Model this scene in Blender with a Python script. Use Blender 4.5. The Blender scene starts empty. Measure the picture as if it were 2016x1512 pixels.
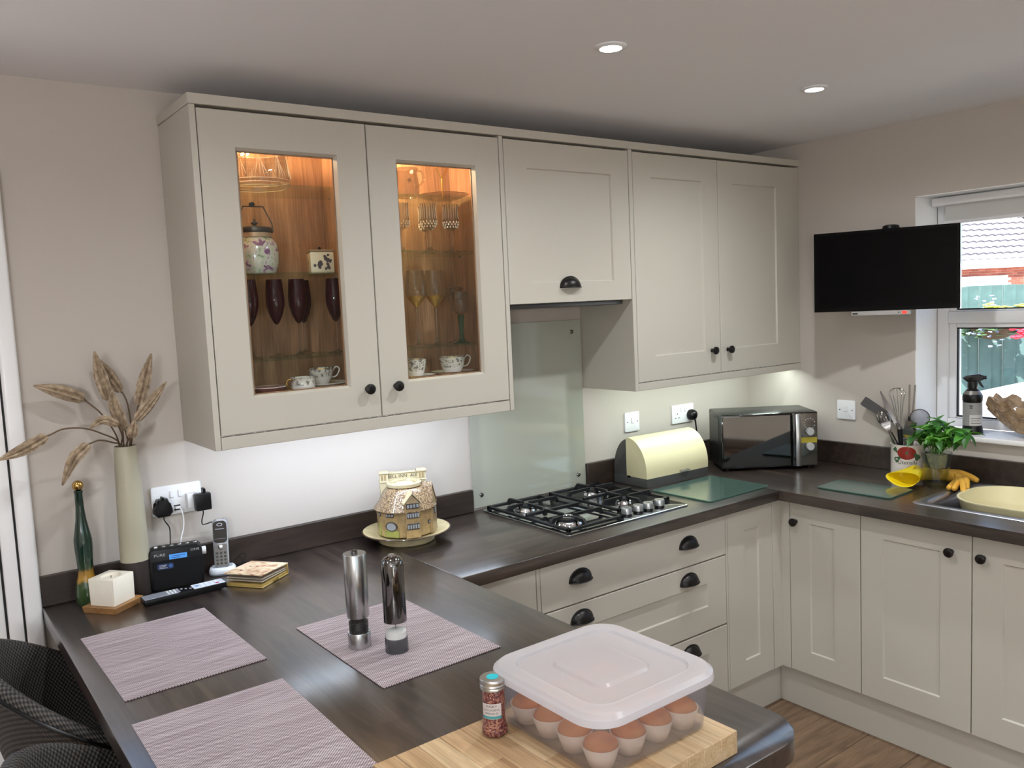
import bpy, bmesh, math, random
from math import radians as R, pi, sin, cos
from mathutils import Vector as V, Matrix as M
random.seed(7)
S = bpy.context.scene
COL = S.collection

# ------------------------------------------------------------------ camera, world, lights, exposure
cam = bpy.data.cameras.new('camera')
cam_o = bpy.data.objects.new('camera', cam)
COL.objects.link(cam_o)
S.camera = cam_o
cam.sensor_fit = 'HORIZONTAL'
cam.sensor_width = 36.0
cam.lens = 36.0 * 1640.6 / 2016.0
cam.clip_start = 0.02
cam.clip_end = 300
YAW, PITCH, ROLL = 0.63747428, -0.09411358, -0.04544439
_f = V((sin(YAW) * cos(PITCH), cos(YAW) * cos(PITCH), sin(PITCH)))
_r = _f.cross(V((0, 0, 1))).normalized()
_u = _r.cross(_f)
_r2 = cos(ROLL) * _r + sin(ROLL) * _u
_u2 = -sin(ROLL) * _r + cos(ROLL) * _u
cam_o.matrix_world = M(((_r2.x, _u2.x, -_f.x, -3.38201954), (_r2.y, _u2.y, -_f.y, -2.60814768), (_r2.z, _u2.z, -_f.z, 1.68280266), (0, 0, 0, 1)))

S.view_settings.view_transform = 'Standard'
S.view_settings.look = 'None'
S.view_settings.gamma = 1.0
S.view_settings.use_curve_mapping = False
S.view_settings.exposure = 0.2
S.cycles.use_denoising = True
S.cycles.max_bounces = 10
S.cycles.diffuse_bounces = 5
S.cycles.glossy_bounces = 5
S.cycles.transmission_bounces = 8
S.cycles.transparent_max_bounces = 24
S.cycles.caustics_reflective = False
S.cycles.caustics_refractive = False
S.cycles.sample_clamp_indirect = 4.0
S.cycles.blur_glossy = 0.5

W = bpy.data.worlds.new('sky')
S.world = W
W.use_nodes = True
_n = W.node_tree.nodes
_n.clear()
_o = _n.new('ShaderNodeOutputWorld')
_b = _n.new('ShaderNodeBackground')
_s = _n.new('ShaderNodeTexSky')
_s.sky_type = 'NISHITA'
_s.sun_disc = False
_s.sun_elevation = R(52)
_s.sun_rotation = R(-85)
_s.air_density = 1.0
_s.dust_density = 2.0
_b.inputs['Strength'].default_value = 0.5
W.node_tree.links.new(_s.outputs[0], _b.inputs[0])
W.node_tree.links.new(_b.outputs[0], _o.inputs[0])


def lamp(name, kind, loc, energy, color=(1, 1, 1), aim=None, **kw):
    d = bpy.data.lights.new(name, kind)
    d.energy = energy
    d.color = color
    for k, v in kw.items():
        setattr(d, k, v)
    o = bpy.data.objects.new(name, d)
    COL.objects.link(o)
    o.location = loc
    if aim is not None:
        o.rotation_euler = (V(aim) - V(loc)).to_track_quat('-Z', 'Y').to_euler()
    return o


lamp('sun', 'SUN', (-8, 6, 12), 15.0, (1.0, 0.96, 0.9), aim=(-8 + 0.60, 6 + 0.26, 12 - 0.75), angle=R(0.6))
SPOT_W = 22.0
SPOT_COL = (0.92, 0.975, 1.0)
SPOTS = [(-1.79, -0.963, 1.2), (-0.868, -0.96, 1.55), (-2.71, -0.965, 0.75), (-3.75, -0.97, 0.55),
         (-0.868, -2.25, 0.95), (-1.79, -2.25, 0.9), (-2.71, -2.25, 0.6), (-3.75, -2.25, 0.6),
         (-1.79, -3.6, 0.9), (-3.2, -3.6, 0.8), (-4.6, -2.9, 0.8), (-4.6, -1.3, 0.6)]
for sx, sy, sk in SPOTS:
    lamp('downlight_lamp', 'SPOT', (sx, sy, 2.335), SPOT_W * sk, SPOT_COL, aim=(sx, sy, 0), spot_size=R(165), spot_blend=1.0, shadow_soft_size=0.022)
# light strips under the two runs of wall cabinets
lamp('strip_lamp', 'AREA', (-2.19, -0.245, 1.344), 4.2, (0.72, 0.84, 1.0), aim=(-2.19, -0.13, 0.9), shape='RECTANGLE', size=0.92, size_y=0.012)
lamp('strip_lamp', 'AREA', (-0.54, -0.245, 1.344), 2.9, (0.86, 1.0, 0.93), aim=(-0.54, -0.13, 0.9), shape='RECTANGLE', size=0.98, size_y=0.012)
# little warm lamps in the tops of the two glass-fronted cabinets
lamp('cabinet_lamp', 'POINT', (-2.52, -0.15, 2.195), 13.0, (1.0, 0.68, 0.38), shadow_soft_size=0.03)
lamp('cabinet_lamp', 'POINT', (-2.04, -0.15, 2.195), 12.0, (1.0, 0.70, 0.42), shadow_soft_size=0.03)
# bulbs of the dining-area chandelier behind the viewpoint
for a in range(5):
    lamp('chandelier_lamp', 'POINT', (-4.55 + 0.2 * cos(a * 1.2566), -3.75 + 0.2 * sin(a * 1.2566), 1.74), 20.0, (0.91, 0.96, 1.0), shadow_soft_size=0.05)
# daylight portals at the openings
for loc, aim, sx, sy in (((0.20, -1.5, 1.55), (-1, -1.5, 1.55), 1.3, 1.0), ((-3.62, 0.10, 1.05), (-3.62, -1, 1.05), 0.95, 2.1), ((-3.2, -5.55, 1.1), (-3.2, -4, 1.1), 2.4, 2.1)):
    p_ = lamp('daylight_portal', 'AREA', loc, 1.0, aim=aim, shape='RECTANGLE', size=sx, size_y=sy)
    p_.data.cycles.is_portal = True

# ------------------------------------------------------------------ helpers


def lin(c):
    c = c / 255.0
    return c / 12.92 if c <= 0.04045 else ((c + 0.055) / 1.055) ** 2.4


def rgb(r, g, b):
    return (lin(r), lin(g), lin(b), 1.0)


class NT:
    """tiny node-tree writer"""

    def __init__(self, name):
        self.m = bpy.data.materials.new(name)
        self.m.use_nodes = True
        self.t = self.m.node_tree
        self.t.nodes.clear()
        self.out = self.t.nodes.new('ShaderNodeOutputMaterial')

    def n(self, kind, **kw):
        nd = self.t.nodes.new(kind)
        for k, v in kw.items():
            if k in ('operation', 'blend_type', 'data_type', 'wave_type', 'bands_direction', 'feature', 'coloring', 'noise_dimensions', 'offset', 'offset_frequency', 'squash', 'distance', 'invert', 'voronoi_dimensions', 'wave_profile', 'is_active_output'):
                try:
                    setattr(nd, k, v)
                    continue
                except Exception:
                    pass
            self.set(nd, k, v)
        return nd

    def set(self, nd, k, v):
        s = nd.inputs[k]
        if isinstance(v, bpy.types.NodeSocket):
            self.t.links.new(v, s)
        else:
            s.default_value = v

    def ramp(self, fac, stops):
        nd = self.t.nodes.new('ShaderNodeValToRGB')
        e = nd.color_ramp.elements
        while len(e) < len(stops):
            e.new(0.5)
        for i, (p, c) in enumerate(stops):
            e[i].position = p
            e[i].color = c
        self.t.links.new(fac, nd.inputs[0])
        return nd.outputs[0]

    def mix(self, fac, a, b, mode='MIX'):
        nd = self.t.nodes.new('ShaderNodeMix')
        nd.data_type = 'RGBA'
        nd.blend_type = mode
        for i, v in ((0, fac), (6, a), (7, b)):
            if isinstance(v, bpy.types.NodeSocket):
                self.t.links.new(v, nd.inputs[i])
            else:
                nd.inputs[i].default_value = v
        return nd.outputs[2]

    def coords(self, scale=(1, 1, 1), rot=(0, 0, 0), kind='Object'):
        tc = self.t.nodes.new('ShaderNodeTexCoord')
        mp = self.t.nodes.new('ShaderNodeMapping')
        mp.inputs['Scale'].default_value = scale
        mp.inputs['Rotation'].default_value = rot
        self.t.links.new(tc.outputs[kind], mp.inputs[0])
        return mp.outputs[0]

    def pbsdf(self, **kw):
        nd = self.t.nodes.new('ShaderNodeBsdfPrincipled')
        for k, v in kw.items():
            self.set(nd, k, v)
        return nd

    def bump(self, h, strength=0.3, dist=0.01):
        nd = self.t.nodes.new('ShaderNodeBump')
        nd.inputs['Strength'].default_value = strength
        nd.inputs['Distance'].default_value = dist
        self.t.links.new(h, nd.inputs['Height'])
        return nd.outputs[0]

    def done(self, sh):
        self.t.links.new(sh if isinstance(sh, bpy.types.NodeSocket) else sh.outputs[0], self.out.inputs[0])
        return self.m


def plain(name, c, rough=0.5, metal=0.0, noise=0.0, nscale=30, bump=0.0, bscale=200, coat=0.0, **kw):
    t = NT(name)
    base = rgb(*c)
    co = t.coords()
    if noise:
        nz = t.n('ShaderNodeTexNoise', Vector=co, Scale=nscale, Detail=4.0)
        dark = tuple(x * (1 - noise) for x in base[:3]) + (1,)
        base = t.ramp(nz.outputs[0], [(0.3, dark), (0.7, base)])
    args = {'Base Color': base, 'Roughness': rough, 'Metallic': metal}
    if coat:
        args['Coat Weight'] = coat
        args['Coat Roughness'] = 0.08
    args.update(kw)
    p = t.pbsdf(**args)
    if bump:
        nz = t.n('ShaderNodeTexNoise', Vector=co, Scale=bscale, Detail=3.0)
        t.set(p, 'Normal', t.bump(nz.outputs[0], bump, 0.002))
    return t.done(p)


def emit(name, c, strength):
    t = NT(name)
    return t.done(t.n('ShaderNodeEmission', Color=rgb(*c), Strength=strength))


def thin_glass(name, tint=(250, 252, 250), edge=0.5, rough=0.02, body=0.0, bodyc=(255, 255, 255)):
    """clear thin-walled glass: see-through face on, brighter and more mirror-like at grazing angles"""
    t = NT(name)
    lw = t.n('ShaderNodeLayerWeight', Blend=0.5)
    pw = t.n('ShaderNodeMath', operation='POWER')
    t.t.links.new(lw.outputs['Facing'], pw.inputs[0])
    pw.inputs[1].default_value = 4.5 - 3.6 * edge
    f = t.n('ShaderNodeMath', operation='MULTIPLY_ADD')
    t.t.links.new(pw.outputs[0], f.inputs[0])
    f.inputs[1].default_value = 0.25 + 0.5 * edge
    f.inputs[2].default_value = 0.03
    tr = t.n('ShaderNodeBsdfTransparent', Color=rgb(*tint))
    gl = t.n('ShaderNodeBsdfGlossy', Color=(1, 1, 1, 1), Roughness=rough)
    sh = tr
    if body:
        df = t.n('ShaderNodeBsdfDiffuse', Color=rgb(*bodyc))
        tl = t.n('ShaderNodeBsdfTranslucent', Color=rgb(*bodyc))
        mx0 = t.n('ShaderNodeMixShader')
        mx0.inputs[0].default_value = 0.5
        t.t.links.new(df.outputs[0], mx0.inputs[1])
        t.t.links.new(tl.outputs[0], mx0.inputs[2])
        mx1 = t.n('ShaderNodeMixShader')
        mx1.inputs[0].default_value = body
        t.t.links.new(tr.outputs[0], mx1.inputs[1])
        t.t.links.new(mx0.outputs[0], mx1.inputs[2])
        sh = mx1
    mx = t.n('ShaderNodeMixShader')
    t.t.links.new(f.outputs[0], mx.inputs[0])
    t.t.links.new(sh.outputs[0], mx.inputs[1])
    t.t.links.new(gl.outputs[0], mx.inputs[2])
    return t.done(mx)


def cut_glass(name, tint=(250, 250, 248), share=0.52, ior=1.48, rough=0.02):
    """clear glassware: part true refraction, part straight see-through so that light still reaches what stands below"""
    t = NT(name)
    g = t.n('ShaderNodeBsdfGlass', Color=rgb(*tint), Roughness=rough, IOR=ior)
    tr = t.n('ShaderNodeBsdfTransparent', Color=rgb(*tint))
    mx = t.n('ShaderNodeMixShader')
    mx.inputs[0].default_value = share
    t.t.links.new(tr.outputs[0], mx.inputs[1])
    t.t.links.new(g.outputs[0], mx.inputs[2])
    return t.done(mx)


def frosted(name, c, body=0.6, tint=(245, 245, 248), rough=0.25):
    return thin_glass(name, tint, 0.25, rough, body, c)


class B:
    """collects shapes into one bmesh"""

    def __init__(self):
        self.bm = bmesh.new()

    def _faces(self, vs, fs, mat=None):
        m = mat
        bv = [self.bm.verts.new(m @ V(v) if m else v) for v in vs]
        out = []
        for f in fs:
            try:
                out.append(self.bm.faces.new([bv[i] for i in f]))
            except ValueError:
                pass
        return bv, out

    def box(self, x0, x1, y0, y1, z0, z1, bev=0.0, seg=2, m=None):
        vs = [(x, y, z) for z in (z0, z1) for y in (y0, y1) for x in (x0, x1)]
        fs = [(0, 2, 3, 1), (4, 5, 7, 6), (0, 1, 5, 4), (2, 6, 7, 3), (0, 4, 6, 2), (1, 3, 7, 5)]
        bv, ff = self._faces(vs, fs, m)
        if bev:
            es = list({e for f in ff for e in f.edges})
            bmesh.ops.bevel(self.bm, geom=es, offset=bev, segments=seg, profile=0.5, affect='EDGES')
        return self

    def prism(self, poly, z0, z1, bev=0.0, seg=2, m=None):
        n = len(poly)
        vs = [(x, y, z0) for x, y in poly] + [(x, y, z1) for x, y in poly]
        fs = [tuple(range(n - 1, -1, -1)), tuple(range(n, 2 * n))] + [(i, (i + 1) % n, n + (i + 1) % n, n + i) for i in range(n)]
        bv, ff = self._faces(vs, fs, m)
        if bev:
            es = list({e for f in ff[:2] for e in f.edges})
            bmesh.ops.bevel(self.bm, geom=es, offset=bev, segments=seg, profile=0.5, affect='EDGES')
        return self

    def rings(self, rings, close=True, cap0=True, cap1=True, m=None):
        """loft between vertex rings of equal length"""
        n = len(rings[0])
        allv = [[self.bm.verts.new(m @ V(p) if m else V(p)) for p in r] for r in rings]
        for a, b in zip(allv, allv[1:]):
            for i in range(n if close else n - 1):
                j = (i + 1) % n
                try:
                    self.bm.faces.new((a[i], a[j], b[j], b[i]))
                except ValueError:
                    pass
        if cap0 and n > 2:
            self.bm.faces.new(list(reversed(allv[0])))
        if cap1 and n > 2:
            self.bm.faces.new(allv[-1])
        return self

    def lathe(self, prof, seg=32, m=None, cap0=True, cap1=True, flute=None):
        rs = []
        for r, z in prof:
            r = max(r, 1e-4)
            ring = []
            for i in range(seg):
                a = 2 * pi * i / seg
                k = flute(i, z) if flute else 1.0
                ring.append((r * k * cos(a), r * k * sin(a), z))
            rs.append(ring)
        return self.rings(rs, True, cap0, cap1, m)

    def tube(self, pts, rad, seg=8, m=None, cap=True, ribs=0, ribdepth=0.0):
        pts = [V(p) for p in pts]
        n = len(pts)
        rr = rad if isinstance(rad, (list, tuple)) else [rad] * n
        up = None
        rs = []
        for i, p in enumerate(pts):
            t = (pts[min(i + 1, n - 1)] - pts[max(i - 1, 0)]).normalized()
            if up is None:
                up = V((0, 0, 1)) if abs(t.z) < 0.9 else V((1, 0, 0))
            s = t.cross(up).normalized()
            up = s.cross(t).normalized()
            ring = []
            for k in range(seg):
                a = 2 * pi * k / seg
                q = rr[i] * (1 - (ribdepth if (ribs and k % 2) else 0))
                ring.append(p + (s * cos(a) + up * sin(a)) * q)
            rs.append(ring)
        return self.rings(rs, True, cap, cap, m)

    def sphere(self, c, r, seg=20, rings=12, sc=(1, 1, 1), m=None):
        prof = []
        for i in range(rings + 1):
            a = -pi / 2 + pi * i / rings
            prof.append((cos(a) * r, sin(a) * r))
        mm = M.Translation(c) @ M.Diagonal((sc[0], sc[1], sc[2], 1))
        if m:
            mm = m @ mm
        return self.lathe(prof, seg, mm, False, False)

    def join(self, other):
        me = bpy.data.meshes.new('tmp')
        other.bm.to_mesh(me)
        self.bm.from_mesh(me)
        bpy.data.meshes.remove(me)
        return self


def spline(pts, n=8):
    """Catmull-Rom through points"""
    P = [V(p) for p in pts]
    if len(P) < 3:
        return [P[0].lerp(P[-1], i / n) for i in range(n + 1)]
    P = [2 * P[0] - P[1]] + P + [2 * P[-1] - P[-2]]
    out = []
    for i in range(1, len(P) - 2):
        a, b, c, d = P[i - 1:i + 3]
        for k in range(n):
            t = k / n
            out.append(0.5 * ((2 * b) + (c - a) * t + (2 * a - 5 * b + 4 * c - d) * t * t + (3 * b - a - 3 * c + d) * t ** 3))
    out.append(P[-2])
    return out


def rrect(w, d, r, n=6, cx=0, cy=0):
    out = []
    for sx, sy, a0 in ((1, 1, 0), (-1, 1, 90), (-1, -1, 180), (1, -1, 270)):
        for i in range(n + 1):
            a = R(a0 + 90 * i / n)
            out.append((cx + sx * (w / 2 - r) + r * cos(a), cy + sy * (d / 2 - r) + r * sin(a)))
    return out


def obj(name, b, mat, parent=None, sharp=40, smooth=True, loc=None, rot=None, kind=None, label=None):
    me = bpy.data.meshes.new(name)
    bm = b.bm
    bmesh.ops.recalc_face_normals(bm, faces=bm.faces)
    bm.to_mesh(me)
    bm.free()
    if smooth:
        me.polygons.foreach_set('use_smooth', [True] * len(me.polygons))
        me.set_sharp_from_angle(angle=R(sharp))
    if mat:
        for mm in (mat if isinstance(mat, (list, tuple)) else [mat]):
            me.materials.append(mm)
    o = bpy.data.objects.new(name, me)
    COL.objects.link(o)
    if parent:
        o.parent = parent
    if loc:
        o.location = loc
    if rot:
        o.rotation_euler = rot
    if kind:
        o['kind'] = kind
    if label:
        o['label'] = label
    return o


def thing(name, label, cat, loc=(0, 0, 0), rz=0.0, group=None):
    o = bpy.data.objects.new(name, None)
    o.empty_display_size = 0.05
    COL.objects.link(o)
    o.location = loc
    o.rotation_euler = (0, 0, rz)
    return tag(o, label, cat, group)


def tag(o, label, cat, group=None):
    o['label'] = label
    o['category'] = cat
    if group:
        o['group'] = group
    return o


def struct(name, b, mat, **kw):
    return obj(name, b, mat, kind='structure', **kw)


def sempty(name, loc=(0, 0, 0)):
    o = bpy.data.objects.new(name, None)
    COL.objects.link(o)
    o.location = loc
    o['kind'] = 'structure'
    return o


def copy_tree(root, loc=None, rz=None, label=None, group=None):
    r = root.copy()
    COL.objects.link(r)
    if loc is not None:
        r.location = loc
    if rz is not None:
        r.rotation_euler = (0, 0, rz)
    if label:
        r['label'] = label
    if group:
        r['group'] = group
    for ch in list(root.children):
        c = ch.copy()
        COL.objects.link(c)
        c.parent = r
        for g in ch.children:
            d = g.copy()
            COL.objects.link(d)
            d.parent = c
    return r


def text(name, body, size, mat, parent, loc, rot, extrude=0.0004, align='CENTER', sx=1.0):
    cu = bpy.data.curves.new(name, 'FONT')
    cu.body = body
    cu.size = size
    cu.extrude = extrude
    cu.align_x = align
    cu.align_y = 'CENTER'
    cu.resolution_u = 3
    t = bpy.data.objects.new(name, cu)
    COL.objects.link(t)
    dg = bpy.context.evaluated_depsgraph_get()
    me = bpy.data.meshes.new_from_object(t.evaluated_get(dg))
    bpy.data.objects.remove(t)
    me.materials.clear()
    me.materials.append(mat)
    o = bpy.data.objects.new(name, me)
    COL.objects.link(o)
    o.parent = parent
    o.location = loc
    o.rotation_euler = rot
    o.scale = (sx, 1, 1)
    return o

# ------------------------------------------------------------------ materials
def wood(name, c1, c2, c3, scale=(1, 1, 1), rot=(0, 0, 0), rough=0.4, stave=None, coat=0.0, grain=1.0, bump=0.08):
    """grain runs along local X of the mapped coordinates; stave=(length,width) adds glued strips"""
    t = NT(name)
    co = t.coords(scale, rot)
    st = t.n('ShaderNodeMapping', Vector=co)
    st.inputs['Scale'].default_value = (1.0, 9.0, 9.0)
    nz = t.n('ShaderNodeTexNoise', Vector=st.outputs[0], Scale=3.0 * grain, Detail=7.0, Roughness=0.62, Distortion=0.9)
    st2 = t.n('ShaderNodeMapping', Vector=co)
    st2.inputs['Scale'].default_value = (1.5, 60.0, 60.0)
    nz2 = t.n('ShaderNodeTexNoise', Vector=st2.outputs[0], Scale=4.0 * grain, Detail=4.0)
    base = t.ramp(nz.outputs[0], [(0.30, rgb(*c1)), (0.5, rgb(*c2)), (0.72, rgb(*c3))])
    base = t.mix(0.35, base, t.ramp(nz2.outputs[0], [(0.35, (0.35, 0.35, 0.35, 1)), (0.6, (1, 1, 1, 1))]), 'MULTIPLY')
    if stave:
        bk = t.n('ShaderNodeTexBrick', Vector=co)
        bk.offset = 0.43
        bk.inputs['Scale'].default_value = 1.0
        bk.inputs['Brick Width'].default_value = stave[0]
        bk.inputs['Row Height'].default_value = stave[1]
        bk.inputs['Mortar Size'].default_value = 0.0006
        bk.inputs['Mortar Smooth'].default_value = 0.3
        bk.inputs['Bias'].default_value = 0.0
        bk.inputs['Color1'].default_value = (0.62, 0.60, 0.60, 1)
        bk.inputs['Color2'].default_value = (1.25, 1.2, 1.16, 1)
        bk.inputs['Mortar'].default_value = (0.45, 0.43, 0.42, 1)
        base = t.mix(0.8, base, bk.outputs[0], 'MULTIPLY')
    p = t.pbsdf(**{'Base Color': base, 'Roughness': rough})
    if coat:
        t.set(p, 'Coat Weight', coat)
        t.set(p, 'Coat Roughness', 0.2)
    t.set(p, 'Normal', t.bump(nz2.outputs[0], bump, 0.001))
    return t.done(p)


def weave(name, c1, c2, c3, sx, sy, rough=0.75, bump=0.8):
    """woven cords: two crossing sine bands shade and lift the threads"""
    t = NT(name)
    co = t.coords()
    sep = t.n('ShaderNodeSeparateXYZ', Vector=co)

    def wave(sock, k, ph=0.0):
        a = t.n('ShaderNodeMath', operation='MULTIPLY_ADD')
        t.t.links.new(sock, a.inputs[0])
        a.inputs[1].default_value = k
        a.inputs[2].default_value = ph
        s = t.n('ShaderNodeMath', operation='SINE')
        t.t.links.new(a.outputs[0], s.inputs[0])
        return s.outputs[0]
    wx = wave(sep.outputs[0], 2 * pi / sx)
    wy = wave(sep.outputs[1], 2 * pi / sy)
    mul = t.n('ShaderNodeMath', operation='MULTIPLY')
    t.t.links.new(wx, mul.inputs[0])
    t.t.links.new(wy, mul.inputs[1])
    sc = t.n('ShaderNodeMath', operation='MULTIPLY_ADD')
    t.t.links.new(mul.outputs[0], sc.inputs[0])
    sc.inputs[1].default_value = 0.5
    sc.inputs[2].default_value = 0.5
    st = t.n('ShaderNodeMapping', Vector=co)
    st.inputs['Scale'].default_value = (6.0, 160.0, 1.0)
    nz = t.n('ShaderNodeTexNoise', Vector=st.outputs[0], Scale=1.0, Detail=3.0)
    base = t.ramp(nz.outputs[0], [(0.35, rgb(*c1)), (0.62, rgb(*c2))])
    base = t.mix(t.ramp(sc.outputs[0], [(0.25, (1, 1, 1, 1)), (0.6, (0, 0, 0, 1))]), base, rgb(*c3))
    p = t.pbsdf(**{'Base Color': base, 'Roughness': rough})
    t.set(p, 'Normal', t.bump(sc.outputs[0], bump, 0.0015))
    return t.done(p)


m_wall = plain('wall_paint', (194, 185, 176), 0.85, bump=0.03, bscale=500)
m_ceil = plain('ceiling_paint', (236, 234, 238), 0.9, bump=0.03, bscale=400)
m_cream = plain('cabinet_paint', (192, 186, 174), 0.42, bump=0.02, bscale=350)
m_white = plain('white_plastic', (236, 236, 238), 0.3)
m_upvc = plain('white_upvc', (238, 236, 236), 0.28)
m_oakin = wood('cabinet_oak_lining', (134, 98, 68), (166, 124, 90), (190, 148, 112), rot=(0, R(90), 0), rough=0.5)
m_top_y = wood('walnut_worktop_long', (40, 33, 30), (62, 52, 47), (82, 70, 63), rot=(0, 0, R(90)), rough=0.32, stave=(0.62, 0.082), coat=0.75)
m_top_x = wood('walnut_worktop_cross', (36, 30, 27), (57, 48, 43), (77, 66, 59), rough=0.32, stave=(0.62, 0.082), coat=0.75)
m_upst = wood('walnut_upstand', (36, 28, 24), (52, 41, 35), (68, 54, 47), rough=0.4, coat=0.1)
m_floorw = wood('oak_floor', (92, 70, 52), (128, 102, 79), (152, 124, 98), rough=0.45, coat=0.1)
m_board = [wood('chopping_board_wood_%s' % n, *cs, rot=(0, 0, R(90)), rough=0.55) for n, cs in (
    ('pale', ((172, 142, 104), (196, 166, 126), (210, 182, 146))), ('mid', ((154, 120, 82), (182, 148, 108), (198, 168, 128))),
    ('brown', ((134, 100, 68), (164, 128, 90), (186, 152, 112))))]
m_iron = plain('black_iron', (26, 26, 28), 0.42, 0.3, bump=0.05)
m_bronze = plain('dark_bronze_handle', (46, 43, 42), 0.34, 0.75)
m_black = plain('black_plastic', (9, 9, 10), 0.34, **{'Specular IOR Level': 0.35})
m_blackg = plain('black_gloss', (7, 7, 9), 0.06, coat=0.6)
m_steel = plain('brushed_steel', (190, 190, 190), 0.26, 1.0)
m_chrome = plain('chrome', (215, 215, 218), 0.06, 1.0)
m_chromed = plain('dark_chrome', (120, 118, 116), 0.07, 1.0)
m_hobsteel = plain('hob_steel', (205, 208, 210), 0.14, 1.0)
m_sinksteel = plain('sink_steel', (205, 205, 212), 0.33, 1.0)
m_gap = plain('shadow_gap_gasket', (22, 20, 19), 0.7)
m_glass = thin_glass('clear_glass', (252, 253, 252), 0.35)
m_pane = thin_glass('window_pane', (250, 252, 252), 0.08)
m_shelfg = thin_glass('shelf_glass', (240, 249, 244), 0.2)
m_crystal = cut_glass('cut_crystal')
m_redglass = thin_glass('ruby_glass', (70, 8, 22), 0.25, 0.04, 0.35, (96, 10, 34))
m_goldg = plain('amber_gold', (222, 178, 92), 0.14, 0.75)
m_greeng = cut_glass('green_stem_glass', (176, 220, 206), 0.6)
m_china = plain('white_china', (236, 228, 220), 0.22, coat=0.3)
m_gilt = plain('gilt', (190, 150, 76), 0.25, 1.0)
m_boardg = thin_glass('glass_worktop_saver', (176, 210, 200), 0.75, 0.14, 0.25, (150, 190, 180))
m_leddots = emit('led_dot', (235, 245, 255), 6.0)

# ------------------------------------------------------------------ the room
ZC = 2.35
XL_ROOM, YF_ROOM = -6.0, -5.5
WT = 0.26


def wall_with_holes(u0, u1, z0, z1, holes):
    """rectangles covering [u0,u1]x[z0,z1] minus holes (one row per hole span)"""
    out = []
    us = sorted({u0, u1} | {h[0] for h in holes} | {h[1] for h in holes})
    for a, b in zip(us, us[1:]):
        cur = z0
        for h in sorted([h for h in holes if h[0] < b - 1e-6 and h[1] > a + 1e-6], key=lambda h: h[2]):
            if h[2] > cur + 1e-6:
                out.append((a, b, cur, h[2]))
            cur = h[3]
        if cur < z1 - 1e-6:
            out.append((a, b, cur, z1))
    return out


DOOR = (-4.10, -3.125, 0.0, 2.09)
WIN = (-2.10, -0.8455, 1.07, 2.047)
ADDED_PATIO = (-4.4, -2.0, 0.0, 2.1)  # opening for the added garden doors that let in daylight
b = B()
for a, c, z0, z1 in wall_with_holes(XL_ROOM - WT, WT, 0, ZC, [DOOR]):
    b.box(a, c, 0, WT, z0, z1)
struct('wall_back', b, m_wall)
b = B()
for a, c, z0, z1 in wall_with_holes(YF_ROOM - WT, 0, 0, ZC, [WIN]):
    b.box(0, WT, a, c, z0, z1)
struct('wall_right', b, m_wall)
b = B()
for a, c, z0, z1 in wall_with_holes(XL_ROOM - WT, WT, 0, ZC, [ADDED_PATIO]):
    b.box(a, c, YF_ROOM - WT, YF_ROOM, z0, z1)
struct('wall_front', b, m_wall)
struct('wall_left', B().box(XL_ROOM - WT, XL_ROOM, YF_ROOM, 0, 0, ZC), m_wall)
struct('ceiling', B().box(XL_ROOM - WT, WT, YF_ROOM - WT, WT, ZC, ZC + 0.2), m_ceil)
fl = struct('floor', B().box(XL_ROOM - WT, WT, YF_ROOM - WT, WT, -0.14, -0.012), m_floorw)
plank_me = {}
for r_ in range(24):
    y1 = -0.002 - r_ * 0.19
    xo = -4.9 + (r_ * 0.47) % 1.28
    x = xo - 1.28
    while x < -0.46:
        x0, x1 = max(x, -5.0), min(x + 1.28, -0.46)
        if x1 - x0 > 0.01:
            ln = round(x1 - x0, 3)
            o = obj('plank', B().box(0, ln - 0.0016, -0.1888, 0, -0.011, 0, 0.0012, 1), m_floorw, fl, loc=(x0, y1, 0))
        x += 1.28

# skirting on the back wall left part is hidden by the door; one length by the left door
struct('baseboard_left', B().box(XL_ROOM, XL_ROOM + 0.015, YF_ROOM, 0, 0, 0.12, 0.004), m_upvc)

# window_1 : reveal lining, frame, sashes, panes, sill, blind
win = sempty('window_1', (0.17, 0, 0))
wy0, wy1, wz0, wz1 = WIN
b = B()
t_ = 0.004
b.box(-0.17, 0.0, wy1 - t_, wy1, wz0, wz1).box(-0.17, 0.0, wy0, wy0 + t_, wz0, wz1).box(-0.17, 0.0, wy0, wy1, wz1 - t_, wz1)
obj('reveal_lining', b, plain('reveal_paint', (240, 238, 236), 0.6), win)
b = B()
fy0, fy1, fz0, fz1 = wy0 + 0.004, wy1 - 0.004, wz0 + 0.021, wz1 - 0.008
fw = 0.045
ZT0, ZT1 = 1.524, 1.574
ym = -1.475
b.box(0, 0.07, fy1 - fw, fy1, fz0, fz1, 0.005).box(0, 0.07, fy0, fy0 + fw, fz0, fz1, 0.005)
b.box(0, 0.07, fy0 + fw, fy1 - fw, fz1 - fw, fz1, 0.005).box(0, 0.07, fy0 + fw, fy1 - fw, fz0, fz0 + 0.035, 0.005)
b.box(0, 0.07, fy0 + fw, fy1 - fw, ZT0, ZT1, 0.005).box(0.0, 0.07, ym - 0.035, ym + 0.035, fz0 + 0.035, fz1 - fw, 0.005)
obj('window_frame', b, m_upvc, win)
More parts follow.
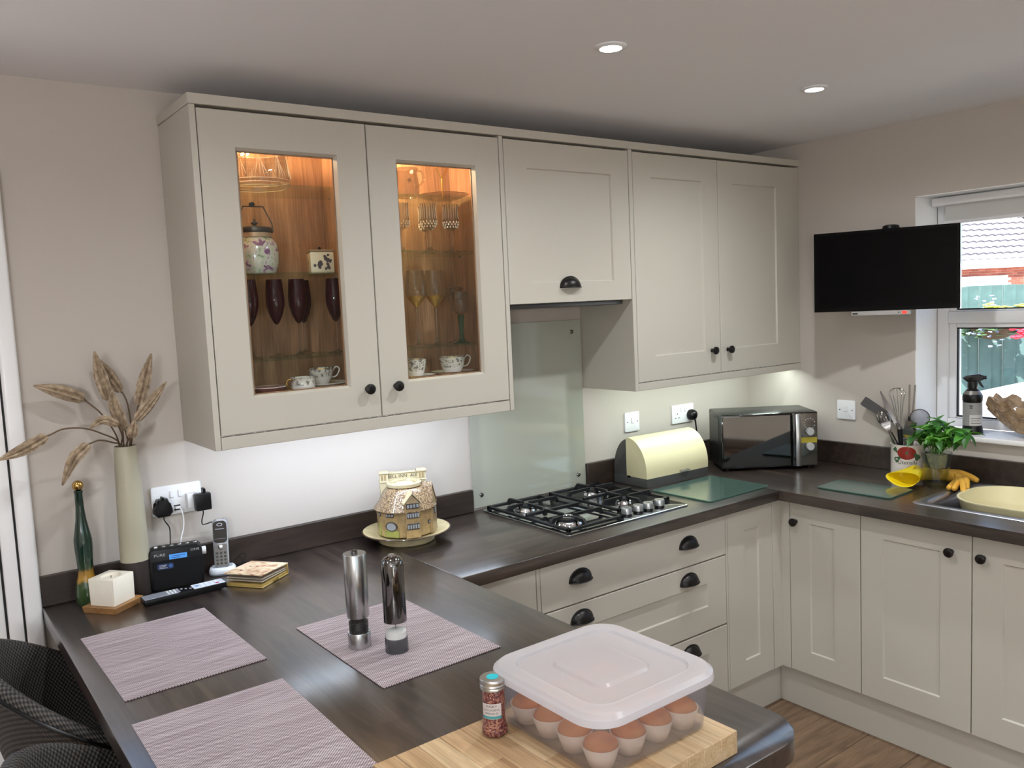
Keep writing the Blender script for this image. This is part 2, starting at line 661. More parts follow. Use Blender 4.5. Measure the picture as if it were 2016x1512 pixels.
for (ya, yb) in ((ym + 0.035, fy1 - fw), (fy0 + fw, ym - 0.035)):
    for (za, zb) in ((ZT1, fz1 - fw), (fz0 + 0.035, ZT0)):
        sw = 0.03
        b = B()
        b.box(0.012, 0.06, ya, ya + sw, za, zb, 0.004).box(0.012, 0.06, yb - sw, yb, za, zb, 0.004)
        b.box(0.012, 0.06, ya + sw, yb - sw, za, za + sw * .2, 0.004).box(0.012, 0.06, ya + sw, yb - sw, zb - sw * .6, zb, 0.004)
        s_ = obj('sash', b, m_upvc, win)
        b = B()
        g = 0.005
        b.box(0.018, 0.03, ya + sw, ya + sw + g, za + sw * .2, zb - sw * .6).box(0.018, 0.03, yb - sw - g, yb - sw, za + sw * .2, zb - sw * .6)
        b.box(0.018, 0.03, ya + sw, yb - sw, zb - sw * .6 - g, zb - sw * .6).box(0.018, 0.03, ya + sw, yb - sw, za + sw * .2, za + sw * .2 + g)
        obj('gasket', b, m_gap, s_)
        obj('pane', B().box(0.03, 0.034, ya + sw, yb - sw, za + sw * .2, zb - sw * .6), m_pane, s_)
obj('window_sill', B().box(-0.170, 0.0, wy0 + 0.001, wy1 - 0.001, wz0 + 0.0005, wz0 + 0.02, 0.001, 1).box(-0.200, -0.1705, wy0 - 0.02, wy1 + 0.02, wz0 - 0.002, wz0 + 0.02, 0.006, 3), plain('sill_white', (238, 236, 236), 0.25), win)
# slim roller blind at the head of the window
bl = thing('window_blind', 'pale rolled-up blind with a slim bottom bar at the top of the kitchen window', 'blind', (0.10, -1.47, 2.0))
obj('head_rail', B().box(-0.02, 0.03, -0.60, 0.60, 0.005, 0.038, 0.006), m_upvc, bl)
obj('blind_fabric', B().box(0.003, 0.006, -0.55, 0.555, -0.056, 0.006), plain('blind_cloth', (206, 204, 200), 0.9), bl)
obj('bottom_bar', B().box(-0.006, 0.012, -0.555, 0.56, -0.07, -0.056, 0.004), m_upvc, bl)

# door_1 : white glazed door at the far left
d1 = sempty('door_1', (DOOR[1], 0.0, 0.0))
b = B()
b.box(-0.03, 0.012, -0.028, 0.10, 0, 2.09, 0.008, 3)
b.box(-0.975, -0.945, -0.028, 0.10, 0, 2.09, 0.008, 3).box(-0.975, 0.012, -0.028, 0.10, 2.06, 2.10, 0.008, 3)
obj('door_frame', b, m_upvc, d1)
obj('gasket', B().box(-0.034, -0.03, -0.012, 0.05, 0.03, 2.06), m_gap, d1)
b = B()
b.box(-0.07, -0.0345, -0.016, 0.06, 0.03, 2.06, 0.006).box(-0.945, -0.87, -0.016, 0.06, 0.03, 2.06, 0.006)
b.box(-0.87, -0.07, -0.016, 0.06, 1.95, 2.06, 0.006).box(-0.87, -0.07, -0.016, 0.06, 0.03, 0.2, 0.006).box(-0.87, -0.07, -0.016, 0.06, 1.28, 1.355, 0.006)
lf = obj('door_leaf', b, m_upvc, d1)
b = B()
for z0, z1 in ((0.2, 1.28), (1.355, 1.95)):
    b.box(-0.076, -0.07, 0.0, 0.012, z0, z1).box(-0.87, -0.864, 0.0, 0.012, z0, z1)
obj('glazing_bead', b, m_gap, lf)
obj('pane', B().box(-0.87, -0.07, 0.016, 0.02, 1.355, 1.95), m_pane, lf)
obj('panel', B().box(-0.87, -0.076, 0.004, 0.03, 0.2, 1.28), m_upvc, lf)
# added_window_2 : unseen garden doors added behind the viewpoint to bring in daylight
w2 = sempty('added_window_2', (-3.2, -5.5, 0))
b = B()
for x0, x1 in ((-1.2, -1.12), (-0.04, 0.04), (1.12, 1.2)):
    b.box(x0, x1, -0.12, -0.04, 0, 2.1, 0.005)
b.box(-1.2, 1.2, -0.12, -0.04, 2.02, 2.1, 0.005).box(-1.2, 1.2, -0.12, -0.04, 0, 0.1, 0.005)
obj('window_frame', b, m_upvc, w2)
for x0, x1 in ((-1.12, -0.04), (0.04, 1.12)):
    obj('pane', B().box(x0, x1, -0.085, -0.08, 0.1, 2.02), m_pane, w2)

# recessed ceiling lights
for i, (sx, sy, lab) in enumerate(((-1.79, -0.963, 'round recessed ceiling downlight, the nearer and left one of the two in view'),
                                  (-0.868, -0.96, 'round recessed ceiling downlight, the farther and right one, towards the window'))):
    t = thing('ceiling_downlight', lab, 'light', (sx, sy, ZC), group='recessed ceiling downlights')
    obj('bezel', B().lathe([(0.043, 0.0), (0.043, -0.003), (0.040, -0.006), (0.030, -0.007), (0.028, -0.004), (0.028, 0.0)], 40), m_white, t)
    obj('lamp_lens', B().lathe([(0.0275, -0.001), (0.0275, -0.004), (0.02, -0.0055)], 32), emit('downlight_lens', (255, 252, 248), 22.0), t)


# chandelier of bare bulbs in the dining area, seen only as a reflection in the television
chd = thing('chandelier', 'ceiling chandelier with five small bulbs, only mirrored in the dark television screen', 'light', (-4.55, -3.75, ZC))
obj('ceiling_rose', B().lathe([(0.05, 0), (0.045, -0.02), (0.01, -0.03), (0.001, -0.03)], 24), m_bronze, chd)
obj('rod', B().tube([(0, 0, -0.02), (0, 0, -0.57)], 0.006, 8), m_bronze, chd)
for a in range(5):
    c_, s_ = cos(a * 1.2566), sin(a * 1.2566)
    am = obj('arm', B().tube(spline([(0, 0, -0.54), (0.12 * c_, 0.12 * s_, -0.59), (0.2 * c_, 0.2 * s_, -0.55)], 6), 0.005, 8), m_bronze, chd)
    obj('bulb', B().sphere((0.2 * c_, 0.2 * s_, -0.52), 0.02, 14, 10), emit('chandelier_bulb', (255, 226, 190), 25.0) if a == 0 else bpy.data.materials['chandelier_bulb'], am)
# ------------------------------------------------------------------ fitted kitchen
def ring_door(w, h, t, il, ir, ib, it, step=0.006, bev=0.004, through=False):
    """shaker frame, local x 0..w, z 0..h, front at y=0 (facing -y), back at y=t"""
    b = B()
    e = 0.0015
    O = [(e, 0, e), (w - e, 0, e), (w - e, 0, h - e), (e, 0, h - e)]
    O2 = [(0, e, 0), (w, e, 0), (w, e, h), (0, e, h)]
    Bk = [(0, t, 0), (w, t, 0), (w, t, h), (0, t, h)]
    I = [(il, 0, ib), (w - ir, 0, ib), (w - ir, 0, h - it), (il, 0, h - it)]
    J = [(il + bev, step, ib + bev), (w - ir - bev, step, ib + bev), (w - ir - bev, step, h - it - bev), (il + bev, step, h - it - bev)]
    J2 = [(x, t, z) for x, _, z in J]
    vs = O + O2 + Bk + I + J + J2
    fs = []
    for i in range(4):
        j = (i + 1) % 4
        fs += [(i, j, 12 + j, 12 + i), (i, 4 + i, 4 + j, j), (4 + i, 8 + i, 8 + j, 4 + j), (12 + i, 12 + j, 16 + j, 16 + i), (16 + i, 16 + j, 20 + j, 20 + i), (8 + i, 20 + i, 20 + j, 8 + j)]
    b._faces(vs, fs)
    return b, (il + bev, w - ir - bev, ib + bev, h - it - bev)


def cup_handle():
    """cup (bin) pull: quarter-dome shell 95 mm wide, opening downward; local x along width, front -y"""
    b = B()
    rings = []
    n = 20
    for k in range(8):
        a = k / 7.0 * pi / 2
        rings.append([(0.047 * cos(pi * i / n), -0.027 * sin(pi * i / n) * sin(a), 0.037 * sin(pi * i / n) * cos(a)) for i in range(n + 1)])
    b.rings(rings, False, False, False)
    b.tube([(0.047 * cos(pi * i / 20), -0.001, 0.038 * sin(pi * i / 20)) for i in range(21)], 0.0028, 6)
    b.tube([(0.048 * cos(pi * i / 20), -0.0275 * sin(pi * i / 20), 0.0) for i in range(21)], 0.0022, 6)
    return b


def knob_b():
    m = M.Rotation(R(90), 4, 'X')
    return B().lathe([(0.0085, 0.0), (0.0085, 0.002), (0.006, 0.004), (0.0055, 0.012), (0.009, 0.016), (0.0155, 0.019), (0.0165, 0.023), (0.0155, 0.027), (0.011, 0.0295), (0.006, 0.0305), (0.0055, 0.033), (0.002, 0.0335)], 28, m)


_cup = obj('cup_handle', cup_handle(), m_bronze)
_knob = obj('knob', knob_b(), m_bronze)


def put_copy(src, parent, loc, name=None):
    c = src.copy()
    COL.objects.link(c)
    c.parent = parent
    c.location = loc
    return c


def shaker_door(parent, x0, x1, z0, z1, y, fr=(0.1, 0.1, 0.1, 0.1), knob=None, name='door', glass=False, cups=(), t=0.02, label=None):
    w, h = x1 - x0, z1 - z0
    g = 0.0018
    b, (a, c, d, e) = ring_door(w - 2 * g, h - 2 * g, t, fr[0] - g, fr[1] - g, fr[2] - g, fr[3] - g, step=0.012 if glass else 0.0065, bev=0.007 if glass else 0.004)
    o = obj(name, b, m_cream, parent, loc=(x0 + g, y, z0 + g), sharp=25, label=label)
    if glass:
        obj('glass_pane', B().box(a - 0.004, c + 0.004, 0.011, 0.0145, d - 0.004, e + 0.004), m_pane, o)
        gb = B()
        obj('pane_bead', gb.box(a, a + 0.0035, 0.0146, 0.0195, d, e).box(c - 0.0035, c, 0.0146, 0.0195, d, e).box(a, c, 0.0146, 0.0195, e - 0.0035, e).box(a, c, 0.0146, 0.0195, d, d + 0.0035), m_oakin, o)
    else:
        obj('panel', B().box(a - 0.002, c + 0.002, 0.0064, t - 0.001, d - 0.002, e + 0.002), m_cream, o)
    if knob:
        put_copy(_knob, o, (knob[0] - x0 - g, 0, knob[1] - z0 - g))
    for cx, cz in cups:
        put_copy(_cup, o, (cx - x0 - g, 0, cz - z0 - g))
    return o


DU = 0.3074
YC = -DU + 0.0205      # front of carcasses
ZB, ZD, ZDT, ZP = 1.3755, 1.3584, 2.2445, 1.321


def carcass(name, parent, x0, x1, z0, z1, yb, yf, t, mat_out, mat_in, shelves=False):
    b = B()
    b.box(x0, x0 + t, yf, yb, z0, z1).box(x1 - t, x1, yf, yb, z0, z1).box(x0 + t, x1 - t, yf, yb, z0, z0 + t).box(x0 + t, x1 - t, yf, yb, z1 - t, z1)
    return obj(name, b, mat_out, parent)


def glass_cabinet(name, label, x0, x1, endpanel, knob, shelf_z, lampx):
    c = thing(name, label, 'cabinet', (x0, 0, 0))
    w = x1 - x0
    carcass('carcass', c, 0, w, 1.358, ZDT, -0.003, YC, 0.017, m_oakin, None)
    obj('bottom_board', B().box(0.0175, w - 0.0175, YC + 0.001, -0.0235, 1.4300, 1.4468, 0.001, 1), m_oakin, c)
    obj('back_panel', B().box(0.017, w - 0.017, -0.022, -0.015, 1.375, ZDT - 0.017), m_oakin, c)
    for z in shelf_z:
        obj('glass_shelf', B().box(0.0185, w - 0.0185, -0.262, -0.0235, z - 0.006, z, 0.001, 1), m_shelfg, c)
        pb = B()
        for px in (0.017, w - 0.017 - 0.006):
            for py in (-0.07, -0.225):
                pb.box(px, px + 0.006, py - 0.004, py + 0.004, z - 0.0115, z - 0.0062)
        obj('shelf_pins', pb, m_steel, c, kind='stuff')
    shaker_door(c, 0.0, w, ZD, ZDT, -DU, (0.0985, 0.0985, 0.0985, 0.0985), knob=knob, name='glass_door', glass=True)
    ex0, ex1 = endpanel
    obj('end_panel', B().box(ex0, ex1, -DU, -0.002, ZP, 2.2505, 0.0012, 1), m_cream, c)
    obj('cabinet_lamp', B().lathe([(0.03, 0), (0.03, -0.006), (0.024, -0.009), (0.001, -0.009)], 24, M.Translation((lampx, -0.15, ZDT - 0.018))), emit('warm_lamp', (255, 205, 140), 9.0), c)
    return c


glass_cabinet('glass_wall_cabinet', 'cream wall cabinet with a glass door on the far left, red flutes inside', -2.6792, -2.1825, (-0.0180, -0.0006), (0.4506, 1.4492), (2.060, 1.808, 1.559), 0.16)
glass_cabinet('glass_wall_cabinet', 'cream glass-fronted wall cabinet beside the cooker hood, goblets and wine glasses inside', -2.1825 + 0.0002, -1.6895, (0.4936, 0.5108), (0.0520, 1.4492), (2.051, 1.873, 1.560), 0.14)

hood = thing('cooker_hood', 'cream shaker hood cupboard with one cup handle above the gas hob', 'cooker hood', (-1.6711, 0, 0))
wh = 0.5860
carcass('carcass', hood, 0, wh, 1.688, ZDT, -0.003, YC, 0.017, m_cream, None)
obj('back_panel', B().box(0.017, wh - 0.017, -0.016, -0.004, 1.70, ZDT - 0.018), m_cream, hood)
shaker_door(hood, 0, wh, 1.683, ZDT, -DU, (0.0985, 0.093, 0.0745, 0.093), name='flap_door', cups=((0.275, 1.738),))
obj('extractor', B().box(0.02, wh - 0.02, -0.275, -0.03, 1.668, 1.6875, 0.003), plain('hood_grey_steel', (96, 96, 98), 0.4, 0.9), hood)

wc = thing('wall_cabinet', 'tall cream double-door shaker wall cabinet to the right of the hood', 'cabinet', (-1.0637, 0, 0))
wd = 1.0622
carcass('carcass', wc, 0, wd, 1.358, ZDT, -0.003, YC, 0.017, m_cream, None)
obj('back_panel', B().box(0.017, wd - 0.017, -0.016, -0.004, 1.375, ZDT - 0.018), m_cream, wc)
shaker_door(wc, 0, 0.4939, ZD, ZDT, -DU, (0.0985, 0.0985, 0.0985, 0.0925), knob=(0.4354, 1.4565))
shaker_door(wc, 0.4939, 0.9878, ZD, ZDT, -DU, (0.0985, 0.0985, 0.0985, 0.0925), knob=(0.5374, 1.4545))
obj('filler_strip', B().box(0.9885, wd, -DU + 0.004, -0.285, ZD, ZDT), m_cream, wc)
obj('end_panel', B().box(-0.0202, -0.0006, -DU, -0.002, 1.327, 2.2505, 0.0012, 1), m_cream, wc)

cn = thing('cornice', 'flat cream cornice board running along the top of all the wall cabinets', 'cornice', (-2.6992, 0, 2.2508))
obj('cornice_board', B().box(-0.001, 2.6975, -DU - 0.004, -0.002, 0.0, 0.028, 0.0015, 1), m_cream, cn)
p1 = thing('pelmet', 'cream light pelmet under the two glass-fronted wall cabinets', 'pelmet', (-2.6785, 0, 0))
obj('pelmet_board', B().box(0, 0.9883, -DU + 0.001, -DU + 0.019, ZP, 1.3565, 0.001, 1), m_cream, p1)
p2 = thing('pelmet', 'cream light pelmet under the double-door wall cabinet by the corner', 'pelmet', (-1.0630, 0, 0))
obj('pelmet_board', B().box(0, 1.0615, -DU + 0.001, -DU + 0.019, 1.327, 1.3565, 0.001, 1), m_cream, p2)
for nm, x0, x1, lab in (('led_strip', -2.64, -1.72, 'under-cabinet light strip below the glass-fronted cabinets'), ('led_strip', -1.03, -0.06, 'under-cabinet light strip below the double-door wall cabinet')):
    t = thing(nm, lab, 'light', (x0, -0.245, 1.3575))
    obj('profile', B().box(0, x1 - x0, -0.009, 0.009, -0.006, 0, 0.001, 1), m_white, t)
    n_ = 30
    bb = B()
    for i in range(n_):
        xx = (i + 0.5) * (x1 - x0) / n_
        bb.box(xx - 0.003, xx + 0.003, -0.003, 0.003, -0.008, -0.006)
    obj('led_dots', bb, m_leddots, t, kind='stuff')

# worktops -------------------------------------------------
ZW, TH = 0.91, 0.04
XP0, XP1 = -3.1131, -2.1325
YE = -1.775
pen = thing('worktop', 'long dark wooden breakfast-bar worktop with a rounded end corner, placemats on it', 'worktop', (0, 0, 0))
poly = [(XP0, -0.002), (XP0, YE + 0.08)] + [(XP0 + 0.08 - 0.08 * cos(R(a)), YE + 0.08 - 0.08 * sin(R(a))) for a in range(15, 91, 15)]
poly += [(XP1 - 0.085 + 0.085 * sin(R(a)), YE + 0.085 - 0.085 * cos(R(a))) for a in range(0, 91, 10)]
poly += [(XP1 + 0.0, -0.62), (XP1 - 0.0, -0.002)]
obj('bar_top', B().prism(poly[::-1], ZW - TH, ZW, 0.0025, 2), m_top_y, pen, sharp=50)
bk = thing('worktop', 'dark wooden worktop along the back wall holding the gas hob', 'worktop', (0, 0, 0))
poly = [(XP1 + 0.0008, -0.002), (XP1 + 0.0008, -0.6323), (-0.6359, -0.6323), (-0.002, -0.6323), (-0.002, -0.002)]
b = B()
b.prism([(XP1 + 0.0008, -0.6323), (-0.6365, -0.6323), (-0.6365, -0.002), (XP1 + 0.0008, -0.002)], ZW - TH, ZW, 0.0025, 2)
obj('worktop_slab', b, m_top_x, bk, sharp=50)
SINK = (-0.497, -0.03, -2.06, -1.083)
HOLE = (-0.482, -0.055, -1.64, -1.112)
rt = thing('worktop', 'dark wooden worktop along the window wall around the sink', 'worktop', (0, 0, 0))
b = B()
x0, x1, ys, yn = -0.6359, -0.002, -2.5, -0.002
b.box(x0, HOLE[0], ys, yn, ZW - TH, ZW, 0.0)
b.box(HOLE[1], x1, ys, yn, ZW - TH, ZW).box(HOLE[0], HOLE[1], HOLE[3], yn, ZW - TH, ZW).box(HOLE[0], HOLE[1], ys, HOLE[2], ZW - TH, ZW)
bmesh.ops.remove_doubles(b.bm, verts=b.bm.verts, dist=1e-5)
obj('worktop_slab', b, m_top_y, rt, sharp=50)

u1 = thing('upstand', 'dark wooden upstand on the back wall behind the vase and radio', 'upstand', (XP0, 0, ZW + 0.0003))
obj('upstand_board', B().box(0, 1.4425, -0.02, -0.001, 0, 0.0845, 0.0015, 1), m_upst, u1)
u2 = thing('upstand', 'short dark wooden upstand on the back wall behind the bread bin and microwave', 'upstand', (-1.0905, 0, ZW + 0.0003))
obj('upstand_board', B().box(0, 1.0885, -0.02, -0.001, 0, 0.096, 0.0015, 1), m_upst, u2)
u3 = thing('upstand', 'dark wooden upstand below the window sill behind the sink', 'upstand', (0, 0, ZW + 0.0003))
obj('upstand_board', B().box(-0.02, -0.001, -2.5, -0.0215, 0, 0.096, 0.0015, 1), m_upst, u3)

sp = thing('splashback', 'glossy pale green glass splashback on the wall behind the hob', 'splashback', (-1.662, 0, 0))
obj('glass_sheet', B().box(0, 0.570, -0.0085, -0.0015, 0.9185, 1.612, 0.0008, 1), plain('back_painted_glass', (172, 174, 160), 0.03, coat=1.0), sp)
for x, z in ((0.036, 0.967), (0.529, 0.9675), (0.520, 1.564), (0.036, 1.564)):
    obj('screw_cap', B().lathe([(0.0085, 0), (0.0085, 0.003), (0.006, 0.0055), (0.001, 0.006)], 20, M.Translation((x, -0.0086, z)) @ M.Rotation(R(90), 4, 'X')), m_chromed, sp)

# base units -----------------------------------------------
YB = -0.5998
ZK, ZBT = 0.1684, 0.8675


def base_carcass(parent, x0, x1):
    b = B()
    b.box(x0, x0 + 0.018, YB + 0.021, -0.03, ZK, ZBT).box(x1 - 0.018, x1, YB + 0.021, -0.03, ZK, ZBT).box(x0, x1, YB + 0.021, -0.03, ZK, ZK + 0.018).box(x0, x1, -0.04, -0.03, ZK, ZBT).box(x0, x1, YB + 0.021, -0.03, ZBT - 0.018, ZBT)
    return obj('carcass', b, m_cream, parent)


f1 = thing('base_cabinet', 'plain cream base unit front between the breakfast bar and the drawers', 'cabinet', (-2.20, 0, 0))
base_carcass(f1, 0.08, 0.372)
shaker_door(f1, 0.0, 0.3655, ZK, ZBT, YB, (0.1, 0.1, 0.1, 0.1))
obj('end_panel', B().box(0.3665, 0.3800, YB + 0.001, -0.03, ZK, ZBT), m_cream, f1)

dr = thing('drawer_unit', 'wide cream three-drawer base unit with six dark cup handles under the hob', 'drawers', (-1.8190, 0, 0))
wdr = 0.894
base_carcass(dr, 0.002, wdr - 0.002)
o_ = obj('drawer', B().box(0.001, wdr - 0.001, YB, YB + 0.02, 0.7095, ZBT, 0.0015, 1), m_cream, dr)
for cx in (0.165, 0.686):
    put_copy(_cup, o_, (cx, YB, 0.783))
for z0, z1, hz in ((0.4395, 0.7065, 0.645), (ZK, 0.4365, 0.374)):
    shaker_door(dr, 0, wdr, z0, z1, YB, (0.105, 0.105, 0.093, 0.085), name='drawer', cups=((0.165, hz), (0.686, hz)))
bpy.data.objects.remove(_cup)

cu = thing('corner_cabinet', 'narrow cream panelled corner base unit left of the inner corner, no handle', 'cabinet', (-0.9235, 0, 0))
obj('carcass', B().box(0.002, 0.30, YB + 0.021, -0.03, ZK, ZBT), m_cream, cu)
obj('end_panel', B().box(-0.0005, 0.0095, YB + 0.001, YB + 0.02, ZK, ZBT), m_cream, cu)
shaker_door(cu, 0.0105, 0.286, ZK, ZBT, YB, (0.096, 0.088, 0.090, 0.090))
obj('corner_post', B().box(0.287, 0.3417, YB, YB + 0.02, ZK, ZBT, 0.001, 1).box(0.3417, 0.3615, -0.6385, YB + 0.02, ZK, ZBT, 0.001, 1), m_cream, cu)

XR = -0.5818


def right_unit(name, label, y0, y1, knob_y, frL=0.095, frR=0.105, knobz=0.805):
    """front faces -x; y0 > y1"""
    t = thing(name, label, 'cabinet', (XR, y0, 0), R(-90))
    w = y0 - y1
    b = B()
    b.box(0.002, w - 0.002, 0.021, 0.54, ZK, 0.72)
    b.box(0.002, w - 0.002, 0.021, 0.07, 0.72, ZBT)
    obj('carcass', b, m_cream, t)
    shaker_door(t, 0, w, ZK, ZBT, 0.0, (frL, frR, 0.093, 0.085), knob=(y0 - knob_y, knobz))
    return t


right_unit('base_cabinet', 'slim cream base cupboard right of the inner corner, knob at its upper left', -0.6390, -0.9424, -0.6699, 0.091, 0.109, 0.782)
right_unit('base_cabinet', 'cream base cupboard with knob at its upper right, second from the inner corner', -0.9424, -1.3390, -1.2730, 0.086, 0.104, 0.790)
right_unit('base_cabinet', 'cream base cupboard at the right edge of the picture, knob at its upper left', -1.3390, -1.7356, -1.3755, 0.097, 0.097, 0.790)
bpy.data.objects.remove(_knob)
pl1 = thing('plinth', 'cream plinth along the floor under the drawers', 'plinth', (0, 0, 0))
obj('plinth_board', B().box(-2.20, -0.541, -0.559, -0.541, 0.0005, ZK - 0.001), m_cream, pl1)
pl2 = thing('plinth', 'cream plinth along the floor under the sink cupboards', 'plinth', (0, 0, 0))
obj('plinth_board', B().box(-0.541, -0.523, -2.5, -0.560, 0.0005, ZK - 0.001), m_cream, pl2)
# panels that carry the breakfast bar
bp = thing('breakfast_bar_base', 'cream panelled base under the breakfast bar', 'cabinet', (0, 0, 0))
b = B()
b.box(-2.70, -2.68, -1.70, -0.03, 0.0, ZW - TH - 0.0005).box(-2.68, -2.20, -1.70, -1.68, 0.0, ZW - TH - 0.0005)
b.box(-2.222, -2.204, -1.68, -0.62, 0.0, ZW - TH - 0.0005)
obj('bar_panel', b, m_cream, bp)

# ------------------------------------------------------------------ hob
hb = thing('gas_hob', 'stainless steel four-burner gas hob with black iron pan supports set in the worktop', 'hob', (-1.645, -0.54, ZW + 0.0004))
hw, hd = 0.592, 0.508
obj('hob_plate', B().prism(rrect(hw, hd, 0.012, 4, hw / 2, hd / 2), 0, 0.006, 0.0025, 2), m_hobsteel, hb)
BURN = [(0.098, 0.118, 0.062), (0.107, 0.370, 0.042), (0.432, 0.180, 0.034), (0.452, 0.380, 0.042)]
for bx, by, br in BURN:
    mm = M.Translation((bx, by, 0.006))
    o = obj('burner', B().lathe([(br, 0), (br, 0.004), (br * 0.92, 0.009), (br * 0.9, 0.016), (br * 0.78, 0.018), (br * 0.76, 0.012), (br * 0.55, 0.012), (0.001, 0.012)], 36, mm), m_chrome, hb)
    obj('burner_cap', B().lathe([(br * 0.74, 0.0185), (br * 0.74, 0.0225), (br * 0.66, 0.0245), (br * 0.40, 0.0245), (br * 0.36, 0.0225), (0.001, 0.0225)], 36, mm), m_iron, o)
    if br > 0.05:
        obj('burner_ring', B().lathe([(br * 0.52, 0.0245), (br * 0.46, 0.027), (br * 0.30, 0.027), (br * 0.28, 0.0245)], 30, mm, False, False), m_chrome, o)


def grate(x0, x1, y0, y1, centers, name='pan_support'):
    b = B()
    t = 0.0062
    zl, zt = 0.012, 0.038
    # low outer frame
    for (xa, ya, xb, yb) in ((x0, y0, x1, y0), (x1, y0, x1, y1), (x1, y1, x0, y1), (x0, y1, x0, y0)):
        b.box(min(xa, xb) - t, max(xa, xb) + t, min(ya, yb) - t, max(ya, yb) + t, zl, zl + 0.010, 0.0015, 1)
    for fx in (x0, x1):
        for fy in (y0, y1):
            b.box(fx - t, fx + t, fy - t, fy + t, 0.0062, zl)
    ymid = (y0 + y1) / 2
    b.box(x0, x1, ymid - t, ymid + t, zl + 0.008, zl + 0.020, 0.0015, 1)
    for cx, cy, br in centers:
        inner = br * 0.42
        lo, hi = (y0, ymid) if cy < ymid else (ymid, y1)
        for (sx, sy, tx, ty) in ((x0, cy, cx - inner, cy), (x1, cy, cx + inner, cy), (cx, lo, cx, cy - inner), (cx, hi, cx, cy + inner)):
            d = V((tx - sx, ty - sy, 0))
            L = d.length
            d.normalize()
            s = V((-d.y, d.x, 0)) * t * 0.85
            # post rises from the frame then the finger runs level to the burner with a slight taper
            prof = [(0.0, zl), (0.0, zl + 0.012), (0.012, zt), (L, zt + 0.001), (L, zt - 0.008), (0.020, zt - 0.012), (0.012, zl)]
            vs = []
            for u, z in prof:
                p = V((sx, sy, z)) + d * u
                vs += [tuple(p - s), tuple(p + s)]
            n = len(prof)
            fs = [tuple(2 * i for i in range(n)), tuple(2 * i + 1 for i in reversed(range(n)))]
            fs += [(2 * i, 2 * i + 1, 2 * ((i + 1) % n) + 1, 2 * ((i + 1) % n)) for i in range(n)]
            b._faces(vs, fs)
    obj(name, b, m_iron, hb)


grate(0.018, 0.262, 0.022, 0.482, BURN[:2])
grate(0.320, 0.572, 0.092, 0.482, BURN[2:])
for kx in (0.312, 0.369, 0.421, 0.480):
    mm = M.Translation((kx, 0.046, 0.006))
    k_ = obj('control_knob', B().lathe([(0.0195, 0.009), (0.0195, 0.027), (0.018, 0.030), (0.001, 0.030)], 28, mm).box(-0.002, 0.002, -0.019, 0.012, 0.0298, 0.0315, m=mm), plain('knob_silver', (178, 180, 180), 0.3, 0.85) if kx < 0.32 else bpy.data.materials['knob_silver'], hb)
    obj('knob_skirt', B().lathe([(0.0185, 0), (0.017, 0.009), (0.001, 0.009)], 28, mm), m_black, k_)

# ------------------------------------------------------------------ things on the bar
m_mat = weave('woven_placemat', (166, 148, 151), (208, 194, 197), (84, 71, 73), 0.0062, 0.0062, 0.7, 0.6)
for i, (cx, cy, rz, lab) in enumerate(((-2.9195, -0.5765, 0.0, 'woven mauve-grey placemat by the radio end of the bar'),
                                       (-2.9295, -1.141, 0.0, 'woven mauve-grey placemat at the near bottom left, partly out of frame'),
                                       (-2.4895, -0.8865, 0.0, 'woven mauve-grey placemat under the two steel mills'))):
    ma = thing('placemat', lab, 'placemat', (cx, cy, ZW + 0.0004), R((1.0, -0.4, 0.9)[i]), 'woven placemats')
    obj('woven_sheet', B().box(-0.1505, 0.1505, -0.222, 0.222, 0, 0.0026, 0.0006, 1), m_mat, ma, sharp=30)

ZM = ZW + 0.0032
pm = thing('pepper_mill', 'tall brushed steel pepper mill with black peppercorns in its clear window', 'pepper mill', (-2.5745, -0.880, ZM))
obj('base', B().lathe([(0.0265, 0), (0.0265, 0.034), (0.0255, 0.036), (0.001, 0.036)], 36), m_steel, pm)
obj('window', B().lathe([(0.0235, 0.036), (0.0235, 0.072)], 36, cap0=False, cap1=False), m_glass, pm)
b = B().lathe([(0.022, 0.0365), (0.022, 0.060), (0.013, 0.066), (0.001, 0.067)], 24)
rnd = random.Random(3)
for i in range(60):
    a, h = rnd.random() * 2 * pi, rnd.random()
    b.sphere((0.0205 * cos(a), 0.0205 * sin(a), 0.039 + h * 0.022), 0.0024, 7, 5)
obj('peppercorns', b, plain('peppercorn', (22, 19, 18), 0.6), pm, kind='stuff')
obj('barrel', B().lathe([(0.001, 0.072), (0.0255, 0.072), (0.026, 0.073), (0.0268, 0.218), (0.0255, 0.2205), (0.001, 0.2215)], 40), m_steel, pm)
obj('push_button', B().lathe([(0.0075, 0.2216), (0.0075, 0.2265), (0.006, 0.228), (0.001, 0.228)], 20), m_chromed, pm)
sm = thing('salt_mill', 'polished chrome salt mill with domed top and clear lower body', 'salt mill', (-2.5225, -0.962, ZM))
obj('base', B().lathe([(0.0262, 0), (0.0262, 0.030), (0.0255, 0.032), (0.001, 0.032)], 36), thin_glass('smoky_acrylic', (150, 150, 155), 0.4, 0.05, 0.3, (150, 150, 155)), sm)
obj('window', B().lathe([(0.0255, 0.032), (0.0255, 0.070)], 36, cap0=False, cap1=False), m_glass, sm)
obj('salt', B().lathe([(0.0235, 0.0325), (0.0235, 0.046), (0.014, 0.051), (0.001, 0.052)], 24), plain('salt_white', (228, 226, 224), 0.7), sm, kind='stuff')
obj('drive_rod', B().tube([(0, 0, 0.05), (0, 0, 0.075)], 0.0022, 8), m_steel, sm)
obj('barrel', B().lathe([(0.001, 0.070), (0.0262, 0.070), (0.0265, 0.071), (0.0255, 0.200), (0.0235, 0.210), (0.018, 0.2165), (0.010, 0.2195), (0.001, 0.220)], 40), m_chromed, sm)
obj('push_button', B().lathe([(0.0085, 0.2185), (0.0085, 0.2225), (0.0065, 0.2245), (0.001, 0.2245)], 20), m_chrome, sm)

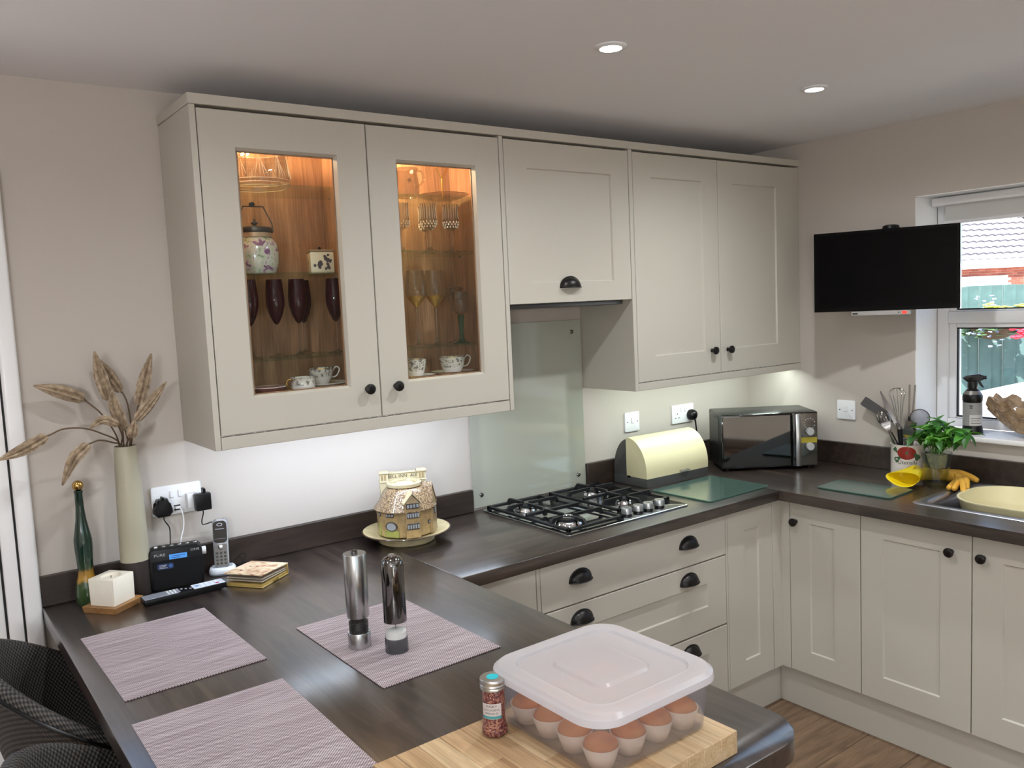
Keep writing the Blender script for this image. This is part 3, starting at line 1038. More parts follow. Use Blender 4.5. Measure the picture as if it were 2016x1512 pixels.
# chopping board: glued staves, each its own piece
cb = thing('chopping_board', 'thick pale wooden butcher-block chopping board under the cake box', 'chopping board', (-2.557, -1.5780, ZW + 0.0004), R(1.2))
bw, bd, bh = 0.516, 0.328, 0.040
cols_ = 12
rnd = random.Random(11)
for c_ in range(cols_):
    x0 = -bw / 2 + c_ * bw / cols_
    x1 = x0 + bw / cols_
    y = -bd / 2
    while y < bd / 2 - 1e-4:
        ye = y + rnd.choice((0.10, 0.15, 0.21, 0.33))
        if bd / 2 - ye < 0.06:
            ye = bd / 2
        obj('stave', B().box(x0, x1 - 0.0003, y, ye - 0.0003, 0, bh + rnd.uniform(-0.00015, 0.00015), 0.0009, 1), m_board[rnd.choice((0, 0, 0, 1, 1, 2))], cb)
        y = ye
ZCB = ZW + 0.0408

# cake box ----------------------------------------------------
BXC = (-2.4475, -1.5685)
cx_ = thing('cake_box', 'square clear plastic cake box with translucent white lid, full of fairy cakes', 'food container', (BXC[0], BXC[1], ZCB), R(0.6))
m_tub = frosted('clear_tub', (226, 226, 234), 0.075, (248, 248, 251), 0.12)
m_lid = frosted('milky_lid', (238, 235, 238), 0.80, (242, 240, 242), 0.25)


def super_ring(w, d, r, z, n=7):
    return [(x, y, z) for x, y in rrect(w, d, r, n)]


b = B()
out = [super_ring(0.244, 0.250, 0.026, 0.0002), super_ring(0.258, 0.264, 0.032, 0.006), super_ring(0.272, 0.278, 0.036, 0.092), super_ring(0.280, 0.286, 0.040, 0.094), super_ring(0.280, 0.286, 0.040, 0.097),
       super_ring(0.270, 0.276, 0.036, 0.097), super_ring(0.2685, 0.2745, 0.036, 0.091), super_ring(0.255, 0.261, 0.031, 0.0075), super_ring(0.242, 0.248, 0.025, 0.002)]
b.rings(out, True, True, True)
obj('tub', b, m_tub, cx_, sharp=50)
b = B()
lid = [super_ring(0.294, 0.298, 0.052, 0.0885), super_ring(0.300, 0.304, 0.055, 0.0895), super_ring(0.298, 0.302, 0.055, 0.101), super_ring(0.284, 0.288, 0.052, 0.1075), super_ring(0.254, 0.258, 0.046, 0.1095),
       super_ring(0.232, 0.236, 0.040, 0.1085), super_ring(0.226, 0.230, 0.038, 0.1035), super_ring(0.130, 0.134, 0.022, 0.1031), super_ring(0.121, 0.125, 0.020, 0.1075), super_ring(0.113, 0.117, 0.018, 0.1080)]
b.rings(lid, True, False, True)
b.rings([super_ring(0.294, 0.298, 0.052, 0.0885), super_ring(0.287, 0.291, 0.05, 0.0985)], True, False, False)
obj('lid', b, m_lid, cx_, sharp=22)

m_cake = plain('golden_sponge', (192, 114, 54), 0.75, noise=0.35, nscale=26, bump=0.35, bscale=160)
m_case = plain('paper_case', (208, 186, 162), 0.8)


def make_cake():
    k = thing('fairy_cake', 'x', 'cake', (0, 0, 0))
    obj('paper_case', B().lathe([(0.001, 0.0006), (0.0205, 0.0006), (0.0300, 0.034), (0.0292, 0.034), (0.0198, 0.0016), (0.001, 0.0016)], 64, cap0=True, cap1=True, flute=lambda i, z: 1.0 + (0.035 if i % 2 else 0.0) * min(1, z / 0.02)), m_case, k, sharp=180)
    obj('sponge', B().lathe([(0.0203, 0.004), (0.0268, 0.0275), (0.0280, 0.0325), (0.0260, 0.0385), (0.0190, 0.0440), (0.0090, 0.0470), (0.001, 0.0478)], 32), m_cake, k)
    return k


cake0 = make_cake()
# rows run along y (towards the back wall); columns along x
kx = [-0.0925, -0.031, 0.031, 0.0925]
ky = [-0.0945, -0.0320, 0.0315, 0.0935]
nm_row = ['nearest row', 'second row from the front', 'third row from the front', 'back row']
nm_col = ['leftmost', 'second from left', 'third from left', 'rightmost']
first = True
for j, yy in enumerate(ky):
    for i, xx in enumerate(kx):
        jx, jy = rnd.uniform(-0.0005, 0.0005), rnd.uniform(-0.0005, 0.0005)
        loc = (BXC[0] + xx + jx, BXC[1] + yy + jy, ZCB + 0.0022)
        lab = 'golden fairy cake, %s in the %s of the box' % (nm_col[i], nm_row[j])
        if first:
            cake0.location = loc
            cake0['label'] = lab
            cake0['group'] = 'fairy cakes in the cake box'
            first = False
        else:
            k_ = copy_tree(cake0, loc, rnd.uniform(0, 6.28), lab)

# sprinkles jar -----------------------------------------------
sj = thing('sprinkles_jar', 'small jar of copper-coloured sprinkles with silver screw cap and turquoise spot', 'jar', (-2.6085, -1.4690, ZCB))
jb = [(0.0215, 0.0), (0.0235, 0.003), (0.0240, 0.009), (0.0215, 0.016), (0.0205, 0.030), (0.0208, 0.072), (0.0200, 0.080), (0.0195, 0.082)]
obj('glass_body', B().lathe([(0.001, 0)] + jb, 36, cap1=False), m_glass, sj)
b = B()
b.lathe([(r - 0.0015, z + 0.0012) for r, z in jb[:-1]] + [(0.001, 0.078)], 28)
rnd = random.Random(5)
t = NT('sprinkles')
vo = t.n('ShaderNodeTexVoronoi', Vector=t.coords(), Scale=420.0)
cc = t.ramp(t.n('ShaderNodeSeparateColor', Color=vo.outputs['Color']).outputs[0], [(0.0, rgb(70, 20, 32)), (0.35, rgb(110, 44, 50)), (0.55, rgb(150, 84, 66)), (0.75, rgb(186, 134, 108)), (1.0, rgb(96, 36, 48))])
pp = t.pbsdf(**{'Base Color': cc, 'Roughness': 0.35})
t.set(pp, 'Normal', t.bump(vo.outputs['Distance'], 0.8, 0.002))
m_spr = t.done(pp)
obj('sprinkles', b, m_spr, sj, kind='stuff')
m_alu = plain('aluminium_cap', (200, 198, 194), 0.28, 0.95)
cp = obj('screw_cap', B().lathe([(0.0222, 0.082), (0.0226, 0.084), (0.0215, 0.0865), (0.0226, 0.089), (0.0215, 0.0915), (0.0224, 0.094), (0.0224, 0.0985), (0.0212, 0.1003), (0.001, 0.1003)], 36), m_alu, sj)
obj('cap_spot', B().lathe([(0.0105, 0.1004), (0.0105, 0.1008), (0.001, 0.1008)], 24), plain('turquoise', (26, 178, 190), 0.4), cp)
camdir = math.atan2(-2.608 + 1.469, -3.382 + 2.6085)


def curved_label(r, a0, a1, z0, z1, n=14):
    b = B()
    rs = []
    for z in (z0, z1):
        rs.append([(r * cos(a0 + (a1 - a0) * i / n), r * sin(a0 + (a1 - a0) * i / n), z) for i in range(n + 1)])
    b.rings(rs, False, False, False)
    return b


def ring_text(body, size, mat, parent, r, a, z, sx=1.0):
    """flat printed line standing on a cylinder of radius r at angle a"""
    o = text('printed_line', body, size, mat, parent, (0, 0, 0), (0, 0, 0), 0.0)
    me = o.data
    for v in me.vertices:
        th = a + v.co.x * sx / r
        v.co = V((r * cos(th), r * sin(th), z + v.co.y))
    o.location = (0, 0, 0)
    return o


lb_ = obj('paper_label', curved_label(0.0213, camdir - 1.05, camdir + 0.62, 0.034, 0.061), plain('jar_label', (196, 186, 182), 0.6), sj)
obj('label_band', curved_label(0.0214, camdir - 1.05, camdir + 0.62, 0.0345, 0.0395), plain('label_teal', (70, 140, 142), 0.6), lb_)
m_ink = plain('black_ink', (24, 22, 24), 0.6)
for tx, sz, z in (('FUNKY', 0.0062, 0.0565), ('COLOURFUL', 0.0052, 0.0500), ('SPRINKLES', 0.0052, 0.0440)):
    ring_text(tx, sz, m_ink, lb_, 0.02155, camdir - 0.22, z)

# ------------------------------------------------------------------ left end of the bar
m_vase_c = plain('vase_cream_glaze', (178, 172, 150), 0.4, noise=0.08, nscale=8)
m_vase_d = plain('vase_dark_base', (44, 34, 30), 0.55)
vs_ = thing('vase', 'tall slim cream vase with a dark brown base holding dried seed pods', 'vase', (-2.8795, -0.088, ZW + 0.0004))
obj('vase_body', B().lathe([(0.001, 0.1001), (0.0392, 0.1001), (0.0388, 0.14), (0.037, 0.22), (0.034, 0.32), (0.0305, 0.415), (0.0295, 0.4285), (0.0275, 0.4285), (0.029, 0.40), (0.030, 0.35), (0.001, 0.348)], 44), m_vase_c, vs_)
obj('vase_base', B().lathe([(0.001, 0), (0.0375, 0), (0.0395, 0.004), (0.0398, 0.06), (0.0392, 0.1), (0.001, 0.1)], 44), m_vase_d, vs_)
t = NT('dried_pod')
nz = t.n('ShaderNodeTexNoise', Vector=t.coords((1, 1, 1)), Scale=70.0, Detail=5.0)
m_pod = t.done(t.pbsdf(**{'Base Color': t.ramp(nz.outputs[0], [(0.3, rgb(116, 97, 78)), (0.5, rgb(156, 136, 112)), (0.7, rgb(186, 166, 142))]), 'Roughness': 0.8}))
m_stem = plain('dried_stem', (98, 78, 58), 0.8)
PODS = [
    ([(-2.886, -0.1, 1.337), (-2.904, -0.087, 1.382), (-2.93, -0.073, 1.434), (-2.96, -0.06, 1.469)], [(-2.968, -0.06, 1.479), (-3.025, -0.06, 1.505), (-3.086, -0.06, 1.527)], 0.019, 'left-pointing dried pod highest on the left of the vase'),
    ([(-2.877, -0.1, 1.336), (-2.886, -0.1, 1.395), (-2.905, -0.1, 1.447)], [(-2.913, -0.1, 1.473), (-2.928, -0.1, 1.544), (-2.938, -0.1, 1.609)], 0.0175, 'tallest upright dried pod, nearer one of the crossing pair'),
    ([(-2.87, -0.1, 1.335), (-2.861, -0.09, 1.376), (-2.861, -0.08, 1.448), (-2.868, -0.066, 1.483)], [(-2.873, -0.06, 1.49), (-2.901, -0.055, 1.545), (-2.927, -0.05, 1.592)], 0.0155, 'upright dried pod leaning behind the tallest one'),
    ([(-2.866, -0.1, 1.334), (-2.854, -0.1, 1.391), (-2.842, -0.1, 1.44)], [(-2.837, -0.1, 1.45), (-2.814, -0.1, 1.524), (-2.792, -0.1, 1.593)], 0.0175, 'upright dried pod nearest the wall cabinet'),
    ([(-2.868, -0.1, 1.335), (-2.862, -0.115, 1.372), (-2.857, -0.13, 1.405)], [(-2.854, -0.13, 1.412), (-2.811, -0.13, 1.46), (-2.765, -0.13, 1.512)], 0.0150, 'dried pod slanting right, lowest on the cabinet side'),
    ([(-2.867, -0.1, 1.335), (-2.876, -0.14, 1.36)], [(-2.874, -0.15, 1.368), (-2.87, -0.158, 1.391), (-2.864, -0.166, 1.418)], 0.0145, 'short foreshortened dried pod just above the mouth of the vase'),
    ([(-2.873, -0.1, 1.336), (-2.875, -0.105, 1.355), (-2.880, -0.115, 1.380)], [(-2.882, -0.115, 1.387), (-2.902, -0.115, 1.455), (-2.906, -0.115, 1.500)], 0.0165, 'curved dried pod in the middle of the bunch'),
    ([(-2.884, -0.1, 1.337), (-2.893, -0.13, 1.370), (-2.905, -0.165, 1.400)], [(-2.909, -0.175, 1.410), (-2.945, -0.175, 1.427), (-2.979, -0.175, 1.409)], 0.0125, 'small dried pod arching over to the left, low in the bunch'),
    ([(-2.886, -0.1, 1.337), (-2.905, -0.11, 1.361), (-2.934, -0.12, 1.38), (-2.981, -0.13, 1.404), (-3.034, -0.14, 1.411), (-3.066, -0.15, 1.402)], [(-3.077, -0.15, 1.398), (-3.134, -0.15, 1.37), (-3.191, -0.15, 1.351)], 0.0165, 'dried pod on the longest stem, reaching out past the door frame'),
    ([(-2.889, -0.1, 1.338), (-2.918, -0.127, 1.357), (-2.954, -0.153, 1.371), (-2.979, -0.18, 1.37)], [(-2.986, -0.18, 1.368), (-3.025, -0.18, 1.332), (-3.057, -0.18, 1.268)], 0.0160, 'drooping dried pod hanging above the green bottle'),
]
MOUTH = [(-.012, .014), (-.003, .004), (.006, .016), (.016, .006), (.014, -.008), (.008, -.018), (.002, -.010), (-.010, -.002), (-.014, -.010), (-.010, -.019)]
for (st, pd, rad, lab), (mx_, my_) in zip(PODS, MOUTH):
    st = [(-2.8795 + mx_, -0.088 + my_, st[0][2])] + st[1:]
    t = thing('dried_seed_pod', 'ribbed ' + lab, 'dried flower', st[0], group='dried seed pods in the vase')
    o0 = V(st[0])
    pts = [V(p) - o0 for p in [(-2.8795 + mx_ * 0.7, -0.088 + my_ * 0.7, 1.262)] + st + [pd[0]]]
    obj('stem', B().tube(spline(pts, 5), 0.0022, 7), m_stem, t)
    sp_ = spline([V(p) - o0 for p in pd], 9)
    n = len(sp_)
    rr = []
    for i in range(n):
        f = i / (n - 1)
        rr.append(max(0.0015, rad * 1.04 * (0.78 + 0.22 * min(1, f / 0.3)) * (1 - max(0, (f - 0.42) / 0.58) ** 1.5 * 0.86)) if f > 0.001 else rad * 0.45)
    obj('pod', B().tube(sp_, rr, 18, ribs=1, ribdepth=0.42), m_pod, t, sharp=28)

gb_ = thing('green_bottle', 'slender dark green decorated bottle with a gold ball stopper', 'bottle', (-3.0060, -0.075, ZW + 0.0004))
t = NT('green_bottle_glass')
co = t.coords()
sp2 = t.n('ShaderNodeSeparateXYZ', Vector=co)
nz = t.n('ShaderNodeTexNoise', Vector=co, Scale=45.0, Detail=5.0)
ad = t.n('ShaderNodeMath', operation='MULTIPLY_ADD')
t.t.links.new(nz.outputs[0], ad.inputs[0])
ad.inputs[1].default_value = 0.03
t.t.links.new(sp2.outputs[2], ad.inputs[2])
cl = t.ramp(ad.outputs[0], [(0.0, rgb(40, 62, 32)), (0.078, rgb(52, 74, 36)), (0.088, rgb(172, 128, 44)), (0.108, rgb(150, 112, 46)), (0.118, rgb(40, 60, 34)), (0.16, rgb(18, 44, 34)), (1.0, rgb(14, 32, 28))])
m_gbot = t.done(t.pbsdf(**{'Base Color': cl, 'Roughness': 0.14, 'Coat Weight': 0.5}))
obj('glass_body', B().lathe([(0.001, 0), (0.026, 0), (0.030, 0.006), (0.031, 0.03), (0.0285, 0.055), (0.0205, 0.082), (0.0195, 0.095), (0.021, 0.120), (0.0235, 0.160), (0.0235, 0.182), (0.0185, 0.210), (0.0135, 0.240), (0.0110, 0.270), (0.0102, 0.312), (0.0115, 0.314), (0.0115, 0.320), (0.001, 0.320)], 32), m_gbot, gb_)
obj('gold_stopper', B().sphere((0, 0, 0.3335), 0.0145, 24, 14), plain('gold', (196, 160, 96), 0.12, 1.0), gb_)

cd = thing('candle_block', 'square off-white wax candle block with a hollow burnt top', 'candle', (-2.9585, -0.1565, ZW + 0.0165), R(-2.5 + 40))
b = B()
s_ = 0.0405
hh = 0.073
b.rings([[(x, y, 0) for x, y in rrect(2 * s_ - 0.002, 2 * s_ - 0.002, 0.003, 4)], [(x, y, hh - 0.002) for x, y in rrect(2 * s_, 2 * s_, 0.003, 4)], [(x, y, hh) for x, y in rrect(2 * s_ - 0.004, 2 * s_ - 0.004, 0.003, 4)],
         [(0.027 * cos(R(45 + 90 * (i // 5) + (i % 5) * 22.5 - 45)), 0.027 * sin(R(45 + 90 * (i // 5) + (i % 5) * 22.5 - 45)), hh - 0.001) for i in range(20)],
         [(0.025 * cos(R(90 * (i // 5) + (i % 5) * 22.5)), 0.025 * sin(R(90 * (i // 5) + (i % 5) * 22.5)), hh - 0.008) for i in range(20)]], True, True, True)
obj('wax', b, plain('ivory_wax', (230, 222, 206), 0.5, noise=0.05, nscale=30, **{'Subsurface Weight': 0.15, 'Subsurface Radius': (0.01, 0.008, 0.006)}), cd, sharp=50)
obj('wick', B().tube([(0, 0, hh - 0.008), (0.001, 0, hh - 0.001)], 0.0009, 6), m_black, cd)
tr_ = thing('candle_tray', 'small square oak tray under the wax candle block', 'tray', (-2.9585, -0.1575, ZW + 0.0004), R(-2.5 + 40))
m_oaktray = wood('tray_oak', (120, 82, 44), (156, 112, 66), (180, 136, 88), rough=0.5)
b = B()
b.rings([[(x, y, 0) for x, y in rrect(0.106, 0.106, 0.004, 3)], [(x, y, 0.016) for x, y in rrect(0.110, 0.110, 0.004, 3)], [(x, y, 0.016) for x, y in rrect(0.102, 0.102, 0.003, 3)], [(x, y, 0.0156) for x, y in rrect(0.098, 0.098, 0.003, 3)]])
obj('tray_body', b, m_oaktray, tr_, sharp=30)

# radio -------------------------------------------------------
ra = thing('radio', 'black portable digital radio with a small lit blue display', 'radio', (-2.775, -0.1090, ZW + 0.0004), R(-12))
rw, rh, rd = 0.143, 0.124, 0.044
mx = M.Rotation(R(90), 4, 'X')
b = B()
b.prism(rrect(rw, rh, 0.014, 5, 0, rh / 2), -rd / 2, rd / 2, 0.004, 3, mx)
obj('case', b, plain('radio_black', (9, 9, 11), 0.4, **{'Specular IOR Level': 0.3}), ra)
obj('front_grille', B().prism(rrect(rw - 0.014, rh - 0.042, 0.006, 4, 0, 0.048), 0, 0.0015, 0.0006, 1, M.Translation((0, -rd / 2 - 0.0002, 0)) @ mx), plain('radio_grille', (5, 5, 7), 0.55, bump=0.5, bscale=900, **{'Specular IOR Level': 0.25}), ra)
m_lcd = emit('lcd_blue', (92, 160, 236), 0.85)
ds = obj('display', B().box(-0.018, 0.030, -rd / 2 - 0.0016, -rd / 2, 0.090, 0.1045, 0.0006, 1), m_lcd, ra)
obj('display_line', B().box(-0.012, 0.024, -rd / 2 - 0.0019, -rd / 2 - 0.0016, 0.0985, 0.1002).box(-0.014, 0.012, -rd / 2 - 0.0019, -rd / 2 - 0.0016, 0.0935, 0.0952), plain('lcd_ink', (36, 84, 170), 0.5), ds, kind='stuff')
m_print = plain('silver_print', (170, 172, 178), 0.4)
text('logo', 'PURE', 0.0105, m_print, ra, (-0.043, -rd / 2 - 0.0008, 0.1055), (R(90), 0, 0), sx=1.25)
text('logo', 'ONE', 0.0095, m_print, ra, (0.052, -rd / 2 - 0.0008, 0.1095), (R(90), 0, 0), sx=1.25)
st = obj('sticker', B().prism(rrect(0.044, 0.017, 0.005, 4, -0.030, 0.0725), 0, 0.0006, 0, 1, M.Translation((0, -rd / 2 - 0.0024, 0)) @ mx), plain('sticker_blue', (20, 42, 84), 0.4), ra)
obj('sticker_print', B().box(-0.046, -0.026, -rd / 2 - 0.0034, -rd / 2 - 0.0031, 0.0750, 0.0772).box(-0.046, -0.030, -rd / 2 - 0.0034, -rd / 2 - 0.0031, 0.0715, 0.0733).box(-0.047, -0.024, -rd / 2 - 0.0034, -rd / 2 - 0.0031, 0.0672, 0.0690), m_print, st, kind='stuff')
obj('sticker_disc', B().lathe([(0.0055, 0), (0.0055, 0.0004), (0.001, 0.0004)], 20, M.Translation((-0.0160, -rd / 2 - 0.0031, 0.0725)) @ mx), plain('sticker_disc_blue', (60, 100, 160), 0.4), st)
for i in range(6):
    obj('button', B().box(-0.056 + i * 0.021, -0.046 + i * 0.021, -0.006, 0.004, rh - 0.0005, rh + 0.003, 0.001, 1), m_steel if i != 0 else m_white, ra)
obj('volume_knob', B().lathe([(0.0115, 0), (0.0115, 0.010), (0.010, 0.0115), (0.001, 0.0115)], 24, M.Translation((rw / 2, -0.004, 0.098)) @ M.Rotation(R(90), 4, 'Y')), plain('knob_white', (206, 206, 206), 0.35), ra)

# phone in its cradle -----------------------------------------
ph_loc = (-2.6330, -0.0700, ZW + 0.0004)
cr = thing('phone_cradle', 'white and grey charging cradle standing on the bar beside the radio', 'phone base', ph_loc, R(-22))
b = B()
b.rings([[(x, y, 0) for x, y in rrect(0.074, 0.066, 0.022, 5)], [(x, y, 0.012) for x, y in rrect(0.078, 0.070, 0.024, 5)], [(x, y - 0.001, 0.020) for x, y in rrect(0.070, 0.060, 0.022, 5)], [(x, y, 0.022) for x, y in rrect(0.060, 0.044, 0.018, 5)], [(x, y, 0.013) for x, y in rrect(0.055, 0.036, 0.014, 5)]])
obj('cradle_body', b, plain('cradle_white', (214, 218, 226), 0.3), cr, sharp=50)
obj('cradle_foot', B().prism(rrect(0.0785, 0.0705, 0.024, 5), 0.0005, 0.006, 0.001, 1), plain('cradle_grey', (120, 124, 132), 0.4), cr)
hs = thing('cordless_phone', 'grey and black cordless phone handset with keypad standing in the white cradle', 'phone', (ph_loc[0], ph_loc[1], ZW + 0.0140), R(-22))
hm = M.Translation((0, -0.004, 0.001)) @ M.Rotation(R(-9), 4, 'X') @ M.Rotation(R(90), 4, 'X')
poly = rrect(0.046, 0.150, 0.014, 5, 0, 0.075)
poly = [(x * (0.90 + 0.10 * min(1, max(0, (y - 0.02) / 0.05))) * (0.97 if y > 0.12 else 1), y) for x, y in poly]
obj('handset', B().prism(poly, -0.011, 0.009, 0.004, 3, hm), plain('handset_silver', (150, 152, 156), 0.32, 0.3), hs)
obj('screen_panel', B().prism(rrect(0.040, 0.066, 0.012, 5, 0, 0.111), 0.0088, 0.0102, 0.0005, 1, hm), m_blackg, hs)
obj('keypad_panel', B().prism(rrect(0.037, 0.066, 0.006, 4, 0, 0.041), 0.0088, 0.0098, 0.0004, 1, hm), plain('keypad_grey', (116, 112, 106), 0.5), hs)
obj('nav_button', B().lathe([(0.0075, 0.0098), (0.0075, 0.0115), (0.006, 0.0122), (0.001, 0.0122)], 20, hm @ M.Translation((0, 0.066, 0))), m_steel, hs)
m_key = plain('key_dark', (58, 56, 54), 0.5)
for r_ in range(4):
    for c_ in range(3):
        obj('key', B().box(-0.0150 + c_ * 0.0115, -0.0080 + c_ * 0.0115, 0.013 + r_ * 0.0105, 0.0195 + r_ * 0.0105, 0.0098, 0.0109, 0.0006, 1, hm), m_key, hs)
obj('logo', B().lathe([(0.0070, 0.0103), (0.0070, 0.0106), (0.0048, 0.0106), (0.0048, 0.0103)], 20, hm @ M.Translation((0, 0.1335, 0)) @ M.Diagonal((1.2, 0.7, 1, 1)), False, False), m_print, hs)
obj('screen_line', B().box(-0.013, 0.013, 0.1195, 0.1210, 0.0103, 0.0105, m=hm).box(-0.017, 0.017, 0.0905, 0.0912, 0.0103, 0.0105, m=hm), m_print, hs, kind='stuff')

# remote control ----------------------------------------------
rc = thing('remote_control', 'slim silver and black remote control lying in front of the radio', 'remote', (-2.7840, -0.2085, ZW + 0.0004), R(0.5))
obj('remote_body', B().prism(rrect(0.226, 0.046, 0.006, 4), 0.003, 0.019, 0.004, 2).prism(rrect(0.20, 0.030, 0.006, 4), 0, 0.004), m_black, rc)
m_rs = plain('remote_silver', (168, 172, 184), 0.35, 0.5)
obj('top_plate', B().prism(rrect(0.092, 0.042, 0.004, 3, -0.064, 0), 0.0188, 0.0200, 0.0004, 1), m_rs, rc)
obj('top_plate', B().prism(rrect(0.088, 0.042, 0.004, 3, 0.066, 0), 0.0188, 0.0200, 0.0004, 1), plain('remote_white', (206, 212, 224), 0.35), rc)
for i in range(5):
    for j in range(3):
        obj('key', B().box(0.030 + i * 0.0135, 0.0395 + i * 0.0135, -0.0165 + j * 0.0120, -0.0085 + j * 0.0120, 0.0199, 0.0213, 0.0008, 1), plain('remote_key_%d%d' % (i, j), (70, 130, 190) if (i, j) == (0, 1) else ((170, 40, 70) if (i, j) == (4, 0) else (222, 226, 234)), 0.4), rc)
for i in range(4):
    for j in range(3):
        obj('key', B().box(-0.047 + i * 0.0090, -0.0410 + i * 0.0090, -0.0165 + j * 0.0120, -0.0085 + j * 0.0120, 0.0199, 0.0212, 0.0008, 1), m_white if i < 3 else m_print, rc)
for i in range(3):
    obj('key', B().lathe([(0.0035, 0.0188), (0.0035, 0.0202), (0.001, 0.0204)], 14, M.Translation((-0.006 + i * 0.011, 0.008 - i * 0.006, 0))), m_print, rc)

# photo album -------------------------------------------------
al = thing('photo_album', 'small gold-edged notebook lying slightly open with a floral cover, on the bar', 'notebook', (-2.5785, -0.2160, ZW + 0.0004), R(36))
m_albg = plain('album_gold', (176, 150, 88), 0.45)
aw, ad_ = 0.134, 0.128
obj('back_cover', B().box(-aw / 2, aw / 2, -ad_ / 2, ad_ / 2, 0, 0.0030, 0.0008, 1), m_albg, al)
obj('spine', B().box(aw / 2 - 0.0025, aw / 2, -ad_ / 2, ad_ / 2, 0.0031, 0.031, 0.0006, 1), m_albg, al)
m_page = plain('page_cream', (196, 184, 166), 0.8)
for i, (z0, z1) in enumerate(((0.0034, 0.0034), (0.0120, 0.0160), (0.0170, 0.0235))):
    b = B()
    t_ = 0.0055 if i == 0 else 0.0020
    b._faces([(-aw / 2 + 0.006, -ad_ / 2 + 0.004, z1), (aw / 2 - 0.003, -ad_ / 2 + 0.004, z0 + 0.002), (aw / 2 - 0.003, ad_ / 2 - 0.004, z0 + 0.002), (-aw / 2 + 0.006, ad_ / 2 - 0.004, z1),
              (-aw / 2 + 0.006, -ad_ / 2 + 0.004, z1 + t_), (aw / 2 - 0.003, -ad_ / 2 + 0.004, z0 + 0.002 + t_), (aw / 2 - 0.003, ad_ / 2 - 0.004, z0 + 0.002 + t_), (-aw / 2 + 0.006, ad_ / 2 - 0.004, z1 + t_)],
             [(0, 3, 2, 1), (4, 5, 6, 7), (0, 1, 5, 4), (2, 3, 7, 6), (1, 2, 6, 5), (0, 4, 7, 3)])
    obj('pages', b, m_page if i else m_albg, al)
t = NT('album_cover_print')
co = t.coords((1, 1, 1))
nz = t.n('ShaderNodeTexNoise', Vector=co, Scale=22.0, Detail=3.0, Distortion=1.6)
m_cov = t.done(t.pbsdf(**{'Base Color': t.ramp(nz.outputs[0], [(0.36, rgb(150, 104, 78)), (0.44, rgb(196, 166, 132)), (0.60, rgb(222, 204, 176)), (0.68, rgb(214, 170, 150)), (0.74, rgb(206, 176, 140))]), 'Roughness': 0.45}))
b = B()
za, zb = 0.0365, 0.0312
b._faces([(-aw / 2 - 0.002, -ad_ / 2, za), (aw / 2, -ad_ / 2, zb), (aw / 2, ad_ / 2, zb), (-aw / 2 - 0.002, ad_ / 2, za), (-aw / 2 - 0.002, -ad_ / 2, za + 0.0024), (aw / 2, -ad_ / 2, zb + 0.0024), (aw / 2, ad_ / 2, zb + 0.0024), (-aw / 2 - 0.002, ad_ / 2, za + 0.0024)],
         [(0, 3, 2, 1), (4, 5, 6, 7), (0, 1, 5, 4), (2, 3, 7, 6), (1, 2, 6, 5), (0, 4, 7, 3)])
obj('front_cover', b, m_cov, al)
obj('clasp', B().box(-0.016, 0.010, -ad_ / 2 - 0.003, -ad_ / 2 - 0.0002, 0.0035, 0.0085, 0.0006, 1), plain('clasp_gold', (210, 180, 96), 0.25, 1.0), al)

# ------------------------------------------------------------------ cottage-ware dish and its stand
cot = thing('plate', 'round cream pedestal plate with a dark rim under the cottage-shaped dish', 'plate', (-2.0450, -0.1680, ZW + 0.0004))
m_cotc = plain('pottery_cream', (222, 206, 160), 0.25, noise=0.22, nscale=40, coat=0.4)
obj('plate_body', B().lathe([(0.001, 0.0), (0.090, 0.0), (0.094, 0.004), (0.093, 0.020), (0.112, 0.026), (0.146, 0.037), (0.1475, 0.0405), (0.145, 0.041), (0.112, 0.031), (0.092, 0.0275), (0.001, 0.0272)], 64), m_cotc, cot)
obj('rim_band', B().lathe([(0.1470, 0.0375), (0.1490, 0.0392), (0.1475, 0.0412), (0.1450, 0.0414)], 64, cap0=False, cap1=False), plain('pottery_brown', (74, 54, 36), 0.3, coat=0.3), cot)
ct = thing('cottage_dish', 'cottage-shaped pottery cheese dish with tiled roof and lettered chimney wall on a plate', 'pottery dish', (-2.0450, -0.1680, ZW + 0.0312))
m_stone = plain('pottery_stone', (168, 142, 100), 0.28, noise=0.35, nscale=55, coat=0.4, bump=0.15, bscale=120)
m_stone2 = plain('pottery_pale', (206, 194, 160), 0.25, noise=0.15, nscale=50, coat=0.4)
t = NT('pottery_roof')
co = t.coords()
bkx = t.n('ShaderNodeTexVoronoi', Vector=co, Scale=190.0)
cl = t.ramp(bkx.outputs['Distance'], [(0.1, rgb(170, 150, 118)), (0.5, rgb(132, 108, 80)), (0.8, rgb(88, 70, 52))])
pp = t.pbsdf(**{'Base Color': cl, 'Roughness': 0.2, 'Coat Weight': 0.5})
t.set(pp, 'Normal', t.bump(bkx.outputs['Distance'], 0.6, 0.002))
m_roof = t.done(pp)
m_pdark = plain('pottery_dark', (60, 52, 50), 0.3)
m_pgrey = plain('pottery_window_grey', (150, 156, 164), 0.3, coat=0.4)
m_pgreen = plain('pottery_green', (150, 156, 84), 0.3, noise=0.3, nscale=90)
CD = math.atan2(-2.608 + 0.168, -3.382 + 2.045)      # direction towards the camera, about -119 degrees
rB = 0.0955
obj('wall_body', B().lathe([(rB - 0.006, 0.0), (rB, 0.003), (rB + 0.001, 0.084), (rB - 0.004, 0.090), (0.001, 0.090)], 48), m_stone, ct)
obj('roof', B().lathe([(rB - 0.002, 0.0865), (rB + 0.009, 0.0845), (rB + 0.010, 0.088), (0.088, 0.112), (0.074, 0.138), (0.062, 0.152), (0.054, 0.156), (0.001, 0.156)], 48), m_roof, ct)
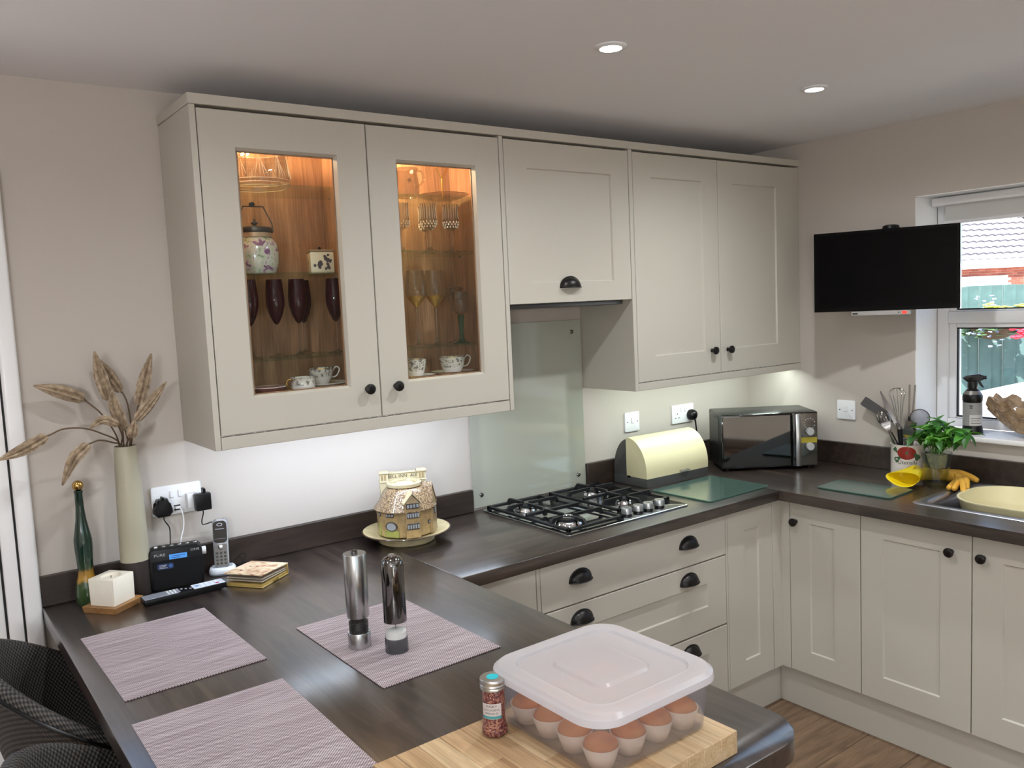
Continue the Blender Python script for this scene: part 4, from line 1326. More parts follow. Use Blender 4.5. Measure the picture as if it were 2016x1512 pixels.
obj('roof_top', B().lathe([(0.054, 0.1562), (0.058, 0.158), (0.058, 0.168), (0.052, 0.171), (0.046, 0.170), (0.044, 0.1655), (0.030, 0.167), (0.024, 0.171), (0.001, 0.172)], 40), plain('pottery_white', (200, 186, 150), 0.2, noise=0.12, nscale=70, coat=0.5), ct)


def face_box(parent, name, ang, r, w, z0, z1, d, mat, off=0.0, bev=0.001):
    """box sitting on the round wall at angle ang: w across, d thick"""
    m = M.Rotation(ang, 4, 'Z')
    return obj(name, B().box(r, r + d, -w / 2 + off, w / 2 + off, z0, z1, bev, 1, m), mat, parent)


def pot_window(parent, ang, r, w, z0, z1, n, off=0.0):
    m = M.Rotation(ang, 4, 'Z')
    f = face_box(parent, 'window_frame', ang, r, w, z0, z1, 0.0035, m_pdark, off)
    for i in range(n):
        a = -w / 2 + off + w * (i + 0.18) / n
        c = -w / 2 + off + w * (i + 0.86) / n
        obj('pane', B().box(r + 0.0030, r + 0.0045, a, c, z0 + 0.0035, z1 - 0.0035, 0.0004, 1, m), m_pgrey, f)


# gabled bay on the camera side with three rows of windows
ab = CD + R(13)
m_ = M.Rotation(ab, 4, 'Z')
b = B()
b.rings([[(x, y, 0.001) for x, y in ((0.07, -0.026), (rB + 0.008, -0.024), (rB + 0.008, 0.024), (0.07, 0.026))], [(x, y, 0.116) for x, y in ((0.07, -0.026), (rB + 0.008, -0.024), (rB + 0.008, 0.024), (0.07, 0.026))]], m=m_)
b._faces([(0.05, -0.026, 0.116), (rB + 0.008, -0.024, 0.116), (rB + 0.008, 0.024, 0.116), (0.05, 0.026, 0.116), (0.05, 0, 0.146), (rB + 0.006, 0, 0.143)], [(0, 1, 5, 4), (3, 4, 5, 2), (1, 2, 5), (0, 4, 3), (0, 3, 2, 1)], m_)
bay = obj('bay', b, m_stone, ct)
b = B()
for s_ in (-1, 1):
    b._faces([(0.05, s_ * 0.030, 0.113), (rB + 0.012, s_ * 0.030, 0.113), (rB + 0.011, 0, 0.1465), (0.05, 0, 0.150), (0.05, s_ * 0.030, 0.117), (rB + 0.012, s_ * 0.030, 0.117), (rB + 0.011, 0, 0.1505), (0.05, 0, 0.154)],
             [(0, 1, 2, 3), (4, 5, 6, 7), (0, 1, 5, 4), (1, 2, 6, 5), (2, 3, 7, 6), (0, 3, 7, 4)], m_)
obj('bay_roof', b, m_stone2, ct)
for z0, z1, n in ((0.098, 0.116, 4), (0.066, 0.086, 5), (0.029, 0.049, 5)):
    pot_window(ct, ab, rB + 0.006, 0.042, z0, z1, n)
pot_window(ct, CD - R(33), rB - 0.001, 0.032, 0.070, 0.084, 3)
pot_window(ct, CD - R(62), rB - 0.001, 0.012, 0.068, 0.084, 1)
pot_window(ct, CD + R(52), rB - 0.001, 0.012, 0.036, 0.048, 1)
pot_window(ct, CD + R(66), rB - 0.001, 0.020, 0.062, 0.090, 2)
# round-arched shop front with oval window and green boarding
af = CD - R(30)
face_box(ct, 'green_boarding', af, rB - 0.0035, 0.052, 0.003, 0.026, 0.005, m_pgreen)
mo = M.Rotation(af, 4, 'Z') @ M.Translation((rB - 0.002, 0, 0.040)) @ M.Rotation(R(90), 4, 'Y')
fr_ = obj('oval_frame', B().lathe([(0.0215, 0), (0.0215, 0.005), (0.018, 0.006), (0.018, 0)], 32, mo @ M.Diagonal((0.72, 1, 1, 1))), m_pdark, ct)
obj('oval_window', B().lathe([(0.018, 0.0), (0.018, 0.0048), (0.001, 0.0052)], 32, mo @ M.Diagonal((0.72, 1, 1, 1))), m_pgrey, fr_)
face_box(ct, 'doorway', CD - R(62), rB - 0.002, 0.014, 0.003, 0.044, 0.004, m_pgreen)
# side gable wing on the right
aw_ = CD + R(76)
m_ = M.Rotation(aw_, 4, 'Z')
b = B()
b.rings([[(x, y, 0.001) for x, y in ((0.05, -0.034), (rB + 0.004, -0.032), (rB + 0.004, 0.032), (0.05, 0.034))], [(x, y, 0.094) for x, y in ((0.05, -0.034), (rB + 0.004, -0.032), (rB + 0.004, 0.032), (0.05, 0.034))]], m=m_)
b._faces([(0.03, -0.034, 0.094), (rB + 0.004, -0.032, 0.094), (rB + 0.004, 0.032, 0.094), (0.03, 0.034, 0.094), (0.03, 0, 0.160), (rB - 0.002, 0, 0.160)], [(0, 1, 5, 4), (3, 4, 5, 2), (1, 2, 5), (0, 4, 3), (0, 3, 2, 1)], m_)
obj('side_wing', b, m_stone, ct)
b = B()
for s_ in (-1, 1):
    b._faces([(0.03, s_ * 0.037, 0.089), (rB + 0.007, s_ * 0.036, 0.089), (rB, 0, 0.164), (0.03, 0, 0.164), (0.03, s_ * 0.037, 0.093), (rB + 0.007, s_ * 0.036, 0.093), (rB, 0, 0.168), (0.03, 0, 0.168)],
             [(0, 1, 2, 3), (4, 5, 6, 7), (0, 1, 5, 4), (1, 2, 6, 5), (2, 3, 7, 6), (0, 3, 7, 4)], m_)
obj('wing_roof', b, m_roof, ct)
pot_window(ct, aw_, rB + 0.003, 0.020, 0.060, 0.092, 2)
# parapet wall with two chimneys at the back, lettered BELL INN
mp = M.Rotation(CD + R(90) + R(4), 4, 'Z') @ M.Translation((0, 0.052, 0))
obj('parapet', B().box(-0.050, 0.052, -0.008, 0.010, 0.120, 0.1900, 0.0015, 1, mp).box(-0.052, 0.054, -0.010, 0.012, 0.190, 0.1945, 0.001, 1, mp), m_stone2, ct)
for cxp in (-0.064, 0.064):
    b = B()
    b.box(cxp - 0.0145, cxp + 0.0145, -0.015, 0.015, 0.080, 0.192, 0.0015, 1, mp).box(cxp - 0.0165, cxp + 0.0165, -0.017, 0.017, 0.163, 0.167, 0.0008, 1, mp).box(cxp - 0.0175, cxp + 0.0175, -0.018, 0.018, 0.192, 0.199, 0.0015, 1, mp)
    ch = obj('chimney', b, m_stone2, ct)
    for dx in (-0.006, 0.004):
        obj('chimney_slot', B().box(cxp + dx - 0.0025, cxp + dx + 0.003, -0.0158, -0.015, 0.170, 0.188, m=mp), m_stone, ch)
for tx, x, sz in (('BELL INN', -0.018, 0.0165), ('ALE', 0.037, 0.0140)):
    o = text('lettering', tx, sz, m_pdark, ct, (0, 0, 0), (0, 0, 0))
    o.matrix_local = mp @ M.Translation((x, -0.0086, 0.1805)) @ M.Rotation(R(90), 4, 'X')

# ------------------------------------------------------------------ bread bin
bb_ = thing('bread_bin', 'cream and grey roll-top bread bin on the worktop right of the hob', 'bread bin', (-0.9550, -0.2290, ZW + 0.0004), R(-1.5))
Lb, Db, Hb = 0.366, 0.200, 0.200
m_bgrey = plain('bin_grey', (74, 74, 72), 0.4)
m_bcream = plain('bin_cream', (222, 214, 172), 0.28, coat=0.2)
mY = M.Rotation(R(90), 4, 'Z') @ M.Rotation(R(90), 4, 'X')     # polygon (u,v) -> (y,z), extrude -> x


def yz_prism(poly, x0, x1, bev=0.0):
    b = B()
    n = len(poly)
    vs = [(x0, y, z) for y, z in poly] + [(x1, y, z) for y, z in poly]
    bv, ff = b._faces(vs, [tuple(range(n)), tuple(range(2 * n - 1, n - 1, -1))] + [(i, n + i, n + (i + 1) % n, (i + 1) % n) for i in range(n)])
    if bev:
        es = list({e for f in ff[:2] for e in f.edges})
        bmesh.ops.bevel(b.bm, geom=es, offset=bev, segments=2, profile=0.5, affect='EDGES')
    return b


def arc(cy, cz, ry, rz_, a0, a1, n=16):
    return [(cy + ry * cos(R(a0 + (a1 - a0) * i / n)), cz + rz_ * sin(R(a0 + (a1 - a0) * i / n))) for i in range(n + 1)]


zb0 = 0.036
obj('bin_base', yz_prism([(0.0, 0.0), (Db, 0.0), (Db, zb0), (0.0, zb0)], 0, Lb, 0.0015), m_bgrey, bb_)
# back shell (dark) : from the top round to the rear; y runs 0 (front) .. Db (back)
obj('back_shell', yz_prism([(0.100, zb0)] + [(Db, zb0)] + arc(0.105, zb0 + 0.02, 0.095, 0.139, 0, 95, 14), 0.003, Lb - 0.003, 0.001), m_bgrey, bb_)
lid_b = obj('roll_lid', yz_prism([(0.120, zb0 + 0.001), (0.120, zb0 + 0.1620)] + arc(0.108, zb0 + 0.022, 0.108, 0.142, 88, 180, 18) + [(0.0, zb0 + 0.001)], -0.001, Lb + 0.001, 0.0015), m_bcream, bb_)
obj('lid_handle', B().box(Lb * 0.52, Lb * 0.52 + 0.050, -0.016, 0.002, zb0 + 0.008, zb0 + 0.013, 0.002, 2), m_steel, lid_b)
obj('stop_peg', B().box(-0.004, 0.0, 0.098, 0.112, zb0 - 0.004, zb0 + 0.004), m_black, bb_)

# ------------------------------------------------------------------ microwave
mw = thing('microwave', 'black mirror-fronted microwave oven standing askew in the corner', 'microwave', (-0.5040, -0.2460, ZW + 0.0004), R(-37.4))
Wm, Dm, Hm = 0.421, 0.240, 0.252
m_mwbody = plain('microwave_black', (24, 27, 26), 0.3)
m_mirror = plain('mirror_door', (62, 58, 54), 0.035, 1.0)
b = B().box(0, Wm, 0.012, Dm, 0.010, Hm, 0.006, 2)
obj('casing', b, m_mwbody, mw)
obj('side_panel', B().prism(rrect(0.17, 0.19, 0.02, 4, 0.13, 0.135), 0, 0.0015, 0.0007, 1, M.Translation((-0.0005, 0, 0)) @ M.Rotation(R(-90), 4, 'Y') @ M.Rotation(R(-90), 4, 'Z') @ M.Diagonal((-1, 1, 1, 1))), m_mwbody, mw)
for x in (0.03, Wm - 0.03):
    for y in (0.03, Dm - 0.03):
        obj('foot', B().lathe([(0.010, 0), (0.011, 0.0102), (0.001, 0.0102)], 14, M.Translation((x, y, 0))), m_black, mw)
fx_ = obj('front_frame', B().box(0.001, Wm - 0.001, 0.0, 0.0125, 0.012, Hm - 0.001, 0.004, 2), m_blackg, mw)
dd = obj('mirror_door', B().box(0.006, Wm * 0.716, -0.0045, 0.0, 0.019, Hm - 0.009, 0.0012, 1), m_mirror, mw)
hd_ = obj('door_handle', B().box(Wm * 0.752, Wm * 0.808, -0.026, -0.019, 0.016, Hm - 0.004, 0.003, 2), m_steel, mw)
obj('handle_side', B().box(Wm * 0.724, Wm * 0.752, -0.024, -0.0002, 0.016, Hm - 0.004, 0.002, 1), m_blackg, mw)
cp_ = obj('control_panel', B().box(Wm * 0.812, Wm - 0.004, -0.004, 0.0, 0.016, Hm - 0.006, 0.0012, 1), plain('control_mirror', (110, 106, 100), 0.12, 1.0), mw)
for z in (0.166, 0.100):
    obj('dial', B().lathe([(0.0175, 0), (0.0170, 0.014), (0.0150, 0.0165), (0.001, 0.0165)], 28, M.Translation((Wm * 0.909, -0.0042, z)) @ M.Rotation(R(90), 4, 'X')), plain('dial_grey', (176, 176, 174), 0.4), mw)
obj('yellow_sticker', B().box(Wm * 0.818, Wm - 0.006, -0.0046, -0.0041, 0.116, 0.140), plain('sticker_yellow', (168, 152, 40), 0.5), mw)
tl_ = B()
rnd = random.Random(2)
for i in range(12):
    a = R(20 + i * 29)
    x_, z_ = Wm * 0.909 + 0.027 * cos(a) * 0.85, 0.200 + 0.024 * sin(a)
    tl_.box(x_ - 0.003, x_ + 0.003, -0.0046, -0.0041, z_ - 0.0015, z_ + 0.0015)
obj('dial_marks', tl_, m_print, mw, kind='stuff')

# ------------------------------------------------------------------ worktop savers
g1 = thing('glass_board', 'green-tinted glass worktop saver in front of the bread bin', 'glass board', (-0.7920, -0.4200, ZW + 0.0004), R(1.0))
obj('glass_sheet', B().prism(rrect(0.368, 0.298, 0.010, 4), 0.002, 0.006, 0.0006, 1), m_boardg, g1)
for x in (-0.165, 0.165):
    for y in (-0.13, 0.13):
        obj('rubber_foot', B().lathe([(0.006, 0), (0.006, 0.0019), (0.001, 0.0019)], 12, M.Translation((x, y, 0))), m_black, g1)
g2 = thing('glass_board', 'green-tinted glass worktop saver left of the sink', 'glass board', (-0.4110, -0.8580, ZW + 0.0004), R(2.5))
obj('glass_sheet', B().prism(rrect(0.186, 0.298, 0.010, 4), 0.002, 0.006, 0.0006, 1), m_boardg, g2)
for x in (-0.078, 0.078):
    for y in (-0.13, 0.13):
        obj('rubber_foot', B().lathe([(0.006, 0), (0.006, 0.0019), (0.001, 0.0019)], 12, M.Translation((x, y, 0))), m_black, g2)

# ------------------------------------------------------------------ sockets, switches, plugs
mFR = M.Rotation(R(90), 4, 'X')


def plate(name, label, cat, loc, rz, w, h=0.086):
    t = thing(name, label, cat, loc, rz)
    obj('face_plate', B().prism(rrect(w, h, 0.006, 4), 0, 0.0085, 0.003, 2, mFR), m_white, t)
    return t


def screw(t, x, z):
    obj('screw', B().lathe([(0.0028, 0.0086), (0.0028, 0.0091), (0.001, 0.0091)], 12, M.Translation((x, 0, z)) @ mFR), plain('screw_grey', (90, 90, 94), 0.4, 0.8) if 'screw_grey' not in bpy.data.materials else bpy.data.materials['screw_grey'], t)


def rocker(t, x, z, w=0.011, h=0.020):
    obj('rocker_switch', B().box(x - w / 2, x + w / 2, -0.0125, -0.0086, z - h / 2, z + h / 2, 0.0012, 1), m_white, t)


def pins(t, x, z):
    b = B()
    b.box(x - 0.002, x + 0.002, -0.00895, -0.0086, z + 0.006, z + 0.014)
    b.box(x - 0.014, x - 0.008, -0.00895, -0.0086, z - 0.011, z - 0.007).box(x + 0.008, x + 0.014, -0.00895, -0.0086, z - 0.011, z - 0.007)
    obj('pin_holes', b, m_black, t, kind='stuff')


s1 = plate('wall_socket', 'white double wall socket above the radio with two adaptors plugged in', 'socket', (-2.7330, -0.0003, 1.1470), 0, 0.146, 0.090)
for x in (-0.014, 0.010):
    rocker(s1, x, 0.018, 0.0115, 0.021)
pins(s1, -0.048, -0.010)
obj('usb_outlet', B().box(-0.010, 0.008, -0.0089, -0.0086, -0.022, -0.017).box(-0.010, 0.008, -0.0089, -0.0086, -0.034, -0.029), m_gap, s1, kind='stuff')
s2 = plate('wall_socket', 'white double wall socket beside the microwave with one black plug', 'socket', (-0.4820, -0.0003, 1.1500), 0, 0.146)
for x in (-0.012, 0.012):
    rocker(s2, x, 0.020)
pins(s2, -0.040, -0.008)
s3 = plate('wall_switch', 'white square fused switch on the back wall above the bread bin', 'switch', (-0.8100, -0.0003, 1.1510), 0, 0.088)
rocker(s3, 0.0, 0.006, 0.013, 0.024)
for x in (-0.030, 0.030):
    screw(s3, x, 0.0)
s4 = plate('wall_switch', 'white square switch on the window wall between the television and microwave', 'switch', (-0.0003, -0.5370, 1.1530), R(-90), 0.088)
rocker(s4, 0.0, 0.006, 0.013, 0.024)
for x in (-0.030, 0.030):
    screw(s4, x, 0.0)

pg = thing('plug', 'black moulded plug in the left half of the socket above the radio', 'plug', (-2.7800, -0.0092, 1.1320))
obj('plug_body', B().prism([(-0.014, 0.026), (0.014, 0.026), (0.017, 0.010), (0.026, -0.004), (0.026, -0.016), (0.016, -0.027), (-0.016, -0.027), (-0.026, -0.016), (-0.026, -0.004), (-0.017, 0.010)], 0, 0.030, 0.004, 2, mFR), m_black, pg)
obj('grip_tab', B().box(-0.003, 0.003, -0.033, -0.008, 0.024, 0.033, 0.001, 1), m_black, pg)
obj('cord', B().tube(spline([(0.0, -0.018, -0.026), (0.002, -0.022, -0.040), (0.010, -0.035, -0.058), (0.007, -0.050, -0.076), (0.000, -0.072, -0.098)], 6), 0.0019, 7), m_black, pg)
ad2 = thing('phone_adaptor', 'black square power adaptor in the right half of the socket above the radio', 'adaptor', (-2.6880, -0.0092, 1.1440))
obj('adaptor_base', B().box(-0.022, 0.010, -0.028, 0, -0.026, 0.018, 0.003, 2), m_white, ad2)
obj('adaptor_body', B().box(-0.006, 0.040, -0.058, -0.0285, -0.034, 0.018, 0.004, 2), m_black, ad2)
obj('grip_tab', B().box(0.018, 0.026, -0.052, -0.030, 0.016, 0.032, 0.0015, 1), m_black, ad2)
obj('cord', B().tube(spline([(0.016, -0.045, -0.033), (0.015, -0.046, -0.046), (0.010, -0.044, -0.066), (0.013, -0.040, -0.079), (0.030, -0.028, -0.082), (0.052, -0.014, -0.088), (0.070, -0.0125, -0.150), (0.084, -0.0145, -0.214)], 6), 0.0018, 7), m_black, ad2)
uc = thing('charging_cable', 'thin white charging cable hanging from the socket behind the radio', 'cable', (-2.7340, -0.0094, 1.1220))
obj('cable_plug', B().box(-0.008, 0.006, -0.014, 0, -0.002, 0.004, 0.001, 1), m_white, uc)
obj('cable', B().tube(spline([(0.002, -0.012, 0.001), (0.006, -0.024, -0.008), (0.007, -0.030, -0.040), (0.002, -0.034, -0.064), (-0.008, -0.042, -0.090), (-0.013, -0.045, -0.14)], 6), 0.0016, 7), m_white, uc)
pc = thing('looped_cable', 'thin dark looped cable on the bar beside the phone cradle', 'cable', (-2.5900, -0.0400, ZW + 0.0004))
obj('cord', B().tube(spline([(-0.015, -0.008, 0.006), (0.008, 0.010, 0.020), (0.034, 0.012, 0.034), (0.042, 0.006, 0.024), (0.024, 0.004, 0.006), (0.010, -0.006, 0.003), (0.030, -0.022, 0.0022), (0.046, -0.010, 0.0022), (0.040, 0.008, 0.0022)], 7), 0.0014, 6), m_black, pc)
pg2 = thing('plug', 'black plug with a thick flex in the socket beside the microwave', 'plug', (-0.4350, -0.0092, 1.1400))
obj('plug_body', B().lathe([(0.001, 0), (0.024, 0), (0.026, 0.010), (0.022, 0.026), (0.012, 0.034), (0.001, 0.035)], 20, mFR), m_black, pg2)
obj('cord', B().tube(spline([(0.0, -0.020, -0.010), (0.002, -0.028, -0.026), (0.006, -0.028, -0.050), (0.012, -0.026, -0.080), (0.016, -0.024, -0.130), (0.020, -0.026, -0.2265)], 6), [0.006] * 6 + [0.0036] * 25, 8), m_black, pg2)

# ------------------------------------------------------------------ television
tv = thing('television', 'flat black television on a bracket beside the window, red standby light lit', 'television', (-0.1670, -0.8050, 1.7570), R(-68.8))
tw, th_ = 0.540, 0.325
obj('cabinet_back', B().box(-tw / 2 + 0.02, tw / 2 - 0.02, 0.012, 0.045, -th_ / 2 + 0.02, th_ / 2 - 0.02, 0.012, 2), m_black, tv)
obj('bezel', B().box(-tw / 2, tw / 2, 0.0, 0.014, -th_ / 2, th_ / 2, 0.002, 1), plain('tv_bezel', (6, 6, 7), 0.12, **{'Specular IOR Level': 0.15}), tv)
obj('screen', B().box(-tw / 2 + 0.012, tw / 2 - 0.012, -0.0008, 0.0, -th_ / 2 + 0.018, th_ / 2 - 0.012), plain('tv_screen', (3, 3, 4), 0.05, **{'Specular IOR Level': 0.12}), tv)
br_ = obj('silver_bar', B().box(-0.124, 0.097, -0.004, 0.012, -th_ / 2 - 0.019, -th_ / 2 - 0.0004, 0.0015, 1), plain('tv_silver', (176, 174, 172), 0.3, 0.6), tv)
obj('standby_light', B().box(0.066, 0.084, -0.0048, -0.0041, -th_ / 2 - 0.0150, -th_ / 2 - 0.0040, 0.0002, 1), emit('red_led', (255, 70, 60), 1.6), br_)
obj('sensor', B().lathe([(0.0024, 0), (0.0024, 0.0005), (0.001, 0.0005)], 12, M.Translation((0.054, -0.0041, -th_ / 2 - 0.009)) @ mFR), m_black, br_)
obj('logo', B().box(-0.119, -0.099, -0.0046, -0.0041, -th_ / 2 - 0.0130, -th_ / 2 - 0.0070), m_gap, br_)
b = B().box(-0.06, 0.06, 0.046, 0.052, -0.06, 0.06, 0.002, 1).box(-0.03, 0.03, -0.004, 0.0035, -0.10, 0.10, 0.002, 1, M.Translation((0, 0.1745, 0)) @ M.Rotation(R(-21.2), 4, 'Z'))
b.box(-0.015, 0.015, 0.052, 0.170, -0.02, 0.02, 0.003, 1)
obj('wall_bracket', b, m_black, tv)
obj('top_hub', B().lathe([(0.001, 0.0), (0.030, 0.0), (0.034, 0.006), (0.030, 0.018), (0.018, 0.022), (0.001, 0.023)], 24, M.Translation((0.018, 0.060, th_ / 2 - 0.004))), m_black, tv)

# ------------------------------------------------------------------ sink and washing-up bowl
sk = thing('sink', 'stainless steel inset sink in the worktop under the window', 'sink', (0, 0, ZW + 0.0003))
x0, x1, y0, y1 = SINK
hx0, hx1, hy0, hy1 = HOLE
cx, cy = (x0 + x1) / 2, (y0 + y1) / 2
hcx, hcy = (hx0 + hx1) / 2, (hy0 + hy1) / 2
b = B()
n_ = 6
outer = [(x, y, 0.0) for x, y in rrect(x1 - x0, y1 - y0, 0.03, n_, cx, cy)]
o2 = [(x, y, 0.0035) for x, y in rrect(x1 - x0 - 0.006, y1 - y0 - 0.006, 0.03, n_, cx, cy)]
o3 = [(x, y, 0.0040) for x, y in rrect(x1 - x0 - 0.030, y1 - y0 - 0.030, 0.03, n_, cx, cy)]
i1 = [(x, y, 0.0036) for x, y in rrect(hx1 - hx0 - 0.008, hy1 - hy0 - 0.008, 0.05, n_, hcx, hcy)]
i2 = [(x, y, -0.006) for x, y in rrect(hx1 - hx0 - 0.022, hy1 - hy0 - 0.022, 0.048, n_, hcx, hcy)]
i3 = [(x, y, -0.022) for x, y in rrect(hx1 - hx0 - 0.034, hy1 - hy0 - 0.034, 0.046, n_, hcx, hcy)]
i4 = [(x, y, -0.150) for x, y in rrect(hx1 - hx0 - 0.060, hy1 - hy0 - 0.060, 0.05, n_, hcx, hcy)]
i5 = [(x, y, -0.158) for x, y in rrect(hx1 - hx0 - 0.12, hy1 - hy0 - 0.12, 0.04, n_, hcx, hcy)]
b.rings([outer, o2, o3, i1, i2, i3, i4, i5], True, False, True)
obj('sink_bowl', b, m_sinksteel, sk, sharp=60)
dr_ = B()
for i in range(6):
    dr_.box(x0 + 0.07 + i * 0.055, x0 + 0.085 + i * 0.055, -2.02, -1.64, 0.0036, 0.0062, 0.0012, 1)
obj('drainer_ridges', dr_, m_sinksteel, sk, kind='stuff')
wb = thing('washing_up_bowl', 'cream plastic washing-up bowl sitting in the stainless sink', 'bowl', (-0.2720, -1.384, ZW - 0.1560))


def bowl_ring(a, bb2, z, pinch=0.05, n=56):
    out = []
    for i in range(n):
        th = 2 * pi * i / n
        k = 1 - pinch * (0.5 + 0.5 * cos(2 * (th))) ** 6
        out.append((a * k * (abs(cos(th)) ** 0.75) * (1 if cos(th) >= 0 else -1), bb2 * (abs(sin(th)) ** 0.8) * (1 if sin(th) >= 0 else -1), z))
    return out


b = B()
b.rings([bowl_ring(0.135, 0.155, 0.0), bowl_ring(0.150, 0.170, 0.012), bowl_ring(0.182, 0.205, 0.168), bowl_ring(0.188, 0.211, 0.174), bowl_ring(0.188, 0.211, 0.178), bowl_ring(0.180, 0.203, 0.178), bowl_ring(0.177, 0.200, 0.168), bowl_ring(0.147, 0.167, 0.016), bowl_ring(0.130, 0.150, 0.005)])
obj('bowl_body', b, plain('bowl_cream', (228, 218, 176), 0.32), wb, sharp=60)

# ------------------------------------------------------------------ utensil pot
up_ = thing('utensil_pot', 'white ceramic utensil jar with a red tomato picture and the word Utensils', 'utensil jar', (-0.0880, -0.8600, ZW + 0.0004))
rp, hp = 0.0640, 0.138
obj('pot_body', B().lathe([(0.001, 0), (rp - 0.003, 0), (rp, 0.003), (rp, hp - 0.004), (rp + 0.002, hp), (rp - 0.003, hp), (rp - 0.005, hp - 0.006), (rp - 0.005, 0.008), (0.001, 0.008)], 48), m_china, up_)
pa = math.atan2(-2.608 + 0.86, -3.382 + 0.088)
m_tom = plain('tomato_red', (150, 40, 30), 0.35, noise=0.25, nscale=60)
m_leafp = plain('printed_leaf_green', (62, 92, 62), 0.5)


def on_cyl(parent, name, pts, r, a, z, mat):
    b = B()
    b._faces([(r * cos(a + u / r), r * sin(a + u / r), z + v) for u, v in pts], [tuple(range(len(pts)))])
    return obj(name, b, mat, parent)


n_ = 28
b = B()
cen = []
ring1 = []
rows_ = []
for q in range(6):
    f = q / 5.0
    rows_.append([((rp + 0.0004) * cos(pa + (0.0365 * f * cos(2 * pi * i / n_) - 0.004) / rp), (rp + 0.0004) * sin(pa + (0.0365 * f * cos(2 * pi * i / n_) - 0.004) / rp), 0.107 + 0.0265 * f * sin(2 * pi * i / n_)) for i in range(n_)])
b.rings(rows_[1:], True, True, False)
obj('tomato_print', b, m_tom, up_)
for u, v, s, rot in ((-0.042, 0.080, 1.0, 0.6), (-0.050, 0.118, 0.8, -0.8), (0.036, 0.092, 1.1, 2.2), (-0.004, 0.108, 0.45, 1.2)):
    pts = []
    for k in range(14):
        th = 2 * pi * k / 14
        r_ = 0.0135 * s * (1 + 0.25 * cos(3 * th))
        x_, z_ = r_ * cos(th) * 1.1, r_ * sin(th) * 0.8
        pts.append((u + x_ * cos(rot) - z_ * sin(rot), z_ * cos(rot) + x_ * sin(rot)))
    on_cyl(up_, 'leaf_print', pts, rp + 0.0008, pa, v, m_leafp)
ring_text('Utensils', 0.0235, plain('print_grey_green', (70, 76, 66), 0.6), up_, rp + 0.0006, pa - 0.02, 0.0690, 1.0)
m_uns = plain('utensil_steel', (150, 148, 146), 0.12, 1.0)
POT = V((-0.0880, -0.8600, ZW))
UZ = ZW + 0.0095


def utensil(name, label, cat, base, tip, build):
    """local z runs from the foot in the pot to the head; local -y faces the room"""
    base, tip = POT + V(base), POT + V(tip)
    t = thing(name, label, cat, base, group='kitchen tools in the jar')
    d = (tip - base)
    L = d.length
    zq = d.normalized()
    view = (V((-3.38, -2.6, 1.6)) - base).normalized()
    xq = view.cross(zq).normalized() * -1
    yq = zq.cross(xq)
    t.rotation_euler = M((xq, yq, zq)).transposed().to_euler()
    build(t, L)
    return t


def build_slice(t, L):
    M3 = t.rotation_euler.to_matrix().transposed()
    q = M3 @ (POT + V((0.045, 0.222, 0.296)) - t.location)
    s0, s1 = V((0, 0, L * 0.97)), q
    d = (s1 - s0).normalized()
    sx = V((0, 1, 0)).cross(d).normalized()
    sy = V((0, 1, 0))
    obj('handle', B().tube([(0, 0, 0), (0, 0, L * 0.9), s0 + d * 0.03], [0.0045, 0.0055, 0.006], 8), m_black, t)
    rg = []
    for f, hw in ((0.1, 0.009), (0.35, 0.017), (0.94, 0.021), (1.0, 0.019)):
        p = s0.lerp(s1, f)
        rg.append([p - sx * hw - sy * 0.001, p + sx * hw - sy * 0.001, p + sx * hw + sy * 0.001, p - sx * hw + sy * 0.001])
    obj('blade', B().rings(rg), plain('dark_nylon', (64, 62, 62), 0.35), t)


def build_spoon(t, L):
    obj('handle', B().tube([(0, 0, 0), (0, 0, L * 0.72)], [0.0042, 0.0032], 8), m_uns, t)
    obj('bowl', B().sphere((0, 0, L * 0.86), 0.03, 18, 10, (0.85, 0.32, 1.15)), m_uns, t)


def build_fork(t, L):
    obj('handle', B().tube([(0, 0, 0), (0, 0, L * 0.72)], [0.0046, 0.0036], 8), m_uns, t)
    b = B().rings([[(-0.004, -0.001, L * 0.70), (0.004, -0.001, L * 0.70), (0.004, 0.001, L * 0.70), (-0.004, 0.001, L * 0.70)], [(-0.017, -0.006, L * 0.80), (0.017, -0.006, L * 0.80), (0.017, -0.004, L * 0.80), (-0.017, -0.004, L * 0.80)], [(-0.018, -0.005, L * 0.86), (0.018, -0.005, L * 0.86), (0.018, -0.003, L * 0.86), (-0.018, -0.003, L * 0.86)]])
    for i in range(4):
        b.tube([(-0.0145 + i * 0.0097, -0.004, L * 0.855), (-0.0145 + i * 0.0097, -0.007, L)], [0.0035, 0.0015], 6)
    obj('prongs', b, m_uns, t)


def build_whisk(t, L):
    obj('handle', B().tube([(0, 0, 0), (0, 0, L * 0.52)], [0.008, 0.010], 14), m_black, t)
    obj('collar', B().lathe([(0.0105, L * 0.52), (0.0100, L * 0.55), (0.001, L * 0.55)], 16), m_uns, t)
    for k in range(6):
        a = pi * k / 6
        pts = []
        for i in range(17):
            s = -1 + 2 * i / 16.0
            zz = L * 0.55 + (L * 0.45) * (1 - abs(s) ** 2.6)
            rr = 0.034 * (abs(s) ** 0.8 if abs(s) < 0.45 else 1.0) * (1 - max(0, abs(s) - 0.45) / 0.55 * 0.82) * (1 if s > 0 else -1) * (1 if abs(s) >= 0.45 else (0.45 ** -0.8))
            pts.append((rr * cos(a), rr * sin(a), zz))
        obj('wire_loop', B().tube(pts, 0.0011, 5), m_uns, t)


